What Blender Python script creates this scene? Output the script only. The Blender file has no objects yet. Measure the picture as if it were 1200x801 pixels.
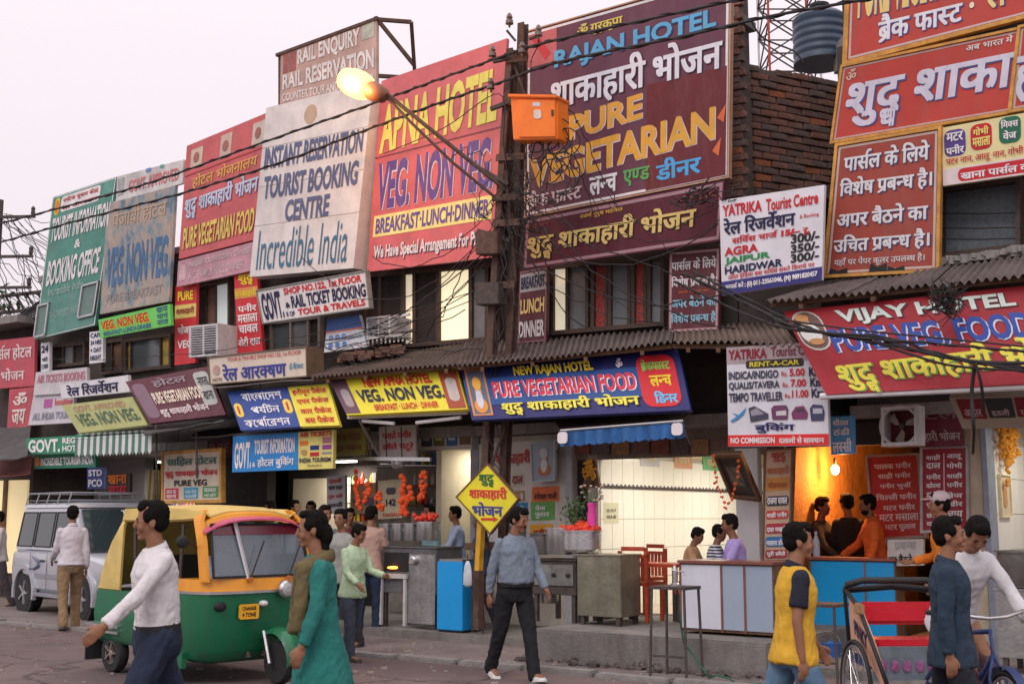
import bpy, bmesh, math, random
from mathutils import Vector, Matrix, noise
random.seed(7)
SC = bpy.context.scene
COL = SC.collection
R = math.radians
# ---------------------------------------------------------------- camera
F_PX, CX, CY, PITCH, CAMH = 1450.0, 600.0, 400.5, R(8.0), 1.6
cam = bpy.data.cameras.new("camera"); camo = bpy.data.objects.new("camera", cam); COL.objects.link(camo)
cam.sensor_width = 36.0; cam.lens = F_PX / 1200.0 * 36.0; cam.clip_end = 3000; cam.clip_start = .1
camo.location = (0, 0, CAMH); camo.rotation_euler = (R(90) + PITCH, 0, 0)
SC.camera = camo
# ---------------------------------------------------------------- light
SUN_EL, SUN_AZ = R(42), R(205)
w = bpy.data.worlds.new("World"); SC.world = w; w.use_nodes = True
nt = w.node_tree; nt.nodes.clear()
def N(nt, t, **k):
    n = nt.nodes.new(t)
    for a, b in k.items(): setattr(n, a, b)
    return n
out = N(nt, 'ShaderNodeOutputWorld'); bg = N(nt, 'ShaderNodeBackground')
sky = N(nt, 'ShaderNodeTexSky', sky_type='NISHITA', sun_disc=False); sky.sun_elevation = SUN_EL; sky.sun_rotation = SUN_AZ
tc = N(nt, 'ShaderNodeTexCoord'); sp = N(nt, 'ShaderNodeSeparateXYZ'); rmp = N(nt, 'ShaderNodeValToRGB')
nz = N(nt, 'ShaderNodeTexNoise'); nz.inputs['Scale'].default_value = 1.3; nz.inputs['Detail'].default_value = 3
rmp.color_ramp.elements[0].position = 0.0; rmp.color_ramp.elements[0].color = (9.0, 7.95, 8.4, 1)
rmp.color_ramp.elements[1].position = 1.0; rmp.color_ramp.elements[1].color = (16.5, 15.2, 15.8, 1)
e = rmp.color_ramp.elements.new(.35); e.color = (10.6, 9.5, 10.0, 1)
mp = N(nt, 'ShaderNodeMapping'); mp.inputs['Scale'].default_value = (1, 1, 3)
ml = N(nt, 'ShaderNodeMix', data_type='RGBA', blend_type='MIX'); ml.inputs[0].default_value = .93
mm = N(nt, 'ShaderNodeMix', data_type='RGBA', blend_type='MULTIPLY'); mm.inputs[0].default_value = .12
nt.links.new(tc.outputs['Generated'], sp.inputs[0]); nt.links.new(sp.outputs['Z'], rmp.inputs[0])
nt.links.new(tc.outputs['Generated'], mp.inputs[0]); nt.links.new(mp.outputs[0], nz.inputs['Vector'])
nt.links.new(rmp.outputs[0], mm.inputs[6]); nt.links.new(nz.outputs[0], mm.inputs[7])
nt.links.new(sky.outputs[0], ml.inputs[6]); nt.links.new(mm.outputs[2], ml.inputs[7])
nt.links.new(ml.outputs[2], bg.inputs[0]); bg.inputs[1].default_value = 0.105
nt.links.new(bg.outputs[0], out.inputs[0])
sl = bpy.data.lights.new("sun", 'SUN'); so = bpy.data.objects.new("sun", sl); COL.objects.link(so)
sl.energy = 0.9; sl.angle = R(25); sl.color = (1, .94, .88)
_sd = Vector((math.sin(SUN_AZ) * math.cos(SUN_EL), math.cos(SUN_AZ) * math.cos(SUN_EL), math.sin(SUN_EL)))
so.rotation_euler = _sd.to_track_quat('Z', 'Y').to_euler(); so.location = (0, -5, 20)
SC.view_settings.view_transform = 'Standard'; SC.view_settings.look = 'None'
SC.view_settings.exposure = 0.0; SC.view_settings.gamma = 1.0
SC.view_settings.use_curve_mapping = False
SC.cycles.max_bounces = 8; SC.cycles.diffuse_bounces = 4
# ---------------------------------------------------------------- projection helpers: a photo pixel to a point of the street
THETA = R(36.0)
D = Vector((math.cos(THETA), -math.sin(THETA), 0)); NV = Vector((-math.sin(THETA), -math.cos(THETA), 0)); Z = Vector((0, 0, 1))
Y0 = 16.1; P0 = Vector(((765 - 600) / 1464.0 * Y0, Y0, 0))
FM = Matrix((D, NV, Z)).transposed().to_4x4(); FM.translation = P0      # facade frame (s, n, z)
CAM = Vector((0, 0, CAMH))
def ray(px, py):
    r = Vector((1, 0, 0)); f = Vector((0, math.cos(PITCH), math.sin(PITCH))); u = Vector((0, -math.sin(PITCH), math.cos(PITCH)))
    return r * ((px - CX) / F_PX) + u * (-(py - CY) / F_PX) + f
def FP(px, py, n=0.0):            # world point on the plane n metres in front of the facade
    d = ray(px, py); o = P0 + NV * n
    t = (o - CAM).dot(NV) / d.dot(NV)
    return CAM + d * t
def FS(px, py, n=0.0):
    p = FP(px, py, n) - P0
    return p.dot(D), p.z
def GP(px, py, z=0.0):
    d = ray(px, py); t = (z - CAMH) / d.z
    return CAM + d * t
def PS(px, s):                   # ground position of something standing at scale s px per metre
    return Vector(((px - 600) / s, 1464.0 / s, 0))
def W(s, n, z): return FM @ Vector((s, n, z))
# ---------------------------------------------------------------- materials
def lin(c):
    if isinstance(c, str):
        c = c.lstrip('#'); c = tuple(int(c[i:i + 2], 16) / 255 for i in (0, 2, 4))
        return tuple(x / 12.92 if x <= .04045 else ((x + .055) / 1.055) ** 2.4 for x in c)
    return tuple(c)
MATS = {}
def M(col, rough=.75, var=.12, scale=4., bump=0., metal=0., bscale=40., grime=0., gcol=(.06, .05, .045), gscale=1.3, spec=.4, name=None, coat=0.):
    key = (str(col), rough, var, scale, bump, metal, bscale, grime, gscale, coat)
    if key in MATS: return MATS[key]
    m = bpy.data.materials.new(name or 'paint'); m.use_nodes = True; t = m.node_tree; b = t.nodes['Principled BSDF']
    c = lin(col)
    b.inputs['Roughness'].default_value = rough; b.inputs['Metallic'].default_value = metal
    b.inputs['Specular IOR Level'].default_value = spec; b.inputs['Coat Weight'].default_value = coat
    tc = N(t, 'ShaderNodeTexCoord')
    if var > 0:
        nz = N(t, 'ShaderNodeTexNoise'); nz.inputs['Scale'].default_value = scale; nz.inputs['Detail'].default_value = 5; nz.inputs['Roughness'].default_value = .65
        t.links.new(tc.outputs['Object'], nz.inputs['Vector'])
        r = N(t, 'ShaderNodeValToRGB'); r.color_ramp.elements[0].position = .3; r.color_ramp.elements[1].position = .7
        r.color_ramp.elements[0].color = tuple(x * (1 - var) for x in c) + (1,)
        r.color_ramp.elements[1].color = tuple(min(1, x * (1 + var) + var * .015) for x in c) + (1,)
        t.links.new(nz.outputs[0], r.inputs[0]); last = r.outputs[0]
        if grime > 0:
            n2 = N(t, 'ShaderNodeTexNoise'); n2.inputs['Scale'].default_value = gscale; n2.inputs['Detail'].default_value = 8; n2.inputs['Roughness'].default_value = .75
            mpn = N(t, 'ShaderNodeMapping'); mpn.inputs['Scale'].default_value = (3.2, 3.2, .55)
            t.links.new(tc.outputs['Object'], mpn.inputs[0]); t.links.new(mpn.outputs[0], n2.inputs['Vector'])
            r2 = N(t, 'ShaderNodeMapRange'); r2.inputs[1].default_value = .48; r2.inputs[2].default_value = .72; r2.inputs[4].default_value = grime
            mx = N(t, 'ShaderNodeMix', data_type='RGBA'); t.links.new(n2.outputs[0], r2.inputs[0]); t.links.new(r2.outputs[0], mx.inputs[0])
            t.links.new(last, mx.inputs[6]); mx.inputs[7].default_value = tuple(gcol) + (1,); last = mx.outputs[2]
        t.links.new(last, b.inputs['Base Color'])
    else: b.inputs['Base Color'].default_value = c + (1,)
    if bump > 0:
        n3 = N(t, 'ShaderNodeTexNoise'); n3.inputs['Scale'].default_value = bscale; n3.inputs['Detail'].default_value = 6
        t.links.new(tc.outputs['Object'], n3.inputs['Vector'])
        bp = N(t, 'ShaderNodeBump'); bp.inputs['Strength'].default_value = bump; bp.inputs['Distance'].default_value = .02
        t.links.new(n3.outputs[0], bp.inputs['Height']); t.links.new(bp.outputs[0], b.inputs['Normal'])
    MATS[key] = m; return m
def EM(col, st, name='lit'):
    k = ('em', str(col), st)
    if k in MATS: return MATS[k]
    m = bpy.data.materials.new(name); m.use_nodes = True; b = m.node_tree.nodes['Principled BSDF']; c = lin(col)
    b.inputs['Base Color'].default_value = c + (1,); b.inputs['Emission Color'].default_value = c + (1,); b.inputs['Emission Strength'].default_value = st
    MATS[k] = m; return m
def GLASS(col=(.05, .06, .07), rough=.08, alpha=.35, name='glass'):
    k = ('gl', str(col), rough, alpha)
    if k in MATS: return MATS[k]
    m = bpy.data.materials.new(name); m.use_nodes = True; b = m.node_tree.nodes['Principled BSDF']
    b.inputs['Base Color'].default_value = tuple(col) + (1,); b.inputs['Roughness'].default_value = rough; b.inputs['Alpha'].default_value = alpha
    b.inputs['Specular IOR Level'].default_value = .8
    MATS[k] = m; return m
# shared surfaces
m_steel = M((.42, .42, .41), .32, .25, 6, .15, .85, 30, grime=.5, name='steel')
m_alu = M((.55, .55, .56), .28, .12, 8, .1, .9, name='aluminium')
m_iron = M((.075, .06, .055), .7, .3, 12, .4, .2, 60, name='dark_iron')
m_rust = M((.10, .058, .046), .85, .35, 10, .4, 0, 50, name='rusty_iron')
m_black = M((.015, .015, .016), .6, .2, 6, name='black')
m_rubber = M((.022, .022, .023), .8, .15, 10, .2, name='rubber')
m_wire = M((.028, .024, .026), .7, .1, 5, name='cable')
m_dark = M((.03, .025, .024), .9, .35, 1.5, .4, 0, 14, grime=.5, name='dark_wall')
m_conc = M((.26, .245, .235), .9, .2, 2.5, .5, 0, 22, grime=.6, name='concrete')
m_cream = M((.72, .64, .47), .7, .1, 2, .1, grime=.25, gcol=(.3, .22, .13), name='cream_wall')
m_wood = M((.16, .085, .05), .7, .3, 6, .3, name='wood')
m_redwood = M((.42, .06, .025), .45, .2, 6, .1, name='red_wood')
# ---------------------------------------------------------------- object helpers
ORG = {}
def thing(name, label, cat, loc=None, group=None, kind=None):
    o = bpy.data.objects.new(name, None); COL.objects.link(o); o.empty_display_size = .1
    loc = Vector(loc) if loc is not None else Vector((0, 0, 0))
    o.location = loc; ORG[o.name] = loc
    if kind != 'structure': o['label'] = label; o['category'] = cat
    if group: o['group'] = group
    if kind: o['kind'] = kind
    return o
def addmesh(name, me, mat, parent=None, org=None):
    o = bpy.data.objects.new(name, me); COL.objects.link(o)
    if mat is not None and not me.materials: me.materials.append(mat)
    if parent is not None:
        o.parent = parent; ORG[o.name] = ORG[parent.name]
    return o
class G:
    def __init__(s, fr=None): s.v = []; s.f = []; s.fr = fr
    def add(s, vs, fs):
        b = len(s.v); s.v += [(s.fr @ Vector(v)) if s.fr is not None else Vector(v) for v in vs]; s.f += [tuple(i + b for i in f) for f in fs]; return s
    def box(s, a, b, mat=None):
        x0, y0, z0 = a; x1, y1, z1 = b
        vs = [(x, y, z) for z in (z0, z1) for y in (y0, y1) for x in (x0, x1)]
        if mat is not None: vs = [mat @ Vector(v) for v in vs]
        return s.add(vs, [(0, 2, 3, 1), (4, 5, 7, 6), (0, 1, 5, 4), (2, 6, 7, 3), (0, 4, 6, 2), (1, 3, 7, 5)])
    def cbox(s, c, sz, mat=None):
        return s.box([c[i] - sz[i] / 2 for i in range(3)], [c[i] + sz[i] / 2 for i in range(3)], mat)
    def hexa(s, q0, q1):          # two quads (4 pts each), front and back
        return s.add(list(q0) + list(q1), [(0, 1, 2, 3), (7, 6, 5, 4), (0, 4, 5, 1), (1, 5, 6, 2), (2, 6, 7, 3), (3, 7, 4, 0)])
    def tube(s, pts, r, n=8, cap=True, closed=False):
        pts = [Vector(p) for p in pts]; rs = r if isinstance(r, (list, tuple)) else [r] * len(pts)
        vs = []; fs = []; m = len(pts)
        up = None
        for i, p in enumerate(pts):
            if closed: t = pts[(i + 1) % m] - pts[i - 1]
            else: t = pts[min(i + 1, m - 1)] - pts[max(i - 1, 0)]
            if t.length < 1e-9: t = Vector((0, 0, 1))
            t.normalize()
            if up is None: up = t.orthogonal().normalized()
            a = (up - t * up.dot(t))
            a = a.normalized() if a.length > 1e-6 else t.orthogonal().normalized()
            up = a; b = t.cross(a)
            for k in range(n):
                q = 2 * math.pi * k / n
                vs.append(p + (a * math.cos(q) + b * math.sin(q)) * rs[i])
        for i in range(m if closed else m - 1):
            j = (i + 1) % m
            for k in range(n):
                fs.append((i * n + k, i * n + (k + 1) % n, j * n + (k + 1) % n, j * n + k))
        if cap and not closed: fs.append(tuple(range(n - 1, -1, -1))); fs.append(tuple((m - 1) * n + k for k in range(n)))
        return s.add(vs, fs)
    def bar(s, a, b, w, h=None):
        a = Vector(a); b = Vector(b); h = h or w; t = (b - a).normalized()
        u = t.cross(Vector((0, 0, 1)));  u = u.normalized() if u.length > 1e-3 else Vector((1, 0, 0)); v = u.cross(t)
        o = [u * w / 2 + v * h / 2, -u * w / 2 + v * h / 2, -u * w / 2 - v * h / 2, u * w / 2 - v * h / 2]
        return s.hexa([a + q for q in o], [b + q for q in o])
    def ell(s, c, r, seg=14, ring=9, rot=None):
        vs = []; fs = []; c = Vector(c)
        for i in range(1, ring):
            a = math.pi * i / ring
            for k in range(seg):
                q = 2 * math.pi * k / seg; v = Vector((r[0] * math.sin(a) * math.cos(q), r[1] * math.sin(a) * math.sin(q), r[2] * math.cos(a)))
                vs.append(c + (rot @ v if rot else v))
        t = Vector((0, 0, r[2])); t = rot @ t if rot else t
        vs += [c + t, c - t]; T = len(vs) - 2
        for i in range(ring - 2):
            for k in range(seg): fs.append((i * seg + k, (i + 1) * seg + k, (i + 1) * seg + (k + 1) % seg, i * seg + (k + 1) % seg))
        for k in range(seg):
            fs.append((T, k, (k + 1) % seg)); fs.append((T + 1, (ring - 2) * seg + (k + 1) % seg, (ring - 2) * seg + k))
        return s.add(vs, fs)
    def lathe(s, c, prof, n=20, axis=None):   # prof: (r, h) list along axis
        c = Vector(c); ax = Vector(axis).normalized() if axis is not None else Vector((0, 0, 1))
        a = ax.orthogonal().normalized(); b = ax.cross(a); vs = []; fs = []
        for r, h in prof:
            for k in range(n):
                q = 2 * math.pi * k / n; vs.append(c + ax * h + (a * math.cos(q) + b * math.sin(q)) * r)
        for i in range(len(prof) - 1):
            for k in range(n): fs.append((i * n + k, i * n + (k + 1) % n, (i + 1) * n + (k + 1) % n, (i + 1) * n + k))
        fs.append(tuple(range(n - 1, -1, -1))); fs.append(tuple((len(prof) - 1) * n + k for k in range(n)))
        return s.add(vs, fs)
    def loft(s, rings, cap=True):             # rings: lists of equal length
        n = len(rings[0]); vs = [p for r in rings for p in r]; fs = []
        for i in range(len(rings) - 1):
            for k in range(n): fs.append((i * n + k, i * n + (k + 1) % n, (i + 1) * n + (k + 1) % n, (i + 1) * n + k))
        if cap: fs.append(tuple(range(n - 1, -1, -1))); fs.append(tuple((len(rings) - 1) * n + k for k in range(n)))
        return s.add(vs, fs)
    def prism(s, poly, d):                    # poly of 3d points extruded by vector d
        n = len(poly); d = Vector(d); poly = [Vector(p) for p in poly]
        return s.add(poly + [p + d for p in poly], [tuple(range(n)), tuple(range(2 * n - 1, n - 1, -1))] + [(i, i + n, (i + 1) % n + n, (i + 1) % n) for i in range(n)])
    def out(s, name, mat, parent=None, smooth=False, bevel=0.):
        o0 = ORG[parent.name] if parent is not None else Vector((0, 0, 0))
        me = bpy.data.meshes.new(name); me.from_pydata([v - o0 for v in s.v], [], s.f); 
        bm = bmesh.new(); bm.from_mesh(me); bmesh.ops.recalc_face_normals(bm, faces=bm.faces)
        if bevel: bmesh.ops.bevel(bm, geom=[e for e in bm.edges if e.is_manifold and e.calc_face_angle(0) > .5], offset=bevel, segments=2, affect='EDGES', clamp_overlap=True)
        bm.to_mesh(me); bm.free()
        if smooth:
            for p in me.polygons: p.use_smooth = True
            if smooth == 'a': me.set_sharp_from_angle(angle=R(38))
        return addmesh(name, me, mat, parent)
def solo(g, name, label, cat, mat, group=None, kind=None, smooth=False, loc=None, bevel=0.):   # a thing that is one mesh
    if loc is None:
        xs = [v.x for v in g.v]; ys = [v.y for v in g.v]; zs = [v.z for v in g.v]
        loc = Vector(((min(xs) + max(xs)) / 2, (min(ys) + max(ys)) / 2, min(zs)))
    loc = Vector(loc)
    for i in range(len(g.v)): g.v[i] = g.v[i] - loc
    o = g.out(name, mat, None, smooth, bevel); o.location = loc; ORG[o.name] = loc
    if kind == 'structure': o['kind'] = kind
    else:
        o['label'] = label; o['category'] = cat
        if kind: o['kind'] = kind
    if group: o['group'] = group
    return o
def copy_thing(o, loc, label=None):
    c = o.copy(); COL.objects.link(c); c.location = loc; ORG[c.name] = Vector(loc)
    if label: c['label'] = label
    for ch in o.children:
        k = ch.copy(); COL.objects.link(k); k.parent = c
        for g2 in ch.children:
            k2 = g2.copy(); COL.objects.link(k2); k2.parent = k
    return c
# ---------------------------------------------------------------- lettering
TMP = bpy.data.scenes.new('tmp')
_cu = bpy.data.curves.new('t', 'FONT'); _cu.resolution_u = 3; _to = bpy.data.objects.new('t', _cu); TMP.collection.objects.link(_to)
_tc = {}
def raw(txt, off=0.):
    k = (txt, off)
    if k in _tc: return _tc[k]
    _cu.body = txt; _cu.offset = off; _cu.size = 1
    me = _to.to_mesh(); vs = [(v.co.x, v.co.y) for v in me.vertices]; fs = [tuple(p.vertices) for p in me.polygons]
    _to.to_mesh_clear(); _tc[k] = (vs, fs); return _tc[k]
def clipx(vs, fs, x):
    bm = bmesh.new(); bv = [bm.verts.new((a, b, 0)) for a, b in vs]
    for f in fs:
        try: bm.faces.new([bv[i] for i in f])
        except ValueError: pass
    bmesh.ops.bisect_plane(bm, geom=bm.verts[:] + bm.edges[:] + bm.faces[:], plane_co=(x, 0, 0), plane_no=(1, 0, 0), clear_outer=True)
    bm.verts.index_update(); r = ([(v.co.x, v.co.y) for v in bm.verts], [tuple(v.index for v in f.verts) for f in bm.faces]); bm.free(); return r
def isind(c): return '\u0900' <= c <= '\u0DFF'
def indic(word, off):
    """lays out an Indian-script word: half letters, conjuncts, reph and pre-base vowel signs."""
    V = []; F = []; x = 0.; i = 0; run = ''
    def put(vs, fs, dx, dy=0., sc=1., fx=1.):
        b = len(V); V.extend([(a * sc * fx + dx, c * sc + dy) for a, c in vs]); F.extend([tuple(q + b for q in f) for f in fs])
    def flush():
        nonlocal run, x
        if run:
            vs, fs = raw(run, off)
            if vs: put(vs, fs, x); x += max(a for a, _ in vs) - .012
            run = ''
    HAL = '\u094d\u09cd'; PRE = '\u093f\u09bf\u09c7\u09c8'; marks = '\u093e\u093f\u0940\u0941\u0942\u0947\u0948\u094b\u094c\u0902\u0901\u0949\u09be\u09c0\u09c1\u09c7\u09cb'
    word = word.replace('\u09cb', '\u09c7\u09be') 
    n = len(word)
    while i < n:
        c = word[i]
        # gather cluster
        j = i + 1
        if isind(c) and c not in marks and c not in HAL:
            cl = [c]
            while j + 1 < n and word[j] in HAL: cl.append(word[j + 1]); j += 2
            mk = ''
            while j < n and word[j] in marks: mk += word[j]; j += 1
            pre = [m for m in mk if m in PRE]; post = ''.join(m for m in mk if m not in PRE)
            if pre: run += pre[0]
            if len(cl) == 1: run += c + post
            else:
                reph = cl[0] in '\u0930\u09b0'
                if reph: cl = cl[1:]
                sub = len(cl) > 1 and cl[-1] in '\u0930\u09b0'
                if sub: cl = cl[:-1]
                if pre:
                    run = run[:-1]; flush(); vs, fs = raw(pre[0], off); put(vs, fs, x); x += max(a for a, _ in raw(pre[0] + '\u0915', off)[0]) - max(a for a, _ in raw('\u0915', off)[0])
                flush(); xs = x
                if cl == ['\u0926', '\u0927']:
                    vs, fs = raw('\u0926', off); put(vs, fs, x); a = max(q for q, _ in vs)
                    v2, f2 = raw('\u0927', off); put(v2, f2, x + .13, -.37, .55); x += a - .012
                    if post: 
                        v3, f3 = raw(post, off); put(v3, f3, x - .012); x += max([q for q, _ in v3] + [0])
                else:
                    for h in cl[:-1]:
                        vs, fs = raw(h, off); a = max(q for q, _ in vs)
                        vs, fs = clipx(vs, fs, a - .19); put(vs, fs, x); x += a - .2
                    run = cl[-1] + post; flush()
                if sub:
                    b = len(V); V.extend([(xs + .03, -.02), (xs + .09, -.06), (x - .16, .17), (x - .16, .10)]); F.append((b, b + 1, b + 3, b + 2))
                if reph:
                    vs, fs = raw('\u0947', off)
                    if vs:
                        mx = max(q for q, _ in vs); put([(a - mx, b_) for a, b_ in vs], fs, x - .22, 0, 1., -1.)
            i = j
        else: run += c; i += 1
    flush()
    return V, F, x
def text2d(txt, bold=.02):
    V = []; F = []; x = 0.
    if not any(isind(c) for c in txt):
        vs, fs = raw(txt, bold); return [(a, b, 0.) for a, b in vs], fs
    for wd in txt.split(' '):
        if not wd: x += .3; continue
        vs, fs, a = indic(wd, 0.) if any(isind(c) for c in wd) else (*raw(wd, bold), 0)
        if not a: a = max(q for q, _ in vs)
        sh = [(0, 0)] if bold < .008 else [(bold * .9, bold * .5), (-bold * .9, -bold * .5), (bold * .9, -bold * .5), (-bold * .9, bold * .5)]
        for hi, (dx, dy) in enumerate(sh):
            b = len(V); V.extend([(p + x + dx, q + dy, hi * .0005) for p, q in vs]); F.extend([tuple(i + b for i in f) for f in fs])
        x += a + .27
    return V, F
class Quad:
    """a flat board; uv with v downwards, from four corners TL TR BR BL"""
    def __init__(s, tl, tr, br, bl):
        s.c = [Vector(tl), Vector(tr), Vector(br), Vector(bl)]
        s.n = ((s.c[1] - s.c[3]).cross(s.c[0] - s.c[2])).normalized()
        if s.n.dot(CAM - s.c[0]) < 0: s.n = -s.n
    def p(s, u, v, h=0.):
        a = s.c[0].lerp(s.c[1], u); b = s.c[3].lerp(s.c[2], u); return a.lerp(b, v) + s.n * h
    def rect(s, u0, v0, u1, v1, h0, h1, g=None):
        g = g or G(); q = [(u0, v0), (u1, v0), (u1, v1), (u0, v1)]
        return g.hexa([s.p(*a, h1) for a in q], [s.p(*a, h0) for a in q])
    def rrect(s, u0, v0, u1, v1, h0, h1, rr=.2, g=None, n=5, ar=None):
        g = g or G(); W_ = (s.c[1] - s.c[0]).length * (u1 - u0); H_ = (s.c[3] - s.c[0]).length * (v1 - v0)
        r = rr * min(W_, H_); ru = r / W_ * (u1 - u0); rv = r / H_ * (v1 - v0); P = []
        for cx_, cy_, a0 in ((u1 - ru, v0 + rv, -90), (u1 - ru, v1 - rv, 0), (u0 + ru, v1 - rv, 90), (u0 + ru, v0 + rv, 180)):
            for k in range(n): a = R(a0 + 90 * k / (n - 1)); P.append((cx_ + ru * math.cos(a), cy_ + rv * math.sin(a)))
        return g.loft([[s.p(*a, h0) for a in P], [s.p(*a, h1) for a in P]])
    def text(s, txt, u0, v0, u1, v1, bold, h, g=None, skew=0., slope=0.):
        vs, fs = text2d(txt, bold)
        g = g or G()
        if not vs: return g
        x0 = min(a[0] for a in vs); x1 = max(a[0] for a in vs); y0 = min(a[1] for a in vs); y1 = max(a[1] for a in vs)
        L = []
        for a, b, hh in vs:
            tu = (a - x0) / (x1 - x0); tv = 1 - (b - y0) / (y1 - y0); 
            L.append(s.p(u0 + (u1 - u0) * tu + skew * (1 - tv), v0 + (v1 - v0) * tv + slope * (tu - .5), h + hh))
        return g.add(L, fs)
C_ = dict(white='#e8e4e6', cream='#e6d9b0', red='#c4202a', dred='#8c1626', maroon='#5e1422', blue='#1d2f7e', navy='#191c48', sky='#2f9ad6', yellow='#ecd42e',
          lyel='#f0de7a', green='#1d8a4e', orange='#e87a22', black='#1a181a', purple='#57408c', dgreen='#1e6a50', grey='#8a8a90', cyan='#3fa9d8', pink='#d8486a')
def pm(c, faded=0.):
    return M(C_.get(c, c), .55, .10 + faded * .3, 5, grime=.12 + faded * .5, gcol=(.32, .28, .27) if faded else (.12, .1, .1), gscale=2.2, name='sign_paint')
def board(label, q, nt=.4, nb=.3, bg='white', border=None, bw=.03, lines=(), rects=(), thick=.06, faded=0., frame=None, fw=.03, cat='sign', name='hoarding', group=None, quad=None, gr=None):
    """q: photo corners TL TR BR BL. rects: (u0,v0,u1,v1,colour[,round]); lines: (text,u0,v0,u1,v1,colour,bold[,shadow colour])"""
    if quad is None:
        quad = Quad(FP(*q[0], nt), FP(*q[1], nt), FP(*q[2], nb), FP(*q[3], nb))
    Q = quad; loc = Q.p(.5, 1, -thick)
    t = thing(name, label, cat, loc, group)
    bgm = M(C_.get(bg, bg), .5, .1 + faded * .35, 2.2, grime=gr if gr is not None else .25 + faded * .5, gcol=(.2, .17, .16) if faded < .5 else (.4, .36, .34), gscale=1.6, bump=.35, bscale=2.2, name='board_paint')
    Q.rect(0, 0, 1, 1, -thick, 0).out('board', bgm, t)
    Lw = (Q.c[1] - Q.c[0]).length; Lh = (Q.c[3] - Q.c[0]).length
    if border:
        g = G(); a = bw / Lw; b = bw / Lh; o = .3
        a0, b0 = a * .5, b * .5
        for r in ((a0, b0, 1 - a0, b0 + b), (a0, 1 - b0 - b, 1 - a0, 1 - b0), (a0, b0 + b, a0 + a, 1 - b0 - b), (1 - a0 - a, b0 + b, 1 - a0, 1 - b0 - b)): Q.rect(*r, 0, .003, g)
        g.out('border', pm(border, faded), t)
    if frame:
        a = fw / Lw; b = fw / Lh
        g = G()
        for r in ((-a, -b, 1 + a, 0), (-a, 1, 1 + a, 1 + b), (-a, 0, 0, 1), (1, 0, 1 + a, 1)): Q.rect(*r, -thick - .01, .02, g)
        g.out('frame', frame if not isinstance(frame, str) else M(C_.get(frame, frame), .5, .25, 5, .2, grime=.3, name='frame_paint'), t)
    lv = .004
    for r in rects:
        lv += .001
        if len(r) > 5: o = Q.rrect(*r[:4], 0.0005, lv, r[5]).out('panel', pm(r[4], faded), t)
        else: o = Q.rect(*r[:4], 0.0005, lv).out('panel', pm(r[4], faded), t)
    lv += .002
    for l in lines:
        txt, u0, v0, u1, v1, c, bold = l[:7]
        if len(l) > 7 and l[7]:
            du = .012 / Lw + .2 * bold * 0; dv = .012 / Lh
            bold = min(bold, .034)
            sg = Q.text(txt, u0 + du * .8, v0 + dv, u1 + du * 1.2, v1 + dv, bold + .014, lv, slope=l[8] if len(l) > 8 else 0.)
            sg.out('lettering_shadow', pm(l[7], faded), t)
        g = Q.text(txt, u0, v0, u1, v1, min(bold, .036), lv + .003, slope=l[8] if len(l) > 8 else 0.)
        if g.v: g.out('lettering', pm(c, faded), t)
    return t, Q
# ================================================================ the ground
def gstrip(name, n0, n1, z, s0=-60, s1=30, mat=None, h=None):
    g = G(FM)
    if h is None: g.add([(s0, n0, z), (s1, n0, z), (s1, n1, z), (s0, n1, z)], [(0, 1, 2, 3)])
    else: g.box((s0, n0, z - h), (s1, n1, z))
    return solo(g, name, None, None, mat, kind='structure')
m_road = bpy.data.materials.new('dusty_asphalt'); m_road.use_nodes = True; T_ = m_road.node_tree; b_ = T_.nodes['Principled BSDF']; b_.inputs['Roughness'].default_value = .85
tc_ = N(T_, 'ShaderNodeTexCoord'); lk = T_.links.new
def _nz(sc, det=6, ro=.65):
    n = N(T_, 'ShaderNodeTexNoise'); n.inputs['Scale'].default_value = sc; n.inputs['Detail'].default_value = det; n.inputs['Roughness'].default_value = ro; lk(tc_.outputs['Object'], n.inputs['Vector']); return n
def _mix(a, b, f, lo, hi, amt=1.):
    r = N(T_, 'ShaderNodeMapRange'); r.inputs[1].default_value = lo; r.inputs[2].default_value = hi; r.inputs[4].default_value = amt; lk(f, r.inputs[0]); m = N(T_, 'ShaderNodeMix', data_type='RGBA'); lk(r.outputs[0], m.inputs[0])
    if isinstance(a, tuple): m.inputs[6].default_value = a + (1,)
    else: lk(a, m.inputs[6])
    m.inputs[7].default_value = b + (1,); return m.outputs[2]
c_ = _mix((.125, .088, .088), (.19, .142, .132), _nz(.45).outputs[0], .42, .66); c_ = _mix(c_, (.07, .055, .056), _nz(1.1, 8, .75).outputs[0], .52, .68, .75); c_ = _mix(c_, (.25, .2, .18), _nz(34, 3).outputs[0], .62, .72, .6); c_ = _mix(c_, (.045, .036, .036), _nz(21, 4).outputs[0], .64, .74, .7)
vo = N(T_, 'ShaderNodeTexVoronoi', feature='DISTANCE_TO_EDGE'); vo.inputs['Scale'].default_value = .55; wn = _nz(2.2, 5); ad = N(T_, 'ShaderNodeMix', data_type='RGBA', blend_type='ADD'); ad.inputs[0].default_value = .5; lk(tc_.outputs['Object'], ad.inputs[6]); lk(wn.outputs['Color'], ad.inputs[7]); lk(ad.outputs[2], vo.inputs['Vector'])
c_ = _mix(c_, (.035, .028, .028), vo.outputs[0], .018, .004, .8); lk(c_, b_.inputs['Base Color'])
bp = N(T_, 'ShaderNodeBump'); bp.inputs['Strength'].default_value = .6; bp.inputs['Distance'].default_value = .03; lk(_nz(45, 5).outputs[0], bp.inputs['Height']); lk(bp.outputs[0], b_.inputs['Normal'])
rr_ = N(T_, 'ShaderNodeMapRange'); rr_.inputs[1].default_value = .5; rr_.inputs[2].default_value = .7; rr_.inputs[3].default_value = .9; rr_.inputs[4].default_value = .6; lk(_nz(1.1, 8, .75).outputs[0], rr_.inputs[0]); lk(rr_.outputs[0], b_.inputs['Roughness'])
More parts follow.
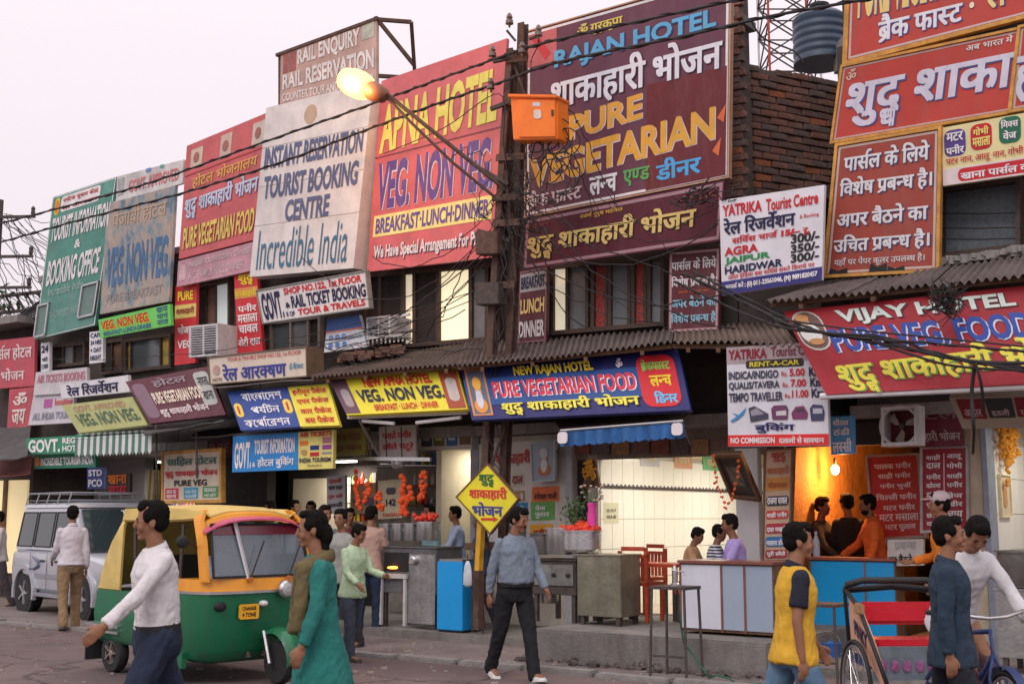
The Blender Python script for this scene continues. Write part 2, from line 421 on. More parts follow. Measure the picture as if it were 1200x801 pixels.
m_pave = M((.19, .155, .148), .9, .25, 1.2, .5, 0, 30, grime=.6, gcol=(.12, .1, .095), gscale=1.1, name='dusty_pavement')
g = G(); NX = 40
g.add([(-500, -500, 0), (500, -500, 0), (500, 700, 0), (-500, 700, 0)], [(0, 1, 2, 3)])
solo(g, 'road', None, None, m_road, kind='structure')
gstrip('pavement', -.2, 3.15, .03, mat=m_pave, h=.06)
# uneven kerb stones along the pavement edge
kerb = bpy.data.objects.new('kerb', None); COL.objects.link(kerb); kerb['kind'] = 'structure'; ORG['kerb'] = Vector((0, 0, 0))
g0 = G(); g0.box((-.42, -.09, -.05), (.42, .09, .055)); me_k = None
for i in range(34):
    s = -16 + i * .88
    if me_k is None:
        o = g0.out('kerb_stone', m_conc, kerb, bevel=.015); me_k = o.data
    else:
        o = bpy.data.objects.new('kerb_stone', me_k); COL.objects.link(o); o.parent = kerb
    o.matrix_local = Matrix.Translation(W(s, 3.22 + random.uniform(-.02, .02), random.uniform(-.02, .012))) @ FM.to_3x3().to_4x4() @ Matrix.Rotation(random.uniform(-.03, .03), 4, 'Z')
sL, _ = FS(272, 700); sM, _ = FS(655, 700, 2); sR, _ = FS(925, 700, 2)
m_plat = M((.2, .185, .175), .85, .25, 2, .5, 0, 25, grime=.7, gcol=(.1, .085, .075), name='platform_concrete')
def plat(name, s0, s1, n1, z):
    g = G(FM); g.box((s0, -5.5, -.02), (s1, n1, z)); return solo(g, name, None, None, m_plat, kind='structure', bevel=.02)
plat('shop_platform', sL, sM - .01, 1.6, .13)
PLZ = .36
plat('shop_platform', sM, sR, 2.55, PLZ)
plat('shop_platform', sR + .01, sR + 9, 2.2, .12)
random.seed(5)
g = G(FM)
for k in range(15):
    a_ = sM + .05 + k * .2 + random.uniform(-.05, .05)
    for q_ in range(5):
        c_v = Vector((a_ + random.gauss(0, .07), 2.6 + random.random() * .22, random.uniform(.0, .07))); b0 = len(g.v); g.ell(c_v, [random.uniform(.03, .08), random.uniform(.03, .06), random.uniform(.02, .06)], 6, 5)
        for i_ in range(b0, len(g.v)): g.v[i_] = g.v[i_] + Vector((random.gauss(0, .008), random.gauss(0, .008), random.gauss(0, .008)))
solo(g, 'rubble_edge', 'broken concrete lumps along the foot of the raised shop platform', 'rubble', M((.11, .09, .085), .95, .4, 5, .6, 0, 30, name='broken_concrete'), kind='stuff')
random.seed(7)
# litter, small stones
for k in range(60):
    pass
g = G()
for k in range(900):
    s = random.uniform(-9, 7); n = random.choice([random.uniform(1.7, 3.2), random.uniform(3.1, 8)]); r = random.uniform(.005, .02) * random.choice([1, 1, 1, 1.8])
    p = W(s, n, .03 if n < 3.15 else 0); g.cbox((p.x, p.y, p.z + r * .3), (r * random.uniform(1, 3), r * random.uniform(1, 2), r * .6), )
solo(g, 'road_litter', 'scattered pebbles, paper scraps and leaf litter lying on the road and pavement', 'litter', M((.3, .26, .22), .9, .5, 30, name='litter'), kind='stuff')
# ================================================================ buildings
def bldg(name, label, px, n, cat='building'):
    return thing(name, label, cat, FP(px, 604, n) * 1.0 - Vector((0, 0, CAMH)))
def fbox(px0, py0, px1, py1, n0, n1, name, mat, parent, bevel=0.):
    """box whose front face (at n1) covers photo pixels px0..px1, py0..py1"""
    s0, zt = FS(px0, py0, n1); s1, _ = FS(px1, py0, n1); sm, zb = FS((px0 + px1) / 2, py1, n1); _, zt = FS((px0 + px1) / 2, py0, n1)
    g = G(FM); g.box((s0, n0, zb), (s1, n1, zt)); return g.out(name, mat, parent, bevel=bevel)
def sx(px, n=0.): return FS(px, 604, n)[0]
ZC = 2.72                                   # ceiling of the shops
m_wall1 = M((.06, .046, .042), .9, .35, 1.6, .5, 0, 18, grime=.6, gcol=(.03, .028, .03), name='stained_plaster')
m_wall2 = M((.075, .062, .056), .9, .3, 1.4, .4, 0, 20, grime=.6, gcol=(.04, .035, .035), name='old_plaster')
BL = []
for nm, lab, a, b, zt in (('shop_building', 'old two storey building behind the green hoarding at the far end of the row', 36, 118, 6.2),
                      ('shop_building', 'two storey building carrying the faded brown and blue hoarding', 118, 206, 6.25),
                      ('shop_building', 'two storey building carrying the red hoarding with three small emblems', 206, 300, 6.2),
                      ('shop_building', 'two storey building behind the big white booking centre hoarding', 300, 432, 6.3),
                      ('shop_building', 'two storey building behind the pink and yellow hotel hoarding', 432, 592, 6.8),
                      ('shop_building', 'two storey building behind the largest maroon hoarding with lit upper windows', 592, 872, 8.0),
                      ('shop_building', 'low building with corrugated roof below the bare brick wall', 872, 972, 5.45),
                      ('shop_building', 'tall building at the right end covered in red hoardings', 972, 1290, 9.6)):
    s0, s1 = sx(a), sx(b) - .015
    if a == 972: s0 = sx(1010)
    if a == 972: s1 = s0 + 5
    t = thing(nm, lab, 'building', W((s0 + s1) / 2, -3, 0))
    dd_ = -.5 if a == 592 else -6
    g = G(FM); g.box((s0, dd_, ZC + .14), (s1, -.002, zt)); g.out('upper_wall', m_wall1 if len(BL) % 2 else m_wall2, t)
    g = G(FM); g.box((s0, -6.0, ZC), (s1, .25, ZC + .136)); g.out('floor_slab', m_conc, t)
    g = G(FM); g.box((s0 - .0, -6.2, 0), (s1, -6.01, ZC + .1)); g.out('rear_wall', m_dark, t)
    g = G(FM); g.box((s0 - .1, -.6, zt), (s1 + .085, .05, zt + .12)); g.out('parapet', m_conc, t)
    BL.append(t)
B_far, B_veg, B_sah, B_inc, B_apna, B_raj, B_low, B_right = BL
# party walls between the shops, seen side-on inside the open fronts
m_tilewall = M((.52, .47, .40), .35, .06, 2, .05, name='tile_grout')
m_tile = M((.86, .83, .76), .16, .03, 3, .03, spec=.5, name='glazed_tile')
m_orange = M((.62, .28, .08), .8, .3, 2.2, .9, 0, 16, grime=.5, gcol=(.2, .09, .03), name='ochre_plaster')
def party(px, mat, parent, name='party_wall', z0=0, d=6.0, th=.16, nf=0.):
    s = sx(px, nf); g = G(FM); g.box((s - th, -d, z0), (s, nf, ZC - .003)); return g.out(name, mat, parent)
pw = party(701, m_tilewall, B_raj, 'tiled_wall')
# glazed tiles of the side wall, one object each
sT = sx(701); tg = G(FM); tw, th_ = .288, .40
tm = bpy.data.meshes.new('tile'); bmx = bmesh.new(); bmesh.ops.create_cube(bmx, size=1); bmesh.ops.scale(bmx, vec=(.012, tw - .008, th_ - .008), verts=bmx.verts); bmesh.ops.bevel(bmx, geom=bmx.edges[:], offset=.0025, segments=1, affect='EDGES'); bmx.to_mesh(tm); bmx.free(); tm.materials.append(m_tile)
band = M((.08, .06, .07), .3, .5, 30, name='tile_band')
def tiles(wall, s, n0, cols, z0, rows, w_=tw, h_=th_, me=tm, skip=()):
    base = Matrix.Translation(-ORG[wall.name]) @ FM
    for c in range(cols):
        for r in range(rows):
            o = bpy.data.objects.new('tile', me); COL.objects.link(o); o.parent = wall
            o.matrix_local = base @ Matrix.Translation((s + .004, n0 - w_ * (c + .5), z0 + h_ * (r + .5))) @ Matrix.Rotation(random.uniform(-.006, .006), 4, 'Z')
tiles(pw, sT, -.05, 18, PLZ, 4)
zb = PLZ + 4 * th_
g = G(FM)
for k in range(96): g.box((sT, -.06 - k * .055 - .046, zb + .012), (sT + .014, -.06 - k * .055, zb + .05 + .02 * (k % 2)))
g.out('tile_band', band, pw)
tiles(pw, sT, -.05, 18, zb + .1, 1, tw, .27)
g = G(FM)
g.box((sT, -5.3, zb + .03 + .47), (sT + .01, -.05, ZC - .01)); g.out('painted_strip', M((.8, .66, .38), .6, .1, 3, name='yellow_wash'), pw)
# ceilings and floors
def shopbox(a, b, mat_ceiling, parent, d=5.4, zf=PLZ, fl=None, nf=0.):
    g = G(FM); g.box((sx(a), -d, ZC - .04), (sx(b), nf, ZC - .004)); g.out('ceiling', mat_ceiling, parent)
    g = G(FM); g.box((sx(a), -d, zf + .001), (sx(b), -.02, zf + .012)); g.out('shop_floor', fl or m_conc, parent)
    g = G(FM); g.box((sx(a), -d - .1, zf), (sx(b), -d, ZC - .045)); g.out('back_wall', mat_ceiling, parent)
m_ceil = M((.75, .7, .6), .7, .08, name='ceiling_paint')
shopbox(702, 905, m_ceil, B_raj, fl=M((.5, .44, .34), .4, .2, 4, grime=.3, name='floor_tile'))
# orange lit kitchen shop
pk = party(925, m_orange, B_low, 'kitchen_wall', d=5, th=.2)
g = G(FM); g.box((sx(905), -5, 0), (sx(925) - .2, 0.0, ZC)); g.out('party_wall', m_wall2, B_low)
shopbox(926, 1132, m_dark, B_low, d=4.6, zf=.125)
# front piers
def pier(px0, px1, mat, parent, nf=.02, nb=-1., py=None, name='pier'):
    g = G(FM); g.box((sx(px0, nf), nb, 0), (sx(px1, nf), nf, ZC - .006)); return g.out(name, mat, parent)
pier(1132, 1153, M((.62, .54, .40), .6, .15, 3, grime=.4, gcol=(.2, .15, .1), name='cream_paint'), B_right, .02, -1)
pier(1153.5, 1160, M((.25, .28, .34), .5, .2, 4, name='grey_blue_paint'), B_right, .10, -.2)
pr = party(1160, m_tilewall, B_right, 'tiled_wall', d=5, th=.12)
tm2 = tm.copy(); 
tiles(pr, sx(1160), -.03, 14, .42, 5)
g = G(FM); g.box((sx(1161), -5, ZC - .04), (sx(1161) + 3, 0, ZC - .004)); g.out('ceiling', m_ceil, B_right)
g = G(FM); g.box((sx(1161), -5.1, 0), (sx(1161) + 3, -5, ZC - .05)); g.out('back_wall', m_tilewall, B_right)
# Apna-side: cream doorway
pc = party(517, m_cream, B_apna, 'cream_wall', d=3.5, th=.1)
pier(551, 560, M((.28, .3, .36), .6, .2, 4, name='blue_grey'), B_apna, .05, -.3)
g = G(FM); g.box((sx(518), -3.6, .13), (sx(560), -3.5, ZC)); g.out('back_wall', m_cream, B_apna)
g = G(FM); g.box((sx(528), -3.49, .13), (sx(528)+.7, -3.42, 2.3)); g.out('inner_door', m_dark, B_apna)
shop_panel_s = sx(561)
g = G(FM); g.box((sx(560.5), -2.5, 0), (sx(668), .0, ZC - .01)); g.out('front_wall', M((.5, .45, .38), .8, .15, 3, .2, grime=.5, gcol=(.25, .2, .16), name='poster_wall'), B_raj)
g = G(FM); g.box((sx(668), -.1, 0), (sx(676), .12, ZC - .01)); g.out('post', M((.42, .42, .44), .5, .1, 5, grime=.4, name='grey_post'), B_raj, bevel=.01)
g = G(FM); g.box((sx(676.5), -.5, 0), (sx(690), -.02, ZC - .01)); g.out('jamb', m_dark, B_raj)
# dark recess to the left of the door
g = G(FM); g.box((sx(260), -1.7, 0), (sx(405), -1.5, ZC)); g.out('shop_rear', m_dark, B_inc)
g = G(FM); g.box((sx(268), -1.49, .9), (sx(335), -1.46, 2.25)); g.box((sx(346), -1.49, 1.2), (sx(384), -1.46, 2.1)); g.out('cream_panelling', m_cream, B_inc)
g = G(FM); g.box((sx(405), -.9, 0), (sx(516.3), -.7, ZC)); g.out('shop_front', M((.3, .27, .23), .85, .3, 2, .3, grime=.7, gcol=(.05, .04, .04), name='grubby_cream'), B_apna)
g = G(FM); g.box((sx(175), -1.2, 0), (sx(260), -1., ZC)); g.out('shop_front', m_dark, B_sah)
g = G(FM); g.box((sx(95), -2.0, 0), (sx(175), -1.8, ZC)); g.out('shop_rear', M((.24, .2, .13), .8, .3, 2, name='ochre_shop'), B_veg)
g = G(FM); g.box((sx(36), -1.6, 0), (sx(95), -1.4, ZC)); g.out('shop_rear', M((.3, .3, .31), .7, .1, 2, name='grey_shutter'), B_far)
# lintels over the openings
g = G(FM); g.box((sx(668), -.12, FS(765, 536)[1]), (sx(905), .0, ZC - .01)); g.out('lintel', M((.2, .17, .14), .8, .3, 3, grime=.5, name='lintel_paint'), B_raj)
_, zl = FS(765, 519); _, zl0 = FS(765, 534)
for k in range(8):
    a = 672 + k * 23.2; c = [(.22, .07, .05), (.12, .1, .1), (.3, .18, .08), (.16, .1, .09)][k % 4]
    q = Quad(FP(a, 517 - k * .35, .01), FP(a + 20, 516.6 - k * .35, .01), FP(a + 20, 532, .01), FP(a, 532, .01)); q.rect(0, 0, 1, 1, 0, .03).out('shutter_panel', M(c, .7, .3, 20, name='painted_panel'), B_raj)
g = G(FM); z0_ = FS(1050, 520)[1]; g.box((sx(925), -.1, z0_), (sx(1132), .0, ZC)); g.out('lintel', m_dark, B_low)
# ================================================================ bare brick wall above the low building, one object per brick
BW0 = FP(862, 604, -.35); BW0.z = 0
ang = R(26); bd = Vector((math.cos(ang), math.sin(ang), 0)); bn = Vector((math.sin(ang), -math.cos(ang), 0))
bt = thing('brick_wall', 'bare weathered brick side wall rising above the low corrugated roof', 'wall', BW0 + Vector((0, 0, 4.6)))
m_mortar = M((.15, .125, .11), .95, .3, 5, .6, 0, 30, name='mortar')
Mb = Matrix((bd, -bn, Z)).transposed().to_4x4(); Mb.translation = BW0
WT = FP(872, 63, -.35).z
print('WT', WT, FS(960, 75, -2.2), FS(960, 22, -2.2))
g = G(Mb); g.box((.0, .0, 4.6), (3.5, .3, WT - .05)); g.out('mortar_core', m_mortar, bt)
bms = []
for k, c in enumerate([(.23, .125, .1), (.19, .115, .1), (.26, .13, .1), (.17, .12, .11), (.4, .15, .08)]):
    me = bpy.data.meshes.new('brick'); bmx = bmesh.new(); bmesh.ops.create_cube(bmx, size=1); bmesh.ops.scale(bmx, vec=(.262, .1, .084), verts=bmx.verts)
    bmesh.ops.bevel(bmx, geom=bmx.edges[:], offset=.007, segments=1, affect='EDGES')
    for v in bmx.verts: v.co += Vector((random.uniform(-.006, .006), random.uniform(-.006, .006), random.uniform(-.004, .004)))
    bmx.to_mesh(me); bmx.free(); me.materials.append(M(c, .95, .35, 25, .5, 0, 60, name='brick')); bms.append(me)
base = Matrix.Translation(-ORG[bt.name]) @ Mb
nb = 0; r = 0; z = 5.36
while z < WT:
    x = -.13 * (r % 2)
    while x < 3.35:
        if nb < 298 and (z < WT - .12 or random.random() < .75):
            o = bpy.data.objects.new('brick', bms[4] if random.random() < .03 else random.choice(bms[:4])); COL.objects.link(o); o.parent = bt
            o.matrix_local = base @ Matrix.Translation((x + .13 + random.uniform(-.006, .006), random.uniform(-.012, .022), z + random.uniform(-.003, .003))) @ Matrix.Rotation(random.uniform(-.012, .012), 4, 'Z') @ Matrix.Rotation(random.uniform(-.012, .012), 4, 'Y')
            nb += 1
        x += .28
    z += .1; r += 1
# rough pier beside the maroon hoarding
bp_ = thing('brick_pillar', 'dark rough brick pillar at the right edge of the largest maroon hoarding', 'pillar', W(sx(868), -.1, 5.2))
g = G(FM); g.box((sx(859), -.5, 4.8), (sx(873), -.02, 9.2)); g.out('mortar_core', m_mortar, bp_)
base = Matrix.Translation(-ORG[bp_.name]) @ FM; z = 5.0; r = 0
while z < 9.2:
    for x in ((sx(859) + .12,) if r % 2 else (sx(859) + .03, sx(859) + .18)):
        o = bpy.data.objects.new('brick', random.choice(bms)); COL.objects.link(o); o.parent = bp_
        o.matrix_local = base @ Matrix.Translation((x + random.uniform(-.01, .01), -.03 + random.uniform(-.012, .015), z)) @ Matrix.Rotation(random.uniform(-.03, .03), 4, 'Z')
    z += .094; r += 1
g = G(FM)
g.box((sx(861.5), .02, FS(866, 205)[1]), (sx(866), .06, FS(866, 95)[1])); solo(g, 'drain_pipe', 'grey metal channel fixed upright beside the brick pillar', 'pipe', m_alu)
# water tank, plinth
tp = FP(962, 60, -4.3); 
tt = thing('water_tank', 'dark blue plastic water tank on the roof behind the brick wall', 'tank', (tp.x, tp.y, FS(960, 76, -4.3)[1]))
m_tank = M((.045, .07, .11), .45, .15, 3, name='tank_plastic')
zt0 = FS(960, 76, -4.3)[1]; rr = .44
prof = [(rr, 0)]
for k in range(5): prof += [(rr, .06 + k * .13), (rr * .96, .085 + k * .13), (rr * .96, .12 + k * .13), (rr, .145 + k * .13)]
prof += [(rr, .74), (rr * .8, .82), (rr * .45, .88), (.14, .9), (.14, .95), (.02, .96)]
G().lathe((tp.x, tp.y, zt0), prof, 28).out('tank_body', m_tank, tt, smooth='a')
G().lathe((tp.x, tp.y, zt0 + .955), [(.16, 0), (.16, .05), (.02, .07)], 18).out('lid', m_black, tt)
g = G(); g.cbox((tp.x + .38, tp.y - .5, zt0 - .05), (.5, .5, .42)); solo(g, 'concrete_block', 'pale concrete block in front of the blue roof tank', 'block', m_conc)
g = G(FM); g.box((sx(872), -9, 5.5), (sx(1060), -3.7, FS(960, 76, -4.3)[1] - .02)); g.out('rear_block', m_wall2, B_low)
# lattice tower behind
tb = FP(905, 60, -6); tb.z = 7.3
tw_ = thing('lattice_tower', 'red and white lattice mast rising behind the blue roof tank', 'tower', tb)
m_rw = [M((.45, .05, .04), .6, .1, name='red_mast'), M((.6, .58, .58), .6, .1, name='white_mast')]
def lattice(t, c, w, h, mats, step, r=.022):
    cs = [Vector((a * w / 2, b * w / 2, 0)) for a, b in ((-1, -1), (1, -1), (1, 1), (-1, 1))]
    for i, q in enumerate(cs): G().bar(c + q, c + q + Vector((0, 0, h)), r * 1.6).out('mast_leg', mats[i % 2], t)
    g = G(); k = 0
    while k * step < h - step / 2:
        z0 = Vector((0, 0, k * step)); z1 = Vector((0, 0, (k + 1) * step))
        for i in range(4):
            a, b = cs[i], cs[(i + 1) % 4]; g.bar(c + a + z0, c + b + z1, r); g.bar(c + b + z0, c + a + z1, r); g.bar(c + a + z1, c + b + z1, r)
        k += 1
    g.out('bracing', m_iron, t)
lattice(tw_, tb + Vector((.3, 0, 0)), .9, 4.2, m_rw, .6)
# tall trees, roofs and pylon clutter at the far left
# ================================================================ big hoardings, left to right
def emblem(t, Q, u, v, ru, rv, col, h=.008, name='emblem', n=16):
    g = G(); ps = [(u + ru * math.cos(2 * math.pi * k / n), v + rv * math.sin(2 * math.pi * k / n)) for k in range(n)]
    g.loft([[Q.p(*a, .001) for a in ps], [Q.p(*a, h) for a in ps]]); g.out(name, pm(col), t)
# green tourist information hoarding
t, Q = board('tall green hoarding with white letters at the far left end of the roof line', [(62, 231), (136.5, 207), (111, 381), (41, 398)], .5, .45, (.075, .27, .215), border='white', bw=.02, faded=.35,
    rects=[(.06, .02, .13, .14, 'yellow', .5), (.16, .02, .78, .13, 'white', .25), (.82, .01, .98, .1, (.12, .35, .28), .2), (.03, .72, .97, .99, (.1, .27, .23))],
    lines=[("पर्यटक सूचना केन्द्र", .19, .03, .75, .075, 'red', .012), ("रेल आरक्षण", .19, .085, .75, .12, 'red', .012), ("TOURIST INFORMATION", .06, .16, .98, .33, 'white', .03),
           ("&", .48, .36, .58, .42, 'white', .03), ("BOOKING OFFICE", .08, .46, .93, .64, 'white', .03), ("Incredible India", .14, .655, .72, .715, (.4, .55, .5), .0), ("AUTHORISED AGENT", .1, .83, .8, .88, (.3, .45, .4), .0)])
emblem(t, Q, .095, .08, .03, .05, 'orange', .009)
for a, b, c, d in ((.0, .76, .2, .99), (.72, .70, .99, .93)):
    g = G()
    for r in ((a, b, c, b + .012), (a, d - .012, c, d), (a, b, a + .02, d), (c - .02, b, c, d)): Q.rect(*r, .0, .05, g)
    g.out('window_frame', m_alu, t); Q.rect(a, b, c, d, .0, .016).out('mesh_screen', M((.16, .24, .22), .6, .2, 30, name='screen'), t)
# faded brown blue hoarding with its upper strip
t, Q = board('weathered grey strip reading GOVT. APPROVED above the faded brown and blue hoarding', [(137, 207), (215, 187), (213.5, 215), (136, 236)], .52, .5, (.62, .6, .6), faded=.6,
    lines=[("GOVT. APPROVED", .2, .28, .95, .8, (.65, .2, .2), .02)], rects=[(.02, .1, .12, .8, (.4, .4, .42)), (.45, -.02, .53, .15, (.15, .25, .5), .4), (.66, -.02, .72, .12, (.1, .4, .3), .4)])
t, Q = board('faded peeling hoarding with blue VEG NON VEG letters on a brown and grey ground', [(126, 238), (205.5, 216), (198, 353), (117, 368)], .5, .48, (.42, .36, .32), faded=.0, gr=.1,
    lines=[("VEG NON VEG", .06, .42, .95, .78, (.07, .17, .33), .035), ("पंजाबी होटल", .1, .08, .9, .27, (.5, .36, .26), .02), ("PURE BREAKFAST", .1, .84, .9, .92, (.3, .27, .27), .015)])
m_peel = bpy.data.materials.new('peeling_paint'); m_peel.use_nodes = True; T_ = m_peel.node_tree; b_ = T_.nodes['Principled BSDF']; b_.inputs['Roughness'].default_value = .8
tc_ = N(T_, 'ShaderNodeTexCoord'); n_ = N(T_, 'ShaderNodeTexNoise'); n_.inputs['Scale'].default_value = 2.6; n_.inputs['Detail'].default_value = 9; n_.inputs['Roughness'].default_value = .72
mp_ = N(T_, 'ShaderNodeMapping'); mp_.inputs['Scale'].default_value = (1.6, 1.6, .8)
r_ = N(T_, 'ShaderNodeValToRGB'); r_.color_ramp.interpolation = 'CONSTANT'
for i, (p_, c_) in enumerate([(0, (.14, .2, .25)), (.42, (.25, .3, .33)), (.49, (.4, .33, .29)), (.58, (.45, .39, .35)), (.64, (.34, .35, .37))]):
    e_ = r_.color_ramp.elements[i] if i < 2 else r_.color_ramp.elements.new(p_); e_.position = p_; e_.color = c_ + (1,)
T_.links.new(tc_.outputs['Object'], mp_.inputs[0]); T_.links.new(mp_.outputs[0], n_.inputs['Vector']); T_.links.new(n_.outputs[0], r_.inputs[0]); T_.links.new(r_.outputs[0], b_.inputs['Base Color'])
t.children[0].data.materials[0] = m_peel
t, Q = board('small bright green sign with red VEG. NON VEG. letters below the faded hoarding', [(115, 374.5), (199, 356), (200.5, 381), (117.5, 396)], .7, .68, (.16, .62, .12), border=None,
    lines=[("VEG. NON VEG.", .04, .14, .72, .62, 'red', .04, 'yellow'), ("BREAKFAST-LUNCH-DINNER", .06, .70, .74, .94, (.05, .12, .3), .025), ("खाना", .82, .05, .97, .3, (.05, .12, .3), .01), ("चाय", .82, .38, .97, .6, (.05, .12, .3), .01), ("नाश्ता", .82, .66, .97, .9, (.05, .12, .3), .01)])
# red hoarding with three emblems
t, Q = board('red hoarding with three small pale emblem panels along its top edge', [(219, 171), (313, 132), (296.5, 281), (209.5, 303.5)], .5, .47, (.58, .12, .13), faded=.2, cat='sign',
    rects=[(.07, .06, .22, .22, (.62, .5, .4)), (.45, .04, .59, .24, (.6, .45, .38)), (.85, .05, .99, .25, (.6, .5, .42)), (.0, .27, 1, .28, (.4, .04, .04))],
    lines=[("होटल भोजनालय", .12, .29, .95, .42, (.68, .36, .1), .03), ("शुद्ध शाकाहारी भोजन", .04, .45, .99, .68, (.55, .62, .74), .035, (.2, .1, .3)), ("PURE VEGETARIAN FOOD", .05, .74, .99, .93, (.78, .6, .14), .03, (.3, .03, .04))])
for u in (.145, .52, .92): emblem(t, Q, u, .14, .035, .045, (.35, .14, .12), .016)
board('faded pink lettered board directly beneath the red hoarding with three emblems', [(209, 306), (296.5, 283.5), (294.5, 317), (207, 336)], .49, .48, (.5, .26, .32), faded=.6,
    rects=[(.03, .2, .12, .8, (.6, .42, .45))], lines=[("PANJABI SOUTH INDIAN CHINESE", .16, .15, .97, .42, (.66, .5, .55), .015), ("A/C. FAMILY HALL DINNER", .16, .55, .9, .85, (.64, .48, .52), .015)])
# big white booking centre hoarding
t, Q = board('big grey-white hoarding reading TOURIST BOOKING CENTRE in dark blue', [(312, 126.5), (437, 96), (414, 314), (292.5, 324.5)], .75, .7, (.68, .66, .66), faded=.2, gr=.16, thick=.3,
    lines=[("INSTANT RESERVATION", .04, .245, .97, .375, (.1, .125, .25), .035), ("TOURIST BOOKING", .06, .415, .955, .55, (.1, .125, .25), .035), ("CENTRE", .3, .575, .72, .70, (.1, .125, .25), .035), ("Incredible India", .06, .735, .93, .965, (.05, .16, .27), .0)])
emblem(t, Q, .45, .1, .06, .055, (.5, .38, .28), .006)
g = G(); [Q.rect(0, v, 1, v + .002, 0, .003, g) for v in (.24, .47, .7)]; g.out('sheet_joint', m_conc, t)
# rail enquiry rooftop board and its frame
t, Q = board('small tall-standing board reading RAIL ENQUIRY on a frame above the other hoardings', [(329, 63), (441, 20), (441, 100), (328, 122)], .2, .2, (.5, .33, .28), faded=.5,
    rects=[(.03, .06, .17, .42, (.35, .1, .09)), (.86, .05, .98, .28, (.5, .5, .42))],
    lines=[("RAIL ENQUIRY", .19, .06, .84, .38, (.72, .68, .66), .035), ("RAIL RESERVATION", .03, .44, .98, .74, (.72, .68, .66), .035), ("COUNTER TOUR AND TRAVEL FOR", .03, .82, .98, .97, (.7, .66, .64), .02)])
g = G(); P = lambda x, y, n=.2: FP(x, y, n)
g.bar(P(324, 65), P(443, 21.5), .05); g.out('top_rail', m_rust, t)
t2 = thing('roof_truss', 'rusty triangular steel frame standing beside the small RAIL ENQUIRY board', 'frame', P(484, 100, -.3))
for a, b in (((442, 23), (482, 26)), ((482, 26), (486, 84)), ((443, 24), (485, 76)), ((442, 89), (475, 91))): G().bar(P(*a, .15), P(*b, -.3), .055).out('strut', m_rust, t2)
for a, b in ((329, 62), (441, 20)): G().bar(P(a, b, .12), P(a, 190, .12), .06).out('support_post', m_rust, t)
# pink hotel hoarding
t, Q = board('pink-red hoarding with large yellow title and purple VEG. NON VEG. letters', [(447, 95), (594, 45), (578, 301), (430, 318.5)], .55, .5, (.64, .15, .17), faded=.15, border=None,
    rects=[(.0, .405, 1, .412, (.2, .05, .08)), (.03, .715, .97, .825, (.86, .8, .3))],
    lines=[("APNA HOTEL", .03, .13, .96, .385, (.82, .74, .16), .05, None, -.02), ("VEG. NON VEG.", .04, .44, .965, .69, (.12, .075, .3), .05, (.75, .6, .7)), ("BREAKFAST·LUNCH·DINNER", .05, .73, .95, .81, (.14, .09, .34), .03), ("We Have Special Arrangement For Parties", .05, .87, .97, .955, (.8, .76, .8), .03, (.1, .05, .1))])
# largest maroon hoarding
t, Q = board('largest maroon hoarding reading PURE VEGETARIAN in orange and yellow', [(618, 38), (856, -29), (853, 207), (616, 254)], .6, .55, (.14, .042, .075), faded=.05, gr=.2, border='white', bw=.035, frame=(M((.5, .3, .2), .5, .2, name='frame_paint')), fw=.02,
    rects=[(.0, .02, .16, .2, (.5, .13, .14)), (.62, .45, .99, .99, (.15, .018, .025))],
    lines=[("ॐ गुरुकृपा", .27, .04, .5, .115, (.75, .6, .12), .03), ("RAJAN HOTEL", .15, .145, .94, .265, (.12, .42, .68), .06, (.03, .05, .2)),
           ("शाकाहारी भोजन", .13, .265, .97, .485, (.78, .78, .86), .045, (.03, .01, .03)),
           ("PURE", .23, .50, .6, .63, (.8, .4, .05), .055, (.75, .6, .62), -.03), ("VEGETARIAN", .02, .665, .94, .83, (.8, .42, .05), .06, (.75, .6, .62), -.055),
           ("ब्रैक फास्ट", .02, .87, .3, .965, (.75, .62, .66), .03), ("लन्च", .34, .865, .48, .96, (.85, .85, .88), .04), ("एण्ड", .51, .865, .64, .95, (.12, .42, .12), .04), ("डीनर", .67, .845, .88, .955, (.08, .42, .8), .045)])
# red feet of the orange letters (painted two-tone)
for u0, v0, u1, v1 in ((.03, .03, .1, .14), (.1, .06, .16, .17)): pass
g = G(); g.prism([Q.p(.02, .04, .006), Q.p(.05, .02, .006), Q.p(.13, .15, .006), Q.p(.10, .18, .006)], Q.n * .002); g.out('painted_swoosh', pm((.55, .04, .05)), t)
for a, b in ((.93, .86), (.95, .70)):
    G().prism([Q.p(a, b, .012), Q.p(a + .04, b - .06, .012), Q.p(a + .03, b + .03, .012)], Q.n * .002).out('painted_flame', pm((.7, .16, .05)), t)
# second maroon board
t, Q = board('long maroon board with gold Hindi letters under the largest maroon hoarding', [(616, 257), (849, 211), (844.5, 282), (612.5, 316)], .7, .62, (.11, .015, .03), border='#b08a94', bw=.04, gr=.15,
    lines=[("शुद्ध शाकाहारी भोजन", .02, .27, .88, .86, (.82, .62, .22), .05, (.02, .01, .01)), ("स्वर्ण पुरुष मालिक", .3, .1, .52, .22, (.8, .5, .1), .02), ("पंजाबी खाना", .01, .12, .13, .22, (.5, .08, .06), .01), ("ॐ साईं राम", .8, .12, .97, .27, (.5, .08, .06), .01)])
t, Q = board('narrow upright maroon board reading LUNCH and DINNER beside the lattice pole', [(609, 318), (642, 312), (640, 400), (606, 403)], .3, .3, (.11, .02, .035), border='#8a6a70', bw=.02,
    rects=[(.05, .05, .95, .3, (.4, .4, .44))], lines=[("BREAKFAST", .08, .09, .92, .26, 'navy', .03), ("LUNCH", .08, .4, .92, .6, (.8, .62, .25), .04), ("DINNER", .06, .7, .94, .92, (.7, .7, .74), .04)])
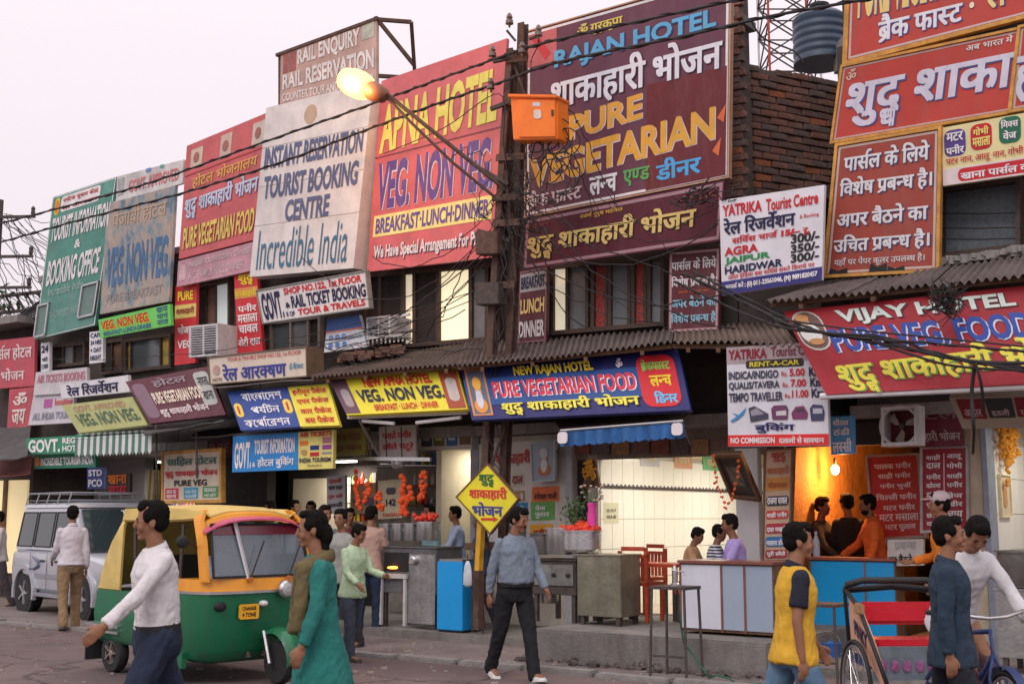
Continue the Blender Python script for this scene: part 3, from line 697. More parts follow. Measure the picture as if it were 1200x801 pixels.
t, Q = board('upright maroon board with white and blue Hindi lines right of the lit upper windows', [(784, 295), (844, 289.5), (842, 387), (783, 390.5)], .35, .33, (.13, .025, .035), border='#c09aa0', bw=.03,
    lines=[("पार्सल के लिये", .06, .1, .94, .24, 'white', .03), ("विशेष प्रबन्ध है।", .06, .31, .96, .46, 'white', .03), ("खाना पहुँचाने का", .2, .49, .8, .53, 'orange', .01), ("अपर बैठने का", .07, .56, .95, .7, (.3, .6, .75), .03), ("विशेष प्रबन्ध है", .06, .76, .95, .9, (.3, .6, .75), .03)])
# white tourist centre rates board
t, Q = board('white board listing AGRA JAIPUR HARIDWAR bus prices beside the brick wall', [(843, 235), (966, 216.5), (963, 328), (846, 346)], .95, .9, (.75, .74, .8), gr=.12,
    rects=[(0, .86, 1, 1, (.035, .035, .2))],
    lines=[("YATRIKA", .03, .06, .42, .18, 'red', .05), ("Tourist Centre", .46, .06, .95, .19, 'red', .03), ("रेल रिजर्वेशन", .04, .2, .74, .38, 'navy', .045), ("& Booking", .78, .28, .96, .33, 'red', .01), ("सर्विस चार्ज 15/– रू.", .12, .4, .88, .5, 'red', .03),
           ("AGRA", .04, .51, .38, .6, 'red', .05), ("JAIPUR", .04, .615, .5, .70, 'green', .05), ("HARIDWAR", .04, .71, .62, .79, 'navy', .05), ("300/-", .70, .475, .97, .575, 'black', .04), ("350/-", .70, .585, .97, .675, 'black', .04), ("300/-", .70, .685, .97, .775, 'black', .04),
           ("ऑल इंडिया बस सर्विस सस्ते किराये पर", .07, .79, .93, .855, 'red', .015), ("सम्पर्क करें : (0) 011-23561046, (M) 9891820457", .04, .885, .96, .965, 'white', .025)])
# red hoardings of the right building
FR = M((.6, .3, .06), .6, .3, 6, .3, grime=.5, gcol=(.2, .12, .08), name='ochre_frame')
t, Q = board('topmost red hoarding with ochre frame cut by the upper right corner', [(998, -62), (1218, -104), (1218, 13), (993, 71)], .6, .55, (.5, .055, .04), border='#c8b8b8', bw=.025, frame=FR, fw=.055, gr=.2,
    lines=[("PURE VEGETARIAN FOOD", .05, .02, 1.2 - .25, .66, (.82, .62, .22), .06, (.1, .1, .3)), ("ब्रैक फास्ट", .17, .665, .62, .92, (.8, .8, .86), .045, (.08, .08, .3)), ("·", .655, .75, .68, .81, (.85, .8, .6), .05), ("लन्च", .74, .62, .98, .86, (.85, .7, .3), .045, (.1, .05, .2))])
t, Q = board('wide red hoarding with huge white Hindi letters on the right building', [(988, 79), (1195, 35), (1184, 130), (976, 165.5)], .6, .55, (.5, .05, .035), border='#c0a8a0', bw=.02, frame=FR, fw=.03, gr=.25,
    lines=[("शुद्ध शाका", .05, .26, .995, .93, (.66, .64, .76), .06, (.08, .08, .25)), ("ॐ", .03, .05, .09, .2, (.7, .5, .4), .02), ("अब भारत में", .72, .04, .97, .14, (.75, .7, .65), .02)])
t, Q = board('red hoarding at the right edge carrying on the huge white Hindi word', [(1196, 33), (1262, 20), (1262, 116), (1185.5, 129)], .62, .57, (.5, .05, .035), border='#c0a8a0', bw=.02, frame=FR, fw=.03, gr=.25,
    lines=[("हारी", .0, .16, .95, .93, (.66, .64, .76), .06, (.08, .08, .25))])
t, Q = board('brick red hoarding of white Hindi lines with torn lower edge', [(982, 171.5), (1100, 151.5), (1097, 315), (968, 322)], .62, .55, (.34, .055, .035), border='#c4b4a8', bw=.025, frame=FR, fw=.035, gr=.3,
    lines=[("पार्सल के लिये", .08, .06, .92, .21, (.72, .7, .72), .045, (.05, .05, .15)), ("विशेष प्रबन्ध है।", .06, .26, .95, .42, (.72, .7, .72), .045, (.05, .05, .15)), ("अपर बैठने का", .06, .5, .92, .64, (.72, .7, .72), .045, (.05, .05, .15)), ("उचित प्रबन्ध है।", .05, .70, .94, .85, (.72, .7, .72), .045, (.05, .05, .15)), ("यहाँ पर पेपर कूलर उपलब्ध है।", .07, .875, .9, .95, (.65, .6, .6), .02)])
for u0, u1, h_ in ((.02, .2, .05), (.4, .56, .07), (.56, .72, .04)): G().prism([Q.p(u0, 1.01, .008), Q.p(u0 + .02, 1 - h_, .008), Q.p((u0 + u1) / 2, 1 - h_ * .5, .008), Q.p(u1, 1 - h_ * .9, .008), Q.p(u1 + .01, 1.01, .008)], Q.n * .003).out('torn_patch', m_black, t)
t, Q = board('yellow parcel menu board with purple, red and green dish panels', [(1103, 150), (1262, 121), (1262, 196), (1105.5, 218)], .58, .55, (.78, .7, .36), gr=.1,
    rects=[(.02, .07, .185, .52, 'purple', .3), (.225, .05, .385, .48, 'red', .3), (.44, .02, .6, .45, 'dgreen', .3), (.65, .0, .8, .42, 'orange', .3), (.0, .72, 1, 1, (.72, .62, .62)), (.12, .75, 1.2 - .25, .97, 'red', .4)],
    lines=[("मटर", .04, .12, .17, .27, 'white', .04), ("पनीर", .035, .33, .175, .49, 'white', .04), ("गोभी", .245, .1, .365, .24, 'lyel', .04), ("मसाला", .24, .28, .375, .43, 'lyel', .04), ("मिक्स", .455, .06, .585, .2, 'white', .04), ("वेज", .47, .24, .57, .39, 'white', .04),
           ("पटर नान, आलू नान, गोभी नान, प्याज नान", .03, .52, .98, .69, 'red', .015), ("खाना पार्सल के लिये", .14, .79, .85, .94, 'white', .04)])
# ================================================================ small upper-floor boards
t, Q = board('white sign reading RAIL TICKET BOOKING with a crooked hang, under the booking hoarding', [(301.5, 341), (428.5, 318), (433, 359.5), (309, 378)], .8, .76, (.7, .69, .7), frame='#8a8a88', fw=.02,
    lines=[("GOVT.", .02, .1, .22, .95, 'navy', .05), ("SHOP NO.122, 1st FLOOR", .25, .06, .96, .3, 'red', .035), ("&", .245, .5, .29, .66, 'navy', .03), ("RAIL TICKET BOOKING", .305, .32, .985, .7, 'navy', .045), ("II OF", .24, .78, .32, .93, 'navy', .03), ("TOUR & TRAVELS", .35, .75, .97, .94, 'red', .035)])
t, Q = board('blue and white telephone booth board leaning below the crooked booking sign', [(384, 374.5), (421, 369), (430, 406), (379.5, 413)], .5, .5, (.66, .68, .74), rects=[(0, 0, 1, .38, (.06, .14, .42)), (0, .38, 1, .42, 'orange')],
    lines=[("0 0 0", .1, .5, .55, .66, (.1, .25, .6), .03), ("8 8 8", .1, .74, .55, .9, (.1, .25, .6), .03), ("STD ISD", .6, .6, .95, .7, (.4, .45, .6), .01)])
t, Q = board('narrow upright red sign with PURE in yellow, half behind the white cooler', [(205.5, 335), (230.5, 332), (229, 425), (204.5, 428)], .35, .35, (.6, .03, .04),
    rects=[(.0, .25, 1, .42, (.7, .55, .15))], lines=[("PURE", .14, .08, .86, .2, 'yellow', .04), ("शाकाहारी", .08, .28, .92, .38, 'dred', .03), ("भोजन", .15, .5, .85, .62, 'white', .03), ("VEG", .15, .7, .85, .8, 'white', .03)])
t, Q = board('narrow upright red sign with Hindi lines right of the lit upper window', [(274, 319.5), (300.5, 316), (308, 411), (279, 415)], .4, .4, (.6, .025, .035),
    rects=[(.0, .2, 1, .33, (.7, .3, .08))], lines=[("शुद्ध", .2, .04, .85, .18, 'yellow', .04), ("शाकाहारी", .04, .22, .96, .32, 'yellow', .03), ("पनीर", .12, .4, .9, .5, 'white', .03), ("मसाला", .08, .53, .92, .63, 'white', .03), ("चावल", .1, .66, .9, .76, 'white', .03), ("रोटी दाल", .06, .8, .95, .92, 'white', .03)])
t, Q = board('small white upright sign with a big 24 on the far left upper floor', [(48, 402), (58, 400.5), (58, 434), (48, 436)], .3, .3, (.7, .7, .74), lines=[("24", .1, .1, .9, .35, 'navy', .05), ("घंटे", .15, .5, .85, .65, 'navy', .03), ("CYBER", .1, .75, .9, .9, 'navy', .03)])
t, Q = board('small white notice of blue text under the green hoarding corner', [(105, 389), (121, 387), (120.5, 424), (104.5, 426)], .55, .55, (.7, .7, .74), lines=[("CAFE", .1, .05, .9, .2, 'navy', .03), ("24 HRS", .1, .28, .9, .42, 'navy', .03), ("+ DAY", .1, .52, .9, .66, 'navy', .03), ("NIGHT", .1, .76, .9, .9, 'navy', .03)])
# ================================================================ fascia boards over the shops
t, Q = board('tall pinkish red board with white Hindi letters at the left edge of the photo', [(-14, 400), (41, 394), (40, 452), (-14, 456)], .3, .3, (.5, .07, .1), faded=.2, lines=[("पार्सल होटल", .05, .12, .95, .45, (.75, .6, .6), .03), ("व भोजन", .1, .6, .8, .85, (.75, .6, .6), .03)])
t, Q = board('lower pink-red board with pale painted figures near the left edge', [(11, 456), (40, 453), (33, 503), (8, 505)], .3, .3, (.5, .07, .1), faded=.2, lines=[("ॐ", .2, .1, .8, .4, (.75, .65, .6), .03), ("जय", .2, .5, .8, .85, (.75, .65, .6), .03)])
t, Q = board('white board reading AIR TICKETS BOOKING above the shops at far left', [(42, 436), (102, 430), (102, 459), (39, 463)], .55, .6, (.52, .5, .52), lines=[("AIR TICKETS BOOKING", .05, .15, .97, .5, (.45, .15, .2), .03), ("HOTEL", .6, .62, .95, .9, (.3, .2, .3), .02)])
t, Q = board('grey-white airline ticket board with a small red and blue emblem', [(39, 463.5), (87, 460), (86, 495), (33, 498)], .55, .6, (.56, .54, .57), rects=[(.3, .15, .5, .45, (.4, .1, .3))], lines=[("booking", .56, .15, .97, .45, (.6, .1, .1), .03), ("ALL INDIA TOUR", .08, .6, .9, .85, (.25, .25, .32), .03)])
t, Q = board('slim white sign with dark blue Hindi letters above the yellow-green sign', [(70, 450.5), (150, 439), (151.5, 459), (72, 467)], .85, .85, (.68, .67, .7), lines=[("रेल रिजर्वेशन", .1, .12, .86, .9, 'navy', .045)])
t, Q = board('yellow-green slanted sign reading VEG. NON VEG. in dark letters, far left', [(72, 474.5), (155, 464.5), (173, 497.5), (92, 507)], 1.15, 1.35, (.36, .38, .14), gr=.3, lines=[("GOVT. APPROVED", .14, .1, .86, .32, (.35, .2, .12), .03), ("VEG. NON VEG.", .1, .38, .96, .82, (.05, .1, .05), .05)])
t, Q = board('dark maroon slanted fascia reading VEGETARIAN FOOD, left of the white box sign', [(147, 447), (243, 429), (264.5, 485.5), (176, 496)], 1.1, 1.4, (.1, .015, .03), gr=.2, rects=[(.80, .08, .97, .78, (.4, .42, .4), .3), (.03, .1, .2, .9, (.2, .12, .16), .4)],
    lines=[("होटल", .3, .06, .72, .26, (.28, .22, .25), .03), ("PURE VEGETARIAN FOOD", .22, .36, .84, .62, (.72, .62, .5), .045), ("शुद्ध शाकाहारी भोजन", .22, .7, .84, .93, (.7, .6, .6), .035), ("नाश्ता", .83, .2, .95, .38, 'black', .02), ("खाना", .83, .5, .95, .66, 'black', .02)])
t, Q = board('cream box sign with dark blue Hindi letters jutting above the blue Bengali fascia', [(245, 419.5), (359, 407), (360, 440), (247, 449.5)], 1.45, 1.45, (.66, .58, .48), thick=.32, frame='#6a5a4a', fw=.02,
    rects=[], lines=[("TOUR & TRAVELS SHOP NO.122, 1st FLOOR", .2, .07, .95, .24, (.55, .12, .1), .02), ("रेल आरक्षण", .14, .3, .8, .95, (.04, .05, .28), .045), ("ई-टिकट", .83, .5, .97, .74, (.1, .3, .45), .03), ("NOTE", .03, .8, .13, .93, (.2, .1, .1), .02)])
emblem(t, Q, .075, .5, .04, .2, (.45, .3, .25), .008)
BT = [("বাংলাদেশ", .22, .08, .88, .3), ("পর্যটন", .3, .38, .78, .62), ("কর্পোরেশন", .12, .7, .88, .95)]
t, Q = board('blue slanted fascia with white Bengali words and two yellow ovals', [(266, 459), (336.5, 453.5), (351.5, 499.5), (282, 504)], 1.35, 1.65, (.02, .06, .28), rects=[(.03, .32, .16, .68, (.8, .6, .1), .5), (.85, .3, .98, .66, (.8, .6, .1), .5)],
    lines=[(a, b, c, d, e, (.72, .72, .78), .02) for a, b, c, d, e in BT] + [("|", .08, .4, .11, .6, 'red', .03), ("|", .9, .38, .93, .58, 'red', .03)])
t, Q = board('yellow slanted panel of red Hindi package lines joined to the blue Bengali fascia', [(337, 453.5), (384, 449.5), (398, 498), (352, 499.5)], 1.35, 1.65, (.75, .66, .06), lines=[("हनीमून पैकेज", .08, .06, .92, .26, 'red', .025), ("एयर पैकेज", .12, .3, .92, .47, 'red', .025), ("कार पैकेज", .14, .54, .92, .7, 'red', .025), ("बस पैकेज", .18, .76, .92, .93, 'red', .025)])
t, Q = board('bright blue board reading TOURIST INFORMATION in tall white letters', [(273, 511), (349, 506), (349, 550), (272, 553)], 1.4, 1.4, (.015, .24, .62), lines=[("GOVT.", .04, .18, .3, .92, 'white', .035), ("TOURIST INFORMATION", .35, .14, .96, .54, 'white', .035), ("होटल बुकिंग", .4, .62, .95, .94, 'white', .03), ("&", .32, .75, .37, .88, 'white', .02)])
t, Q = board('yellow AIR TICKETS panel with small airline emblems beside the bright blue board', [(349.5, 506), (391, 503), (390, 548.5), (349.5, 550)], 1.4, 1.4, (.78, .7, .2),
    rects=[(.35, .38, .6, .5, 'blue'), (.7, .18, .95, .34, (.4, .15, .2)), (.7, .38, .95, .5, (.3, .05, .3)), (.35, .56, .6, .66, 'red'), (.7, .56, .95, .62, (.3, .3, .3)), (.06, .25, .28, .36, 'orange'), (.1, .48, .26, .62, (.5, .3, .1), .5)],
    lines=[("AIR TICKETS", .06, .02, .96, .15, 'red', .035), ("INDIA TOURISM", .05, .7, .95, .82, 'navy', .03), ("Railyatra", .3, .87, .7, .95, 'navy', .0)])
t, Q = board('yellow fascia reading VEG. NON VEG. in black with two small portraits', [(386, 444.5), (535, 432.5), (548, 479), (406.5, 486)], 1.3, 1.6, (.78, .7, .04), rects=[(.0, .02, .13, .97, (.14, .07, .1)), (.86, .03, .995, .97, (.35, .07, .03)), (.04, .3, .11, .8, (.35, .3, .3), .5), (.89, .2, .97, .8, (.5, .45, .42), .5)],
    lines=[("NEW APNA HOTEL", .26, .06, .8, .3, 'red', .04), ("VEG. NON VEG.", .17, .36, .86, .7, (.02, .02, .05), .055), ("BREAKFAST · LUNCH · DINNER", .27, .77, .79, .93, 'red', .025)])
# figures in the two portraits
def portrait(Q, t, u, v, ru, rv, turban, beard, robe, h=.012):
    def el(cu, cv, a, b, c, hh, name):
        ps = [(cu + a * math.cos(k * .39), cv + b * math.sin(k * .39)) for k in range(16)]; g = G(); g.loft([[Q.p(*q, .001) for q in ps], [Q.p(*q, hh) for q in ps]]); g.out(name, pm(c), t)
    el(u, v + rv * .75, ru * .95, rv * .4, robe, h + .001, 'painted_robe'); el(u, v + rv * .05, ru * .5, rv * .5, (.55, .33, .22), h + .003, 'painted_face')
    el(u, v + rv * .42, ru * .5, rv * .5, beard, h + .005, 'painted_beard'); el(u, v - rv * .45, ru * .62, rv * .36, turban, h + .007, 'painted_turban')
t, Q = board('blue fascia with PURE VEGETARIAN FOOD in red, portrait left and red panel right', [(539.5, 430), (794.5, 409), (809.5, 480), (553, 492)], 1.3, 1.65, (.012, .018, .13), gr=.1,
    rects=[(.0, .25, .97, .75, (.018, .08, .28)), (.015, .06, .115, .93, (.62, .26, .08)), (.025, .1, .107, .9, (.12, .14, .2)), (.815, .07, .975, .93, (.62, .02, .03), .28)],
    lines=[("NEW RAJAN HOTEL", .26, .08, .63, .3, 'yellow', .04), ("PURE VEGETARIAN FOOD", .14, .33, .80, .63, (.68, .04, .08), .045, (.85, .8, .85)), ("शुद्ध शाकाहारी भोजन", .165, .68, .80, .96, (.85, .78, .08), .045, (.02, .02, .05)), ("ॐ", .73, .08, .76, .24, 'white', .03),
           ("ब्रेकफास्ट", .835, .14, .955, .34, (.25, .6, .1), .04), ("लन्च", .86, .42, .95, .6, 'yellow', .045), ("डिनर", .865, .68, .96, .88, (.1, .55, .9), .05)])
portrait(Q, t, .066, .5, .035, .34, (.8, .4, .05), (.6, .62, .7), (.7, .3, .05))
# right fascia
t, Q = board('long red fascia reading PURE VEG. FOOD with an oval seated portrait at its left end', [(918, 365), (1262, 328), (1290, 445), (968, 462)], 1.6, 1.95, (.32, .006, .016), gr=.12, rects=[(.012, .02, .125, .5, (.55, .55, .5), .5), (.018, .04, .119, .48, (.16, .09, .07), .5)],
    lines=[("VIJAY HOTEL", .185, .055, .8, .245, (.62, .72, .66), .05, (.1, .02, .03)), ("PURE VEG. FOOD", .125, .27, .83, .54, (.02, .06, .33), .06, (.6, .65, .8)), ("शुद्ध शाकाहारी भोजन", .085, .56, 1.22 - .25, .97, (.75, .66, .06), .055, (.12, .3, .08), -.1)])
def el(cu, cv, a, b, c, hh, name):
    ps = [(cu + a * math.cos(k * .39), cv + b * math.sin(k * .39)) for k in range(16)]; g = G(); g.loft([[Q.p(*q, .002) for q in ps], [Q.p(*q, hh) for q in ps]]); g.out(name, pm(c), t)
el(.063, .3, .04, .12, (.7, .7, .68), .013, 'painted_shirt'); el(.055, .15, .022, .06, (.5, .32, .2), .015, 'painted_face'); el(.055, .11, .026, .045, (.6, .3, .1), .017, 'painted_turban'); el(.07, .4, .03, .04, (.5, .25, .1), .017, 'painted_cushion')
# rent-a-car board
t, Q = board('white rent-a-car board of rates with painted vehicles and a red bottom strip', [(851.5, 407), (968, 400), (971.5, 522), (853.5, 523)], 1.55, 1.5, (.7, .7, .76), gr=.12,
    rects=[(0, 0, 1, .17, (.42, .34, .36)), (.2, .145, .78, .225, (.03, .025, .03), .3), (0, .885, 1, .995, (.72, .03, .03))],
    lines=[("YATRIKA", .02, .03, .42, .13, 'dred', .05), ("Tourist Centre", .46, .02, .97, .12, (.2, .05, .08), .03), ("RENT-A-CAR", .24, .16, .74, .21, (.7, .6, .05), .03), ("INDICA/INDIGO", .02, .25, .53, .33, (.04, .04, .08), .045), ("QUALIS/TAVERA", .02, .355, .54, .44, (.04, .04, .08), .045), ("TEMPO TRAVELLER", .02, .465, .57, .555, (.04, .04, .08), .04),
           ("Rs.", .56, .27, .62, .315, 'red', .02), ("5.00", .64, .245, .79, .32, 'red', .045), ("Km", .83, .24, .95, .33, 'navy', .045), ("Rs.", .57, .38, .63, .425, 'red', .02), ("7.00", .65, .35, .8, .425, 'red', .045), ("Km", .84, .345, .96, .43, 'navy', .045), ("Rs.", .59, .49, .65, .53, 'red', .02), ("11.00", .66, .455, .82, .53, 'red', .045), ("Km", .85, .45, .97, .535, 'navy', .045),
           ("बुकिंग", .28, .765, .68, .87, (.02, .02, .12), .05), ("NO COMMISSION", .03, .91, .48, .97, 'white', .035), ("दलालों से सावधान", .52, .905, .96, .975, 'white', .03)])
def pic(polys):
    for k, (pts, c, h) in enumerate(polys): G().prism([Q.p(a, b, .010 + .001 * h) for a, b in pts], Q.n * .001).out('painted_vehicle', pm(c), t)
pic([([(.03, .74), (.1, .7), (.2, .61), (.17, .68), (.1, .735), (.05, .76)], (.05, .25, .55), 1), ([(.05, .66), (.1, .7), (.13, .69)], (.05, .25, .55), 2),
     ([(.22, .62), (.28, .6), (.42, .68), (.42, .73), (.24, .76)], (.06, .06, .1), 1), ([(.24, .65), (.3, .62), (.38, .68), (.25, .7)], (.3, .3, .36), 2),
     ([(.45, .63), (.48, .6), (.6, .6), (.62, .64), (.61, .74), (.46, .74)], (.16, .05, .12), 1), ([(.5, .66), (.6, .65), (.6, .7), (.5, .7)], (.6, .6, .62), 2),
     ([(.65, .68), (.69, .62), (.77, .61), (.81, .68), (.8, .74), (.66, .74)], (.22, .05, .14), 1), ([(.69, .67), (.71, .64), (.77, .64), (.78, .67)], (.06, .05, .08), 2),
     ([(.83, .64), (.86, .6), (.95, .61), (.97, .68), (.96, .76), (.84, .76)], (.06, .06, .14), 1), ([(.86, .64), (.95, .64), (.95, .69), (.86, .69)], (.5, .5, .6), 2)])
t, Q = board('small bright blue hanging sign with white Hindi letters by the orange lit wall', [(973, 488), (1000, 487), (1001, 531), (974, 532.5)], 1.0, 1.0, (.06, .3, .62), rects=[], lines=[("शीतल", .12, .06, .8, .25, 'white', .03), ("ठंडी", .12, .3, .85, .5, 'white', .03), ("लस्सी", .08, .58, .92, .95, 'white', .05)])
# lower boards
t, Q = board('green board reading GOVT. over the shops at far left', [(31, 513.5), (101, 509), (101, 530), (31, 532)], 1.2, 1.2, (.02, .25, .13), lines=[("GOVT.", .04, .12, .58, .92, 'white', .06), ("REGD.", .62, .1, .95, .45, 'white', .03), ("HOTEL", .62, .55, .95, .9, 'white', .03)])
t, Q = board('second smaller green board under the GOVT. board', [(40, 533), (112, 529.5), (112, 547), (40, 549)], 1.0, 1.0, (.02, .2, .12), rects=[(.02, .15, .09, .85, 'orange', .5)], lines=[("INCREDIBLE TOURISM INDIA", .12, .25, .97, .8, 'white', .03)])
t, Q = board('cream painted menu board reading PURE VEG between the auto roof and the awnings', [(192, 532.5), (258, 528.5), (258, 585), (192, 586)], .9, .9, (.66, .56, .44), gr=.35, frame=FR, fw=.05,
    rects=[(.03, .74, .27, .97, (.55, .03, .05)), (.37, .73, .62, .97, (.05, .35, .5)), (.7, .72, .97, .95, (.1, .3, .1))],
    lines=[("साहिल होटल", .06, .06, .95, .28, (.05, .15, .13), .04), ("शुद्ध शाकाहारी भोजन", .03, .34, .96, .54, 'red', .04), ("PURE VEG", .2, .57, .78, .7, 'black', .03), ("आज का", .06, .78, .24, .86, 'white', .02), ("खाना", .06, .88, .24, .95, 'white', .02), ("दाल रोटी", .4, .78, .6, .86, 'white', .02), ("थाली", .4, .88, .6, .95, 'white', .02), ("चावल", .73, .76, .94, .84, 'white', .02), ("कढ़ी", .73, .87, .94, .94, 'white', .02)])
t, Q = board('dark yellow board hanging in shade right of the AIR TICKETS panel', [(392, 503), (429, 500), (428, 533), (391, 534)], .6, .6, (.3, .25, .06), lines=[("PURE FOOD", .12, .2, .85, .45, (.25, .08, .04), .03), ("टूर पैकेज", .1, .6, .9, .85, (.25, .08, .04), .02)])
t, Q = board('white notice with red lines of Hindi above the stove stall', [(444, 500), (487, 497), (487, 536), (445, 537)], .6, .6, (.52, .48, .45), lines=[("पराठे पनीर", .1, .15, .9, .4, 'red', .03), ("छोले भटूरे", .1, .5, .95, .8, 'red', .03)])
t, Q = board('small upright grey menu of black and red lines in the dark recess', [(383, 558), (404, 556.5), (404, 600), (383, 602)], .3, .3, (.5, .5, .52), lines=[("इडली", .15, .06, .85, .2, 'red', .03), ("चाय वड़ा", .1, .27, .9, .4, 'black', .03), ("दूध दही", .1, .48, .9, .62, 'red', .03), ("लस्सी", .1, .7, .9, .84, 'black', .03)])
t, Q = board('pale yellow notice with dark print hanging among orange garlands', [(443, 563), (471, 561), (471, 606), (443, 608)], .2, .2, (.62, .55, .36), rects=[(.35, .2, .75, .38, (.08, .08, .1), .4)], lines=[("142", .35, .5, .75, .68, 'navy', .03), ("TAKSALI", .2, .86, .9, .96, 'red', .02)])
t, Q = board('purple-lettered brown board half hidden behind the garlands', [(411, 567), (440, 565), (440, 600), (411, 602)], .1, .1, (.36, .24, .14), lines=[("चाय", .1, .5, .45, .75, 'purple', .03), ("नाश्ता", .5, .5, .95, .75, 'purple', .03)])
# four small pictures over the cream doorway
t, Q = board('shelf board over the cream doorway with four small dark pictures', [(489, 501), (553, 498), (553, 526), (490, 527)], .15, .15, (.5, .46, .42), thick=.2, rects=[(.07, .15, .27, .85, (.05, .05, .07)), (.3, .14, .5, .84, (.14, .13, .05)), (.54, .12, .74, .84, (.04, .15, .3)), (.78, .1, .98, .8, (.15, .1, .04)), (.11, .3, .23, .6, (.4, .4, .4)), (.34, .3, .46, .6, (.5, .45, .2)), (.58, .28, .7, .6, (.5, .55, .6))])
# poster wall behind the poles
t, Q = board('painted wall board with red Hindi title and coloured dish panels behind the walking man', [(561, 520), (664, 513), (664, 640), (561, 642)], .04, .04, (.6, .56, .5), gr=.35,
    rects=[(.38, .47, .54, .57, (.35, .22, .1)), (.62, .44, .92, .58, (.65, .14, .04)), (.38, .30, .53, .43, (.55, .5, .4)), (.34, .58, .57, .75, (.02, .2, .42)), (.61, .58, .87, .75, (.12, .36, .08)), (.6, .79, .85, .95, (.75, .35, .02)), (.32, .79, .55, .97, (.08, .13, .12)), (.08, .5, .3, .7, (.7, .5, .1)), (.08, .76, .26, .96, (.6, .57, .55))],
    lines=[("शुद्ध शाकाहारी भोजन", .04, .08, .9, .26, (.5, .04, .03), .03), ("दाल", .4, .33, .52, .41, 'dred', .02), ("मखनी", .4, .49, .53, .56, 'white', .02), ("स्पेशल थाली", .65, .49, .9, .56, 'black', .02), ("पराठे", .38, .61, .53, .66, 'white', .03), ("मसाला", .38, .68, .54, .73, 'white', .03), ("वेज", .66, .61, .78, .66, 'white', .03), ("पुलाव", .66, .68, .82, .735, 'white', .03), ("पनीर", .64, .83, .8, .88, 'dred', .03), ("कोफ्ता", .64, .89, .81, .94, 'dred', .03), ("खीर", .36, .83, .5, .94, 'white', .03)])
q = [FP(623, 520, .3), FP(650, 517, .3), FP(649, 561, .2), FP(625, 563, .2)]
t, Q = board('framed portrait of a white bearded man hanging beside the blue awning', None, quad=Quad(*q), bg=(.35, .4, .46), frame='#b8c0c8', fw=.02, cat='picture', name='framed_portrait', thick=.03)
portrait(Q, t, .55, .45, .3, .38, (.6, .6, .62), (.7, .7, .72), (.55, .2, .08))
# tall menu column
t, Q = board('narrow upright menu column of coloured dish strips beside the orange kitchen', [(897.5, 528), (928, 526), (924, 655), (895.5, 655.5)], .9, .85, (.5, .36, .24), gr=.3, frame=m_wood, fw=.02,
    rects=[(.06, .25, .94, .37, (.55, .24, .04)), (.06, .42, .94, .51, (.04, .04, .06), .3), (.06, .55, .94, .63, (.5, .06, .05), .3), (.06, .67, .94, .76, (.35, .03, .05), .3), (.06, .79, .94, .88, (.03, .16, .38), .3), (.06, .91, .94, .985, (.32, .04, .05), .3)],
    lines=[("शुद्ध", .22, .02, .8, .12, (.4, .05, .03), .03), ("शाकाहारी", .08, .14, .92, .23, (.45, .12, .05), .03), ("भोजनालय", .12, .28, .88, .35, (.4, .1, .03), .02), ("राजमा चावल", .1, .435, .9, .495, 'white', .03), ("शाही पनीर", .1, .565, .9, .62, 'white', .03), ("दाल मखनी", .1, .69, .9, .75, 'white', .03), ("मसाला डोसा", .1, .81, .9, .87, 'white', .03), ("पूरी छोले", .12, .92, .88, .975, 'white', .03)])
m_ml = [("पालक पनीर", .12, .88), ("शाही पनीर", .18, .85), ("पनीर भुर्जी", .2, .85), ("चिल्ली पनीर", .1, .93), ("मटर पनीर", .22, .88), ("मटर मसाला", .12, .93), ("मटर पुलाव", .22, .85)]
t, Q = board('red menu board of white Hindi dishes tilted beside the man in orange', [(1017, 536), (1074, 533.5), (1083.5, 627), (1026, 630)], -.75, -.6, (.5, .04, .03), frame='#a8a4a4', fw=.03, gr=.1, lines=[(a, b, .07 + k * .13, c, .155 + k * .13, 'white', .03) for k, (a, b, c) in enumerate(m_ml)])
LM = [("शाही", "दाल"), ("पनीर", "कोरमा"), ("मटर", "पनीर"), ("छोले", "दही")]; RM = [("आलू", "गोभी"), ("शाही", "पनीर"), ("वेज", "खीर"), ("चाय", "दूध")]
L_ = []
for k in range(4):
    for j in range(2):
        v = .07 + k * .235 + j * .105
        L_ += [(LM[k][j], .08, v, .42, v + .075, 'white', .03), (RM[k][j], .56, v, .92, v + .075, 'white', .03)]
t, Q = board('dark red double column menu board behind the capped man', [(1081.5, 526), (1132, 524.5), (1133, 619), (1082, 621)], .06, .06, (.3, .015, .03), frame='#a8a4a4', fw=.03, rects=[(.485, .06, .5, .95, 'white')], lines=L_, gr=.1)
t, Q = board('dark maroon board with dim Hindi words behind the wall fan', [(1040, 474), (1128, 472), (1128, 522), (1066, 524)], .2, .2, (.16, .015, .03), lines=[("होटल", .1, .1, .95, .4, (.3, .2, .2), .02), ("शाकाहारी भोजन", .05, .62, .97, .9, (.5, .44, .44), .025)])
t, Q = board('projecting light box with dark maroon faces over the right doorway', [(1112, 466), (1262, 462), (1262, 500), (1128, 502)], 1.2, .95, (.35, .29, .22), thick=.25,
    rects=[(.05, .05, .26, .68, (.2, .01, .02)), (.28, .05, .5, .66, (.03, .03, .035)), (.52, .04, .9, .64, (.2, .01, .02))], lines=[("अनार", .08, .36, .23, .6, (.5, .4, .4), .02), ("इडली", .31, .36, .46, .6, (.5, .4, .4), .02), ("पनीर", .55, .34, .72, .6, (.5, .4, .4), .02)])
g = G()
q0 = GP(1040, 700)
t, Q = board('dirty white notice of black Hindi letters low on the wall behind the rickshaw', [(1040, 632), (1082, 631), (1082, 662), (1040, 663)], .1, .1, (.55, .52, .5), lines=[("पर बैठने का", .04, .55, .98, .9, 'black', .03), ("प्रबन्ध", .2, .1, .8, .4, (.4, .38, .38), .01)])
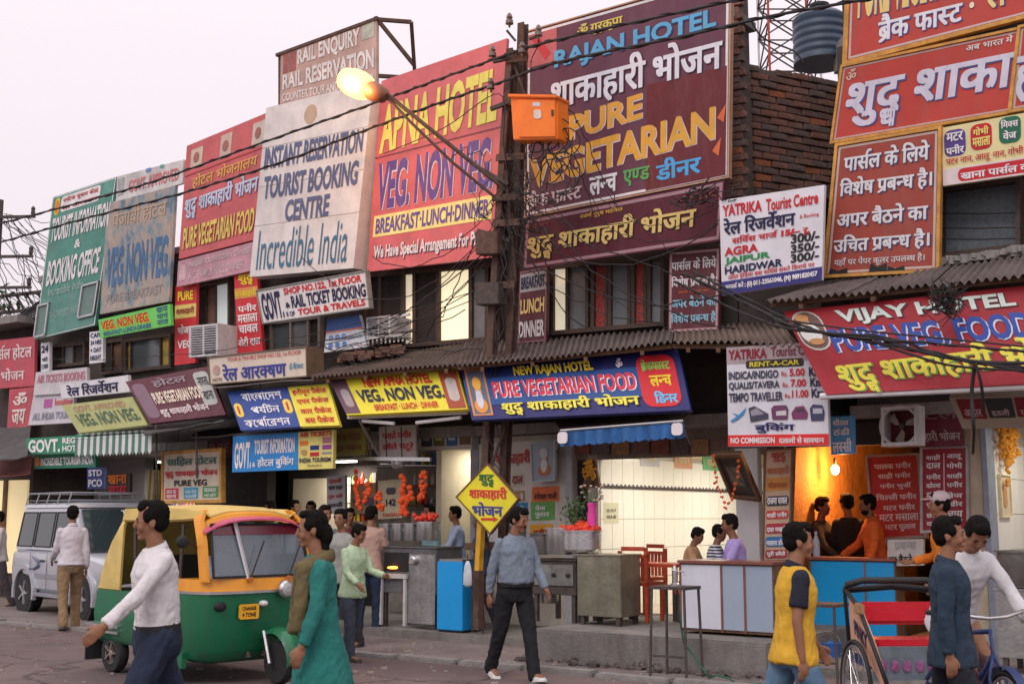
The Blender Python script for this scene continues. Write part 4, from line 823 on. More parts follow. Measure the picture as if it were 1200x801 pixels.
t, Q = board('tiny cream price card on the tiled wall of the lit shop', None, quad=Quad(*[W(sx(701) + .012, -y, z) for y, z in ((.12, 1.78), (.5, 1.78), (.5, 1.5), (.12, 1.5))]), bg=(.62, .6, .42), thick=.01, cat='notice', name='price_card', lines=[("12 15 7", .2, .3, .8, .45, 'navy', .02), ("10 8 20", .2, .6, .8, .75, 'navy', .02)])
for a, b, c in ((1.4, .55, (.5, .5, .55)), (1.4 + 1.0, .55, (.66, .33, .2)), (3.3, .55, (.16, .42, .2))):
    Qb = Quad(*[W(sx(701) + .02, -y, z) for y, z in ((a - .3, 2.66), (a - .3 + b, 2.66), (a - .3 + b, 2.3), (a - .3, 2.3))])
    board({1.4: 'pale grey notice high on the tiled wall of the lit shop', 2.4: 'terracotta notice high on the tiled wall of the lit shop', 3.3: 'green notice high on the tiled wall of the lit shop'}[a], None, quad=Qb, bg=c, thick=.01, cat='notice', name='notice', lines=[("दाल रोटी", .1, .15, .9, .45, 'cream', .02), ("चावल", .2, .55, .8, .85, 'cream', .02)])
# diamond sign on its post
# ================================================================ upper-floor windows
m_pane = GLASS((.10, .12, .13), .15, .92, 'window_glass'); m_panelit = EM((1, .86, .56), .75, 'lit_window')
m_panelit2 = EM((.95, .85, .62), .45, 'lit_window'); m_grey = M((.16, .17, .18), .6, .2, 4, name='grey_shutter'); m_cloth_red = M((.35, .06, .05), .9, .5, 25, name='patterned_curtain')
m_curt = M((.5, .36, .08), .9, .3, 10, name='yellow_curtain'); m_wframe = M((.07, .045, .035), .7, .3, 8, name='window_frame')
def window(parent, x0, y0, x1, y1, slope, panes, n=.0, fr=m_wframe, deep=.10):
    """window in photo pixels; y0,y1 at x0; slope = dy/dx; panes: (xa, xb, material[, ta, tb])"""
    yy = lambda x, y: y + slope * (x - x0)
    q = Quad(FP(x0, y0, n + .01), FP(x1, yy(x1, y0), n + .01), FP(x1, yy(x1, y1), n + .01), FP(x0, y1, n + .01))
    g = G(); wv = .06 / (q.c[3] - q.c[0]).length; wu = .05 / (q.c[1] - q.c[0]).length
    for r in ((0, 0, 1, wv), (0, 1 - wv, 1, 1), (0, wv, wu, 1 - wv), (1 - wu, wv, 1, 1 - wv)): q.rect(*r, -.002, deep, g)
    w_ = g.out('window', fr, parent)
    for p in panes:
        ua, ub = (p[0] - x0) / (x1 - x0), (p[1] - x0) / (x1 - x0); va, vb = (p[3], p[4]) if len(p) > 3 else (wv, 1 - wv)
        ua, ub = max(ua, wu), min(ub, 1 - wu)
        q.rect(ua + .004, va, ub - .004, vb, .0, .03, G()).out('pane', p[2], w_)
        if ub < 1 - wu - .01: q.rect(ub - .012, wv, ub + .012, 1 - wv, .0, deep * .8).out('mullion', fr, w_)
window(B_raj, 644, 312, 782, 394, -.085, [(646, 651, m_wframe), (652, 669, m_panelit2), (669, 693, m_grey), (693, 700, m_wframe), (700, 716, m_cloth_red), (716, 720, m_panelit2), (720, 742, m_grey), (742, 747, m_panelit2), (747, 760, m_cloth_red), (760, 765, m_panelit2), (765, 780, m_grey)])
window(B_apna, 432, 322, 590, 412, -.085, [(434, 450, m_dark), (450, 478, m_dark), (479, 492, m_panelit2), (492, 520, m_dark), (520, 557, m_panelit), (557, 575, m_grey), (575, 588, m_dark)])
window(B_inc, 308, 378, 380, 418, -.12, [(310, 321, m_grey), (321, 345, m_pane), (345, 365, m_grey), (365, 378, m_dark)], fr=M((.3, .27, .25), .7, .2, name='pale_frame'))
window(B_sah, 231, 336, 274, 416, -.2, [(232, 245, m_pane), (245, 256, M((.2, .1, .08), .7, .2, name='brown_shutter')), (256, 273, EM((.55, .62, .6), .3)), ])
window(B_sah, 231, 322, 274, 335, -.2, [(232, 245, m_dark), (246, 262, m_panelit2), (263, 273, m_panelit2)])
window(B_veg, 150, 398, 205, 438, -.13, [(151, 157, m_curt), (157, 192, m_pane), (192, 204, m_curt)])
window(B_veg, 122, 400, 149, 440, -.13, [(123, 135, m_dark), (135, 148, m_wood)])
window(B_far, 60, 405, 104, 432, -.1, [(62, 78, m_dark), (78, 90, m_grey), (90, 103, m_dark)])
window(B_right, 1104, 222, 1200, 306, -.13, [(1106, 1198, M((.13, .155, .175), .6, .25, 20, name='slate_shutter'))], deep=.16)
g = G()
for v in (250, 267, 280): g.tube([FP(1104, v, .16), FP(1150, v + .5, .16), FP(1200, v - 1, .16)], .008, 5)
solo(g, 'sagging_wires', 'thin wires drawn across the slate coloured shuttered window', 'wire', m_wire, kind='stuff')
g = G(); a, b = FP(1098, 312, .35), FP(1205, 296, .35)
for k in range(40):
    p = a.lerp(b, k / 39) + Vector((0, 0, random.uniform(0, .05))); g.cbox(p, (random.uniform(.06, .2), .2, random.uniform(.03, .09)), None)
solo(g, 'rubble', 'broken masonry rubble lying on the ledge under the slate shuttered window', 'rubble', m_conc, kind='stuff')
# ================================================================ corrugated roofs
m_corr = M((.14, .115, .108), .8, .3, 1.6, .25, .25, 20, grime=.7, gcol=(.065, .04, .032), gscale=2.2, name='corrugated_iron')
m_corr2 = M((.17, .125, .105), .8, .3, 1.6, .25, .1, 20, grime=.6, gcol=(.06, .04, .03), name='corrugated_asbestos')
def roof(label, top, eave, nt, ne, sheets, mat=m_corr, amp=.022, pitch=.085):
    T0, T1 = FP(*top[0], nt), FP(*top[1], nt); E0, E1 = FP(*eave[0], ne), FP(*eave[1], ne)
    t = thing('corrugated_roof', label, 'roof', (E0 + E1) / 2)
    W_ = (E1 - E0).length
    for k in range(sheets):
        a, b = k / sheets - (.008 if k else 0), (k + 1) / sheets; m = max(6, int(W_ * (b - a) / pitch * 6)); vs = []; dz = random.uniform(-.012, .012) + .006 * (k % 2)
        R_ = 5; dl = random.uniform(-.04, .05)
        for j in range(R_ + 1):
            for i in range(m + 1):
                u = a + (b - a) * i / m; f = j / R_; p = T0.lerp(T1, u).lerp(E0.lerp(E1, u), f * (1 + dl * .3))
                vs.append(p + Vector((0, 0, amp * math.sin(2 * math.pi * u * W_ / pitch) + dz + .02 * noise.noise(p * 1.5))))
        nn = len(vs); vs += [v - Vector((0, 0, .008)) for v in vs]; fs = []
        for j in range(R_):
            for i in range(m):
                q = j * (m + 1) + i; fs.append((q, q + 1, q + m + 2, q + m + 1)); fs.append((q + nn, q + nn + m + 1, q + nn + m + 2, q + nn + 1))
        for i in range(m):
            q = R_ * (m + 1) + i; fs.append((q, q + 1, q + 1 + nn, q + nn)); fs.append((i + 1, i, i + nn, i + 1 + nn))
        g = G(); g.add(vs, fs); g.out('roof_sheet', mat, t, smooth='a')
    g = G(); g.bar(E0.lerp(T0, .08) - Vector((0, 0, .06)), E1.lerp(T1, .08) - Vector((0, 0, .06)), .05); g.out('purlin', m_wood, t)
    n_ = 4
    for k in range(n_):
        u = (k + .5) / n_; G().bar(T0.lerp(T1, u) - Vector((0, 0, .1)), E0.lerp(E1, u) - Vector((0, 0, .09)), .045).out('rafter', m_wood, t)
    return t
roof('patched corrugated roof sloping over the yellow VEG. NON VEG. fascia', [(402, 427), (575, 396)], [(363, 441), (548, 425)], .03, 1.55, 5)
roof('long corrugated roof over the blue PURE VEGETARIAN FOOD fascia', [(545, 402), (790, 386)], [(537, 428), (787, 401)], .03, 1.6, 6, m_corr)
roof('short corrugated roof over the dark gap above the rent-a-car board', [(791, 386), (915, 376)], [(789, 401), (935, 402)], .03, 1.55, 3, m_corr2)
roof('corrugated roof over the long red PURE VEG. FOOD fascia', [(966, 331), (1262, 285)], [(898, 353), (1262, 316)], .04, 1.75, 7, m_corr)
# soffit darkness is only the real underside: back boards that close the gaps over the shops
def sheet(label, name, cat, pts, mat, th=.02, sag=.0, kind=None, nx=10, ny=6):
    """cloth or sheet from 4 (px, py, n) corners, TL TR BR BL"""
    c = [FP(*p) for p in pts]; g = G(); vs = []
    for j in range(ny + 1):
        for i in range(nx + 1):
            u, v = i / nx, j / ny; p = c[0].lerp(c[1], u).lerp(c[3].lerp(c[2], u), v)
            p = p + Vector((0, 0, -sag * math.sin(math.pi * u) * math.sin(math.pi * v) + .035 * noise.noise(p * 2.3) * (1 if sag else .3))); vs.append(p)
    nn = len(vs); vs += [v - Vector((0, 0, th)) for v in vs]; fs = []
    for j in range(ny):
        for i in range(nx):
            q = j * (nx + 1) + i; fs.append((q, q + 1, q + nx + 2, q + nx + 1)); fs.append((q + nn, q + nn + nx + 1, q + nn + nx + 2, q + nn + 1))
    R_ = list(range(nx)); 
    for i in R_: q = ny * (nx + 1) + i; fs.append((q, q + 1, q + 1 + nn, q + nn)); fs.append((i + 1, i, i + nn, i + 1 + nn))
    for j in range(ny): q = j * (nx + 1); r = q + nx; fs.append((q, q + nx + 1, q + nx + 1 + nn, q + nn)); fs.append((r + nx + 1, r, r + nn, r + nx + 1 + nn))
    g.add(vs, fs); return solo(g, name, label, cat, mat, smooth='a')
m_tarp = M((.075, .07, .07), .85, .3, 3, .3, grime=.5, name='dark_tarpaulin'); m_tarp2 = M((.14, .12, .11), .85, .3, 3, .3, grime=.5, name='grey_tarpaulin'); m_tarp3 = M((.22, .07, .06), .85, .3, 3, .3, grime=.5, name='faded_red_tarpaulin')
sheet('dark tarpaulin awning sagging below the dark maroon slanted fascia', 'tarpaulin_awning', 'awning', [(176, 495, .2), (290, 482, .2), (262, 492, 1.8), (168, 508, 1.8)], m_tarp, sag=.06)
sheet('grey sheet awning running under the cream box sign', 'sheet_awning', 'awning', [(244, 447, .2), (372, 436, .2), (368, 443, 1.5), (250, 453, 1.5)], m_tarp2, sag=.02)
sheet('thin dark awning over the bright blue tourist board', 'sheet_awning', 'awning', [(230, 504, .2), (400, 492, .2), (398, 502, 1.3), (224, 512, 1.3)], m_tarp2, sag=.02)
sheet('dark tarpaulin hanging at the left edge above the first shops', 'tarpaulin_awning', 'awning', [(-20, 503, .3), (36, 500, .3), (32, 535, 1.5), (-20, 540, 1.6)], m_tarp, sag=.05)
sheet('faded red cloth awning below the dark tarpaulin at the left edge', 'cloth_awning', 'awning', [(-20, 538, .3), (38, 533, .3), (36, 553, 1.2), (-20, 560, 1.3)], m_tarp3, sag=.03)
# striped scalloped awning
st = thing('striped_awning', 'green and white striped awning with scalloped lower edge at far left', 'awning', FP(133, 530, 1.5))
A0, A1, Bo0, Bo1 = FP(90, 508, .6), FP(176, 503.5, .6), FP(88, 514, 1.5), FP(178, 509, 1.5)
m_st = [M((.1, .2, .17), .8, .1, name='green_stripe'), M((.62, .64, .62), .8, .1, name='white_stripe')]
for k in range(24):
    u0, u1 = k / 24, (k + 1) / 24; g = G(); um = (u0 + u1) / 2; dn = Vector((0, 0, -.26)); dm = Vector((0, 0, -.31))
    a, b, c, d = A0.lerp(A1, u0), A0.lerp(A1, u1), Bo0.lerp(Bo1, u1), Bo0.lerp(Bo1, u0)
    g.prism([a, b, c, d], (0, 0, -.012)); g.prism([d, c, c + dn, Bo0.lerp(Bo1, um) + dm, d + dn], -NV * .01); g.out('stripe', m_st[k % 2], st)
# blue valance awning
ba = thing('blue_awning', 'blue cloth awning with a hanging valance and white corner patches over the lit shop', 'awning', FP(728, 520, 1.6))
m_blue = M((.03, .13, .36), .85, .2, 6, .2, 0, 30, grime=.3, name='blue_cloth')
T0, T1, E0, E1 = FP(650, 493, .1), FP(812, 479, .1), FP(657, 503.5, 1.6), FP(801, 492, 1.6)
g = G(); g.prism([T0, T1, E1, E0], (0, 0, -.02)); g.out('awning_roof', m_corr2, ba)
g = G(); vs = []; m = 96
for i in range(m + 1):
    u = i / m; p = E0.lerp(E1, u); wv = .03 * math.sin(u * 60) + .02 * math.sin(u * 23 + 1)
    vs += [p - Vector((0, 0, .015)), p - Vector((0, 0, .10)) + NV * wv * .6, p - Vector((0, 0, .185 + .022 * abs(math.sin(u * math.pi * 16)))) + NV * wv]
fs = []
for i in range(m): a = i * 3; fs += [(a, a + 3, a + 4, a + 1), (a + 1, a + 4, a + 5, a + 2)]
g.add(vs, fs); nn = len(vs); g.add([v - NV * .008 for v in vs], fs); g.out('valance', m_blue, ba, smooth=True)
for u in (.035, .965):
    p = E0.lerp(E1, u) + NV * .05; q = Quad(p + D * -.07 - Z * .03, p + D * .07 - Z * .03, p + D * .07 - Z * .17, p - D * .07 - Z * .17); q.rrect(0, 0, 1, 1, -.01, .004, .3).out('corner_patch', M((.75, .68, .7), .8, .1, name='white_cloth'), ba)
G().tube([E0 - Z * .01, E1 - Z * .01], .018).out('front_rail', m_alu, ba)
for u in (.02, .98): G().tube([E0.lerp(E1, u), T0.lerp(T1, u) - Z * .45], .014).out('brace', m_iron, ba)
# white rail under the right fascia and under the yellow fascia
g = G(); g.tube([FP(962, 464, 1.9), FP(1262, 450, 1.9)], .035); solo(g, 'fluorescent_batten', 'long pale tube rail along the foot of the red PURE VEG. FOOD fascia', 'tube', M((.7, .68, .7), .5, .1, name='white_metal'))
for a, b in (((408, 489), (548, 483)), ((425, 493), (462, 496)), ((488, 495), (540, 489))):
    g = G(); g.tube([FP(*a, 1.45), FP(*b, 1.45)], .025); solo(g, 'fluorescent_batten', {408: 'long white tube rail under the yellow VEG. NON VEG. fascia', 425: 'short tilted lamp batten left of centre under the yellow fascia', 488: 'second tilted lamp batten, right one under the yellow fascia'}[a[0]], 'tube', M((.7, .68, .7), .5, .1, name='white_metal'))
# ================================================================ poles
pole = thing('rail_pole', 'rusty electricity pole of two leaning steel rails held by cross plates', 'pole', GP(570, 733))
pole_n = 1.25
def pp(x, y, n=pole_n): return FP(x, y, n)
def ibeam(pts, w=.10, d=.10):
    g = G()
    for i in range(len(pts) - 1):
        a, b = pts[i], pts[i + 1]; t = (b - a).normalized(); u = (D - t * D.dot(t)).normalized(); v = u.cross(t)
        for off, ww, dd in ((v * d / 2, w, .02), (-v * d / 2, w, .02), (Vector((0, 0, 0)), .025, d)):
            q = [u * ww / 2 + v * dd / 2, -u * ww / 2 + v * dd / 2, -u * ww / 2 - v * dd / 2, u * ww / 2 - v * dd / 2]
            g.hexa([a + off + k for k in q], [b + off + k for k in q])
    return g
ibeam([pp(554, 742), pp(571, 540), pp(578, 380), pp(590, 200), pp(600, 58)]).out('rail', m_rust, pole)
ibeam([pp(588, 742, 1.1), pp(592, 540, 1.1), pp(600, 380, 1.1), pp(608, 200, 1.1), pp(613, 28, 1.1)]).out('rail', m_rust, pole)
for y, dx in ((70, 16), (120, 18), (185, 22), (232, 24), (262, 22), (335, 20), (420, 22), (470, 22), (560, 24), (640, 30)):
    x = 604 - (y - 60) * .068 + 3; g = G(); a, b = pp(x - dx * .75, y, 1.33), pp(x + dx * .75, y - 2, 1.33); g.bar(a, b, .03, .09); g.out('cross_plate', m_rust, pole)
for (a, b) in (((597, 60), (618, 120)), ((592, 200), (604, 330)), ((572, 470), (598, 420)), ((571, 560), (592, 500))): G().bar(pp(*a, 1.3), pp(*b, 1.2), .035).out('diagonal', m_rust, pole)
for a, b in (((560, 196), (596, 216)), ((560, 270), (598, 282)), ((575, 128), (606, 116)), ((578, 72), (606, 66))): G().bar(pp(*a, 1.4), pp(*b, 1.3), .05).out('bracket', m_iron, pole)
def insul(x, y, n=1.4, sc=1.): 
    p = pp(x, y, n); g = G(); g.lathe(p, [(.012, -.1), (.02, -.06), (.055 * sc, -.05), (.05 * sc, .0), (.03 * sc, .01), (.045 * sc, .04), (.03 * sc, .08), (.015, .1)], 12); g.out('insulator', M((.16, .11, .1), .25, .2, name='glazed_insulator'), pole, smooth='a')
for x, y in ((597, 24), (631, 38), (577, 62), (575, 100), (612, 58)): insul(x, y)
for a, b in (((594, 36), (604, 48)), ((620, 46), (632, 42))): G().bar(pp(*a, 1.35), pp(*b, 1.3), .03).out('insulator_arm', m_iron, pole)
g = G(); q = Quad(pp(556, 271, 1.45), pp(583, 270, 1.45), pp(583, 297, 1.45), pp(557, 298, 1.45)); q.rect(0, 0, 1, 1, -.18, 0, g); solo(g, 'junction_box', 'dark rusty junction box strapped left of the rail pole at mid height', 'box', m_rust, bevel=.01)
g = G(); q = Quad(pp(556, 331, 1.45), pp(584, 330, 1.45), pp(584, 356, 1.45), pp(557, 357, 1.45)); q.rect(0, 0, 1, 1, -.18, 0, g); solo(g, 'junction_box', 'lower dark junction box on the rail pole above the corrugated roof', 'box', m_iron, bevel=.01)
ob = thing('meter_box', 'bright orange metal meter box mounted on the rail pole', 'box', pp(626, 165, 1.45))
mo = M((.85, .2, .02), .45, .1, 4, name='orange_enamel')
q = Quad(pp(598, 114, 1.6), pp(653, 115, 1.6), pp(653.5, 163, 1.6), pp(601, 164, 1.6)); q.rect(0, 0, 1, 1, -.26, 0).out('box_body', mo, ob, bevel=.012)
q.rect(.16, .06, .97, .95, .0, .02).out('door', mo, ob, bevel=.006); q.rect(-.01, -.06, 1.02, .02, -.28, .05).out('box_hood', mo, ob, bevel=.01)
q.rect(.5, .12, .66, .22, .018, .024).out('plate', M((.6, .6, .65), .4, .1), ob); q.rrect(.52, .3, .68, .52, .018, .03, .3).out('dial', M((.65, .6, .55), .4, .1), ob); q.rect(.9, .3, .94, .45, .018, .035).out('latch', m_iron, ob)
# street lamp
sl_ = thing('street_lamp', 'lit sodium street lamp on a long raised arm from the rail pole', 'lamp', pp(586, 215))
LN = 2.0
G().tube([pp(592, 222, 1.3), pp(540, 180, 1.55), (pp(500, 148, 1.75)), pp(446, 104, LN)], .028).out('arm', m_rust, sl_)
G().tube([pp(586, 236, 1.3), pp(530, 190, 1.6), pp(480, 142, 1.85), pp(452, 112, LN - .03)], .02).out('stay', m_rust, sl_)
la, lb = pp(449, 112, LN), pp(385, 84, LN + .1); ax = (lb - la).normalized(); L_ = (lb - la).length
G().lathe(la - ax * .06, [(.05, 0), (.1, .04), (.13, .16), (.135, .28), (.12, .33)], 20, ax).out('lamp_housing', M((.22, .09, .05), .5, .2, name='lamp_housing'), sl_, smooth='a')
G().lathe(la + ax * .25, [(.12, 0), (.165, .07), (.195, .2), (.19, .36), (.15, .5), (.07, .58), (.01, .6)], 24, ax).out('lamp_bowl', EM((1, .60, .09), 5.0, 'lamp_glow'), sl_, smooth=True)
pl = bpy.data.lights.new('lamp_light', 'POINT'); pl.energy = 150; pl.color = (1, .45, .16); pl.shadow_soft_size = .2; po = bpy.data.objects.new('lamp_light', pl); COL.objects.link(po); po.location = la + ax * .45 + NV * .35 - Z * .1
# painted post and diamond sign
dp = thing('sign_post', 'slim post painted yellow above and grey below, beside the rail pole', 'post', GP(563, 737)); DN = 1.5
G().bar(pp(560, 737, DN), pp(561, 668, DN), .1, .08).out('lower_post', m_rust, dp); G().bar(pp(561, 668, DN), pp(567, 560, DN), .09, .07).out('upper_post', M((.7, .38, .03), .6, .2, 6, grime=.2), dp)
tl, tr, br, bl = pp(571, 544, 1.62), pp(607, 584, 1.62), pp(574, 624, 1.62), pp(535.5, 582, 1.62)
dq = Quad(tl, tr, br, bl); dt = thing('diamond_sign', 'yellow diamond shaped sign with Hindi words and a red arrow on the yellow post', 'sign', dq.p(1, 1, 0))
dq.rect(0, 0, 1, 1, -.04, 0).out('board', M((.82, .72, .03), .5, .1, 4, grime=.15, name='yellow_enamel'), dt, bevel=.005)
g = G(); [dq.rect(*r, -.05, .012, g) for r in ((-.02, -.02, 1.02, 0), (-.02, 1, 1.02, 1.02), (-.02, 0, 0, 1), (1, 0, 1.02, 1))]; g.out('frame', m_wood, dt)
c = dq.p(.5, .5); ux = (tr - bl).normalized(); uy = (br - tl).normalized(); wx = (tr - bl).length; wy = (br - tl).length
tq = Quad(c - ux * wx / 2 - uy * wy / 2, c + ux * wx / 2 - uy * wy / 2, c + ux * wx / 2 + uy * wy / 2, c - ux * wx / 2 + uy * wy / 2)
for tx, a, b, c2, d, col in (("शुद्ध", .37, .15, .62, .34, (.03, .14, .04)), ("शाकाहारी", .2, .33, .82, .53, (.65, .05, .04)), ("भोजन", .24, .56, .74, .76, (.05, .06, .3))): tq.text(tx, a, b, c2, d, .045, .006).out('lettering', pm(col), dt)
g = G(); g.prism([tq.p(*p, .005) for p in ((.38, .79), (.58, .785), (.58, .765), (.66, .80), (.58, .84), (.58, .82), (.38, .825))], tq.n * .002); g.out('arrow', pm((.6, .05, .03)), dt)
# ================================================================ cables
def wire(pts, r, label, n=1.4, name='cable', grp=None, twist=False, mat=m_wire):
    P_ = [FP(p[0], p[1], p[2] if len(p) > 2 else n) for p in pts]; q = []
    for i in range(len(P_) - 1):       # catmull
        a, b, c, d = P_[max(i - 1, 0)], P_[i], P_[i + 1], P_[min(i + 2, len(P_) - 1)]
        for k in range(7):
            t = k / 7; q.append(.5 * ((2 * b) + (c - a) * t + (2 * a - 5 * b + 4 * c - d) * t * t + (3 * b - a - 3 * c + d) * t ** 3))
    q.append(P_[-1]); g = G(); g.tube(q, r, 5)
    if twist:
        q2 = []
        L = sum((q[i + 1] - q[i]).length for i in range(len(q) - 1)); m = int(L / .07); acc = 0; i = 0
        for k in range(m):
            f = k / m * (len(q) - 1); i = int(f); p = q[i].lerp(q[i + 1], f - i); t = (q[i + 1] - q[i]).normalized(); u = t.orthogonal().normalized(); v = t.cross(u)
            q2.append(p + (u * math.cos(k * .9) + v * math.sin(k * .9)) * r * 1.2)
        g.tube(q2, r * .6, 4)
    return solo(g, name, label, 'cable', mat, group=grp, smooth=True)
wire([(-60, 277), (0, 262), (110, 233), (185, 211), (300, 170), (430, 124), (520, 91), (600, 62)], .017, 'upper twisted cable running left from the rail pole across the hoardings', twist=True)
wire([(600, 62), (632, 52), (700, 36), (800, 14), (900, -8)], .02, 'upper twisted cable rising right from the rail pole over the maroon hoarding', twist=True)
wire([(-60, 300), (0, 284), (100, 256), (215, 226), (330, 190), (430, 152), (520, 119), (600, 92)], .017, 'lower twisted cable running left from the rail pole across the hoardings', twist=True)
wire([(600, 92), (640, 77), (700, 63), (800, 43), (900, 20), (1000, 2), (1100, -18)], .02, 'lower twisted cable rising right from the rail pole past the brick pillar', twist=True)
wire([(450, 180), (520, 150), (585, 110), (590, 170), (596, 210)], .007, 'thin slack wire drooping across the pink hoarding')
wire([(880, 24), (895, 45), (930, 60), (942, 75)], .012, 'short black cable dropping behind the brick pillar', n=-.3)
for k, (pts) in enumerate([[(800, 320), (880, 358), (930, 382, 2.2), (1010, 398, 2.2), (1100, 415, 2.2), (1262, 448, 2.2)], [(790, 330), (870, 366), (930, 386, 2.2), (1040, 396, 2.2), (1120, 420, 2.2), (1262, 438, 2.2)], [(812, 318), (920, 372), (980, 392, 2.2), (1090, 402, 2.2), (1180, 410, 2.2), (1262, 418, 2.2)],
                           [(900, 372), (1000, 386, 2.2), (1100, 396, 2.2), (1262, 412, 2.2)], [(1020, 392, 2.2), (1080, 412, 2.2), (1150, 424, 2.2), (1262, 425, 2.2)], [(1000, 392, 2.2), (1070, 416, 2.2), (1130, 430, 2.2), (1262, 436, 2.2)]]):
    wire(pts, [.016, .013, .012, .01, .018, .013][k], ['thickest twisted cable, top of the', 'twisted cable dipping lowest at the right of the', 'twisted cable ending highest at the right of the', 'slim straight cable along the top of the', 'fat short cable starting midway in the', 'lowest short cable in the'][k] + ' bundle across the red fascia', n=1.9, grp='bundle across the red fascia', twist=k < 3)
wire([(1143, 425, 2.2), (1139, 460, 2.1), (1141, 500, 2.1), (1140, 530, 1.6)], .02, 'cable hanging straight down past the foot of the red fascia')
wire([(1143, 425, 2.25), (1150, 450, 2.2), (1153, 480, 2.0)], .016, 'short frayed cable end hanging beside the straight one')
g = G()
for k in range(46):
    c = FP(1112 + random.gauss(0, 7), 352 + random.gauss(0, 6), 2.05); g.tube([c + Vector((random.gauss(0, .08), random.gauss(0, .04), random.gauss(0, .07))) for _ in range(4)], .006, 4)
solo(g, 'cable_tangle', 'knot of tangled wire caught on the upper edge of the red PURE VEG. FOOD fascia', 'wires', m_wire, kind='stuff')
# tangle round the pole
g = G(); random.seed(11)
def curve(p, q, sag, jit=.05, m=9):
    o = []
    for i in range(m + 1):
        t = i / m; o.append(p.lerp(q, t) - Z * (4 * sag * t * (1 - t)) + Vector((random.gauss(0, jit), random.gauss(0, jit * .5), random.gauss(0, jit))) * (1 if 0 < i < m else 0))
    return o
for k in range(58):
    y = random.choice([random.uniform(170, 260), random.uniform(80, 300), random.uniform(205, 240)]); x = 605 - (y - 60) * .066 + random.gauss(8, 18)
    p = pp(x, y, random.uniform(1.2, 1.6)); q = pp(x + random.gauss(18, 24), y + random.gauss(20, 28), random.uniform(1.2, 1.6)); g.tube(curve(p, q, random.uniform(-.1, .35), .03), random.choice([.004, .006, .008]), 4)
for k in range(12):      # loops
    x, y, r = random.uniform(625, 672), random.uniform(160, 215), random.uniform(.1, .3); c = pp(x, y, 1.45); a0 = random.uniform(0, 6)
    g.tube([c + D * r * math.cos(a0 + t * .5) + Z * r * 1.2 * math.sin(a0 + t * .5) + NV * .04 * math.sin(t) for t in range(12)], .009, 5)
for k in range(20): y = 240 + k * 24; x = 594 - (y - 200) * .06; g.tube(curve(pp(x + random.uniform(-4, 4), y, 1.38), pp(x + random.uniform(-10, 14), y + 60, 1.38), .0, .03, 5), .008, 4)
solo(g, 'cable_tangle', 'dense tangle of black wires wrapped round the rail pole and orange box', 'wires', m_wire, kind='stuff')
# service wires from the pole to the shops
TG = [((655, 150), (800, 300), .2), ((660, 120), (720, 240), -.1), ((612, 235), (850, 330), .2), ((615, 245), (862, 385), .3), ((620, 260), (800, 392), .2), ((600, 250), (700, 392), .3), ((605, 205), (690, 330), .2), ((640, 130), (712, 262), .05), ((650, 110), (695, 250), .0),
      ((590, 225), (436, 300), .5), ((590, 250), (352, 300), .9), ((585, 262), (380, 398), .4), ((580, 285), (300, 398), .5), ((575, 300), (420, 385), .3), ((570, 300), (470, 390), .2), ((600, 225), (760, 250), .3), ((612, 270), (842, 262), .5), ((600, 290), (846, 345), .35), ((598, 300), (780, 380), .2), ((575, 330), (250, 432), .3), ((570, 345), (120, 432), .3), ((560, 340), (60, 420), .3), ((700, 230), (845, 240), .35), ((690, 245), (848, 252), .4), ((556, 280), (500, 395), .1), ((600, 380), (660, 395), .3), ((588, 410), (700, 500), .15), ((600, 470), (690, 396), .1)]
for k, (a, b, s_) in enumerate(TG):
    g = G(); g.tube(curve(pp(*a, 1.35), FP(*b, .75), s_, .02, 12), random.choice([.006, .007, .009]), 4); solo(g, 'service_wire', 'thin black wire fanning out from the rail pole to the shop fronts', 'cable', m_wire, group='service wires from the rail pole', smooth=True)
g = G()
for k in range(22): x = random.uniform(778, 850); y = 236 - (x - 778) * .2 + random.gauss(0, 5); g.tube(curve(pp(x, y, .95), pp(x + random.uniform(10, 40), y + random.gauss(0, 8), .95), .05, .03, 6), .008, 4)
solo(g, 'cable_tangle', 'clump of wires caught over the long maroon board beside the prices board', 'wires', m_wire, kind='stuff')
g = G(); random.seed(5)
for k in range(26): x0 = random.uniform(230, 470); y0 = 425 - (x0 - 230) * .12 + random.gauss(0, 8); g.tube(curve(FP(x0, y0, .8), FP(x0 + random.uniform(30, 110), y0 + random.gauss(-4, 10), .8), random.uniform(0, .2), .02, 7), .008, 4)
solo(g, 'cable_tangle', 'loose wires strung along the ledge above the cream box sign', 'wires', m_wire, kind='stuff')
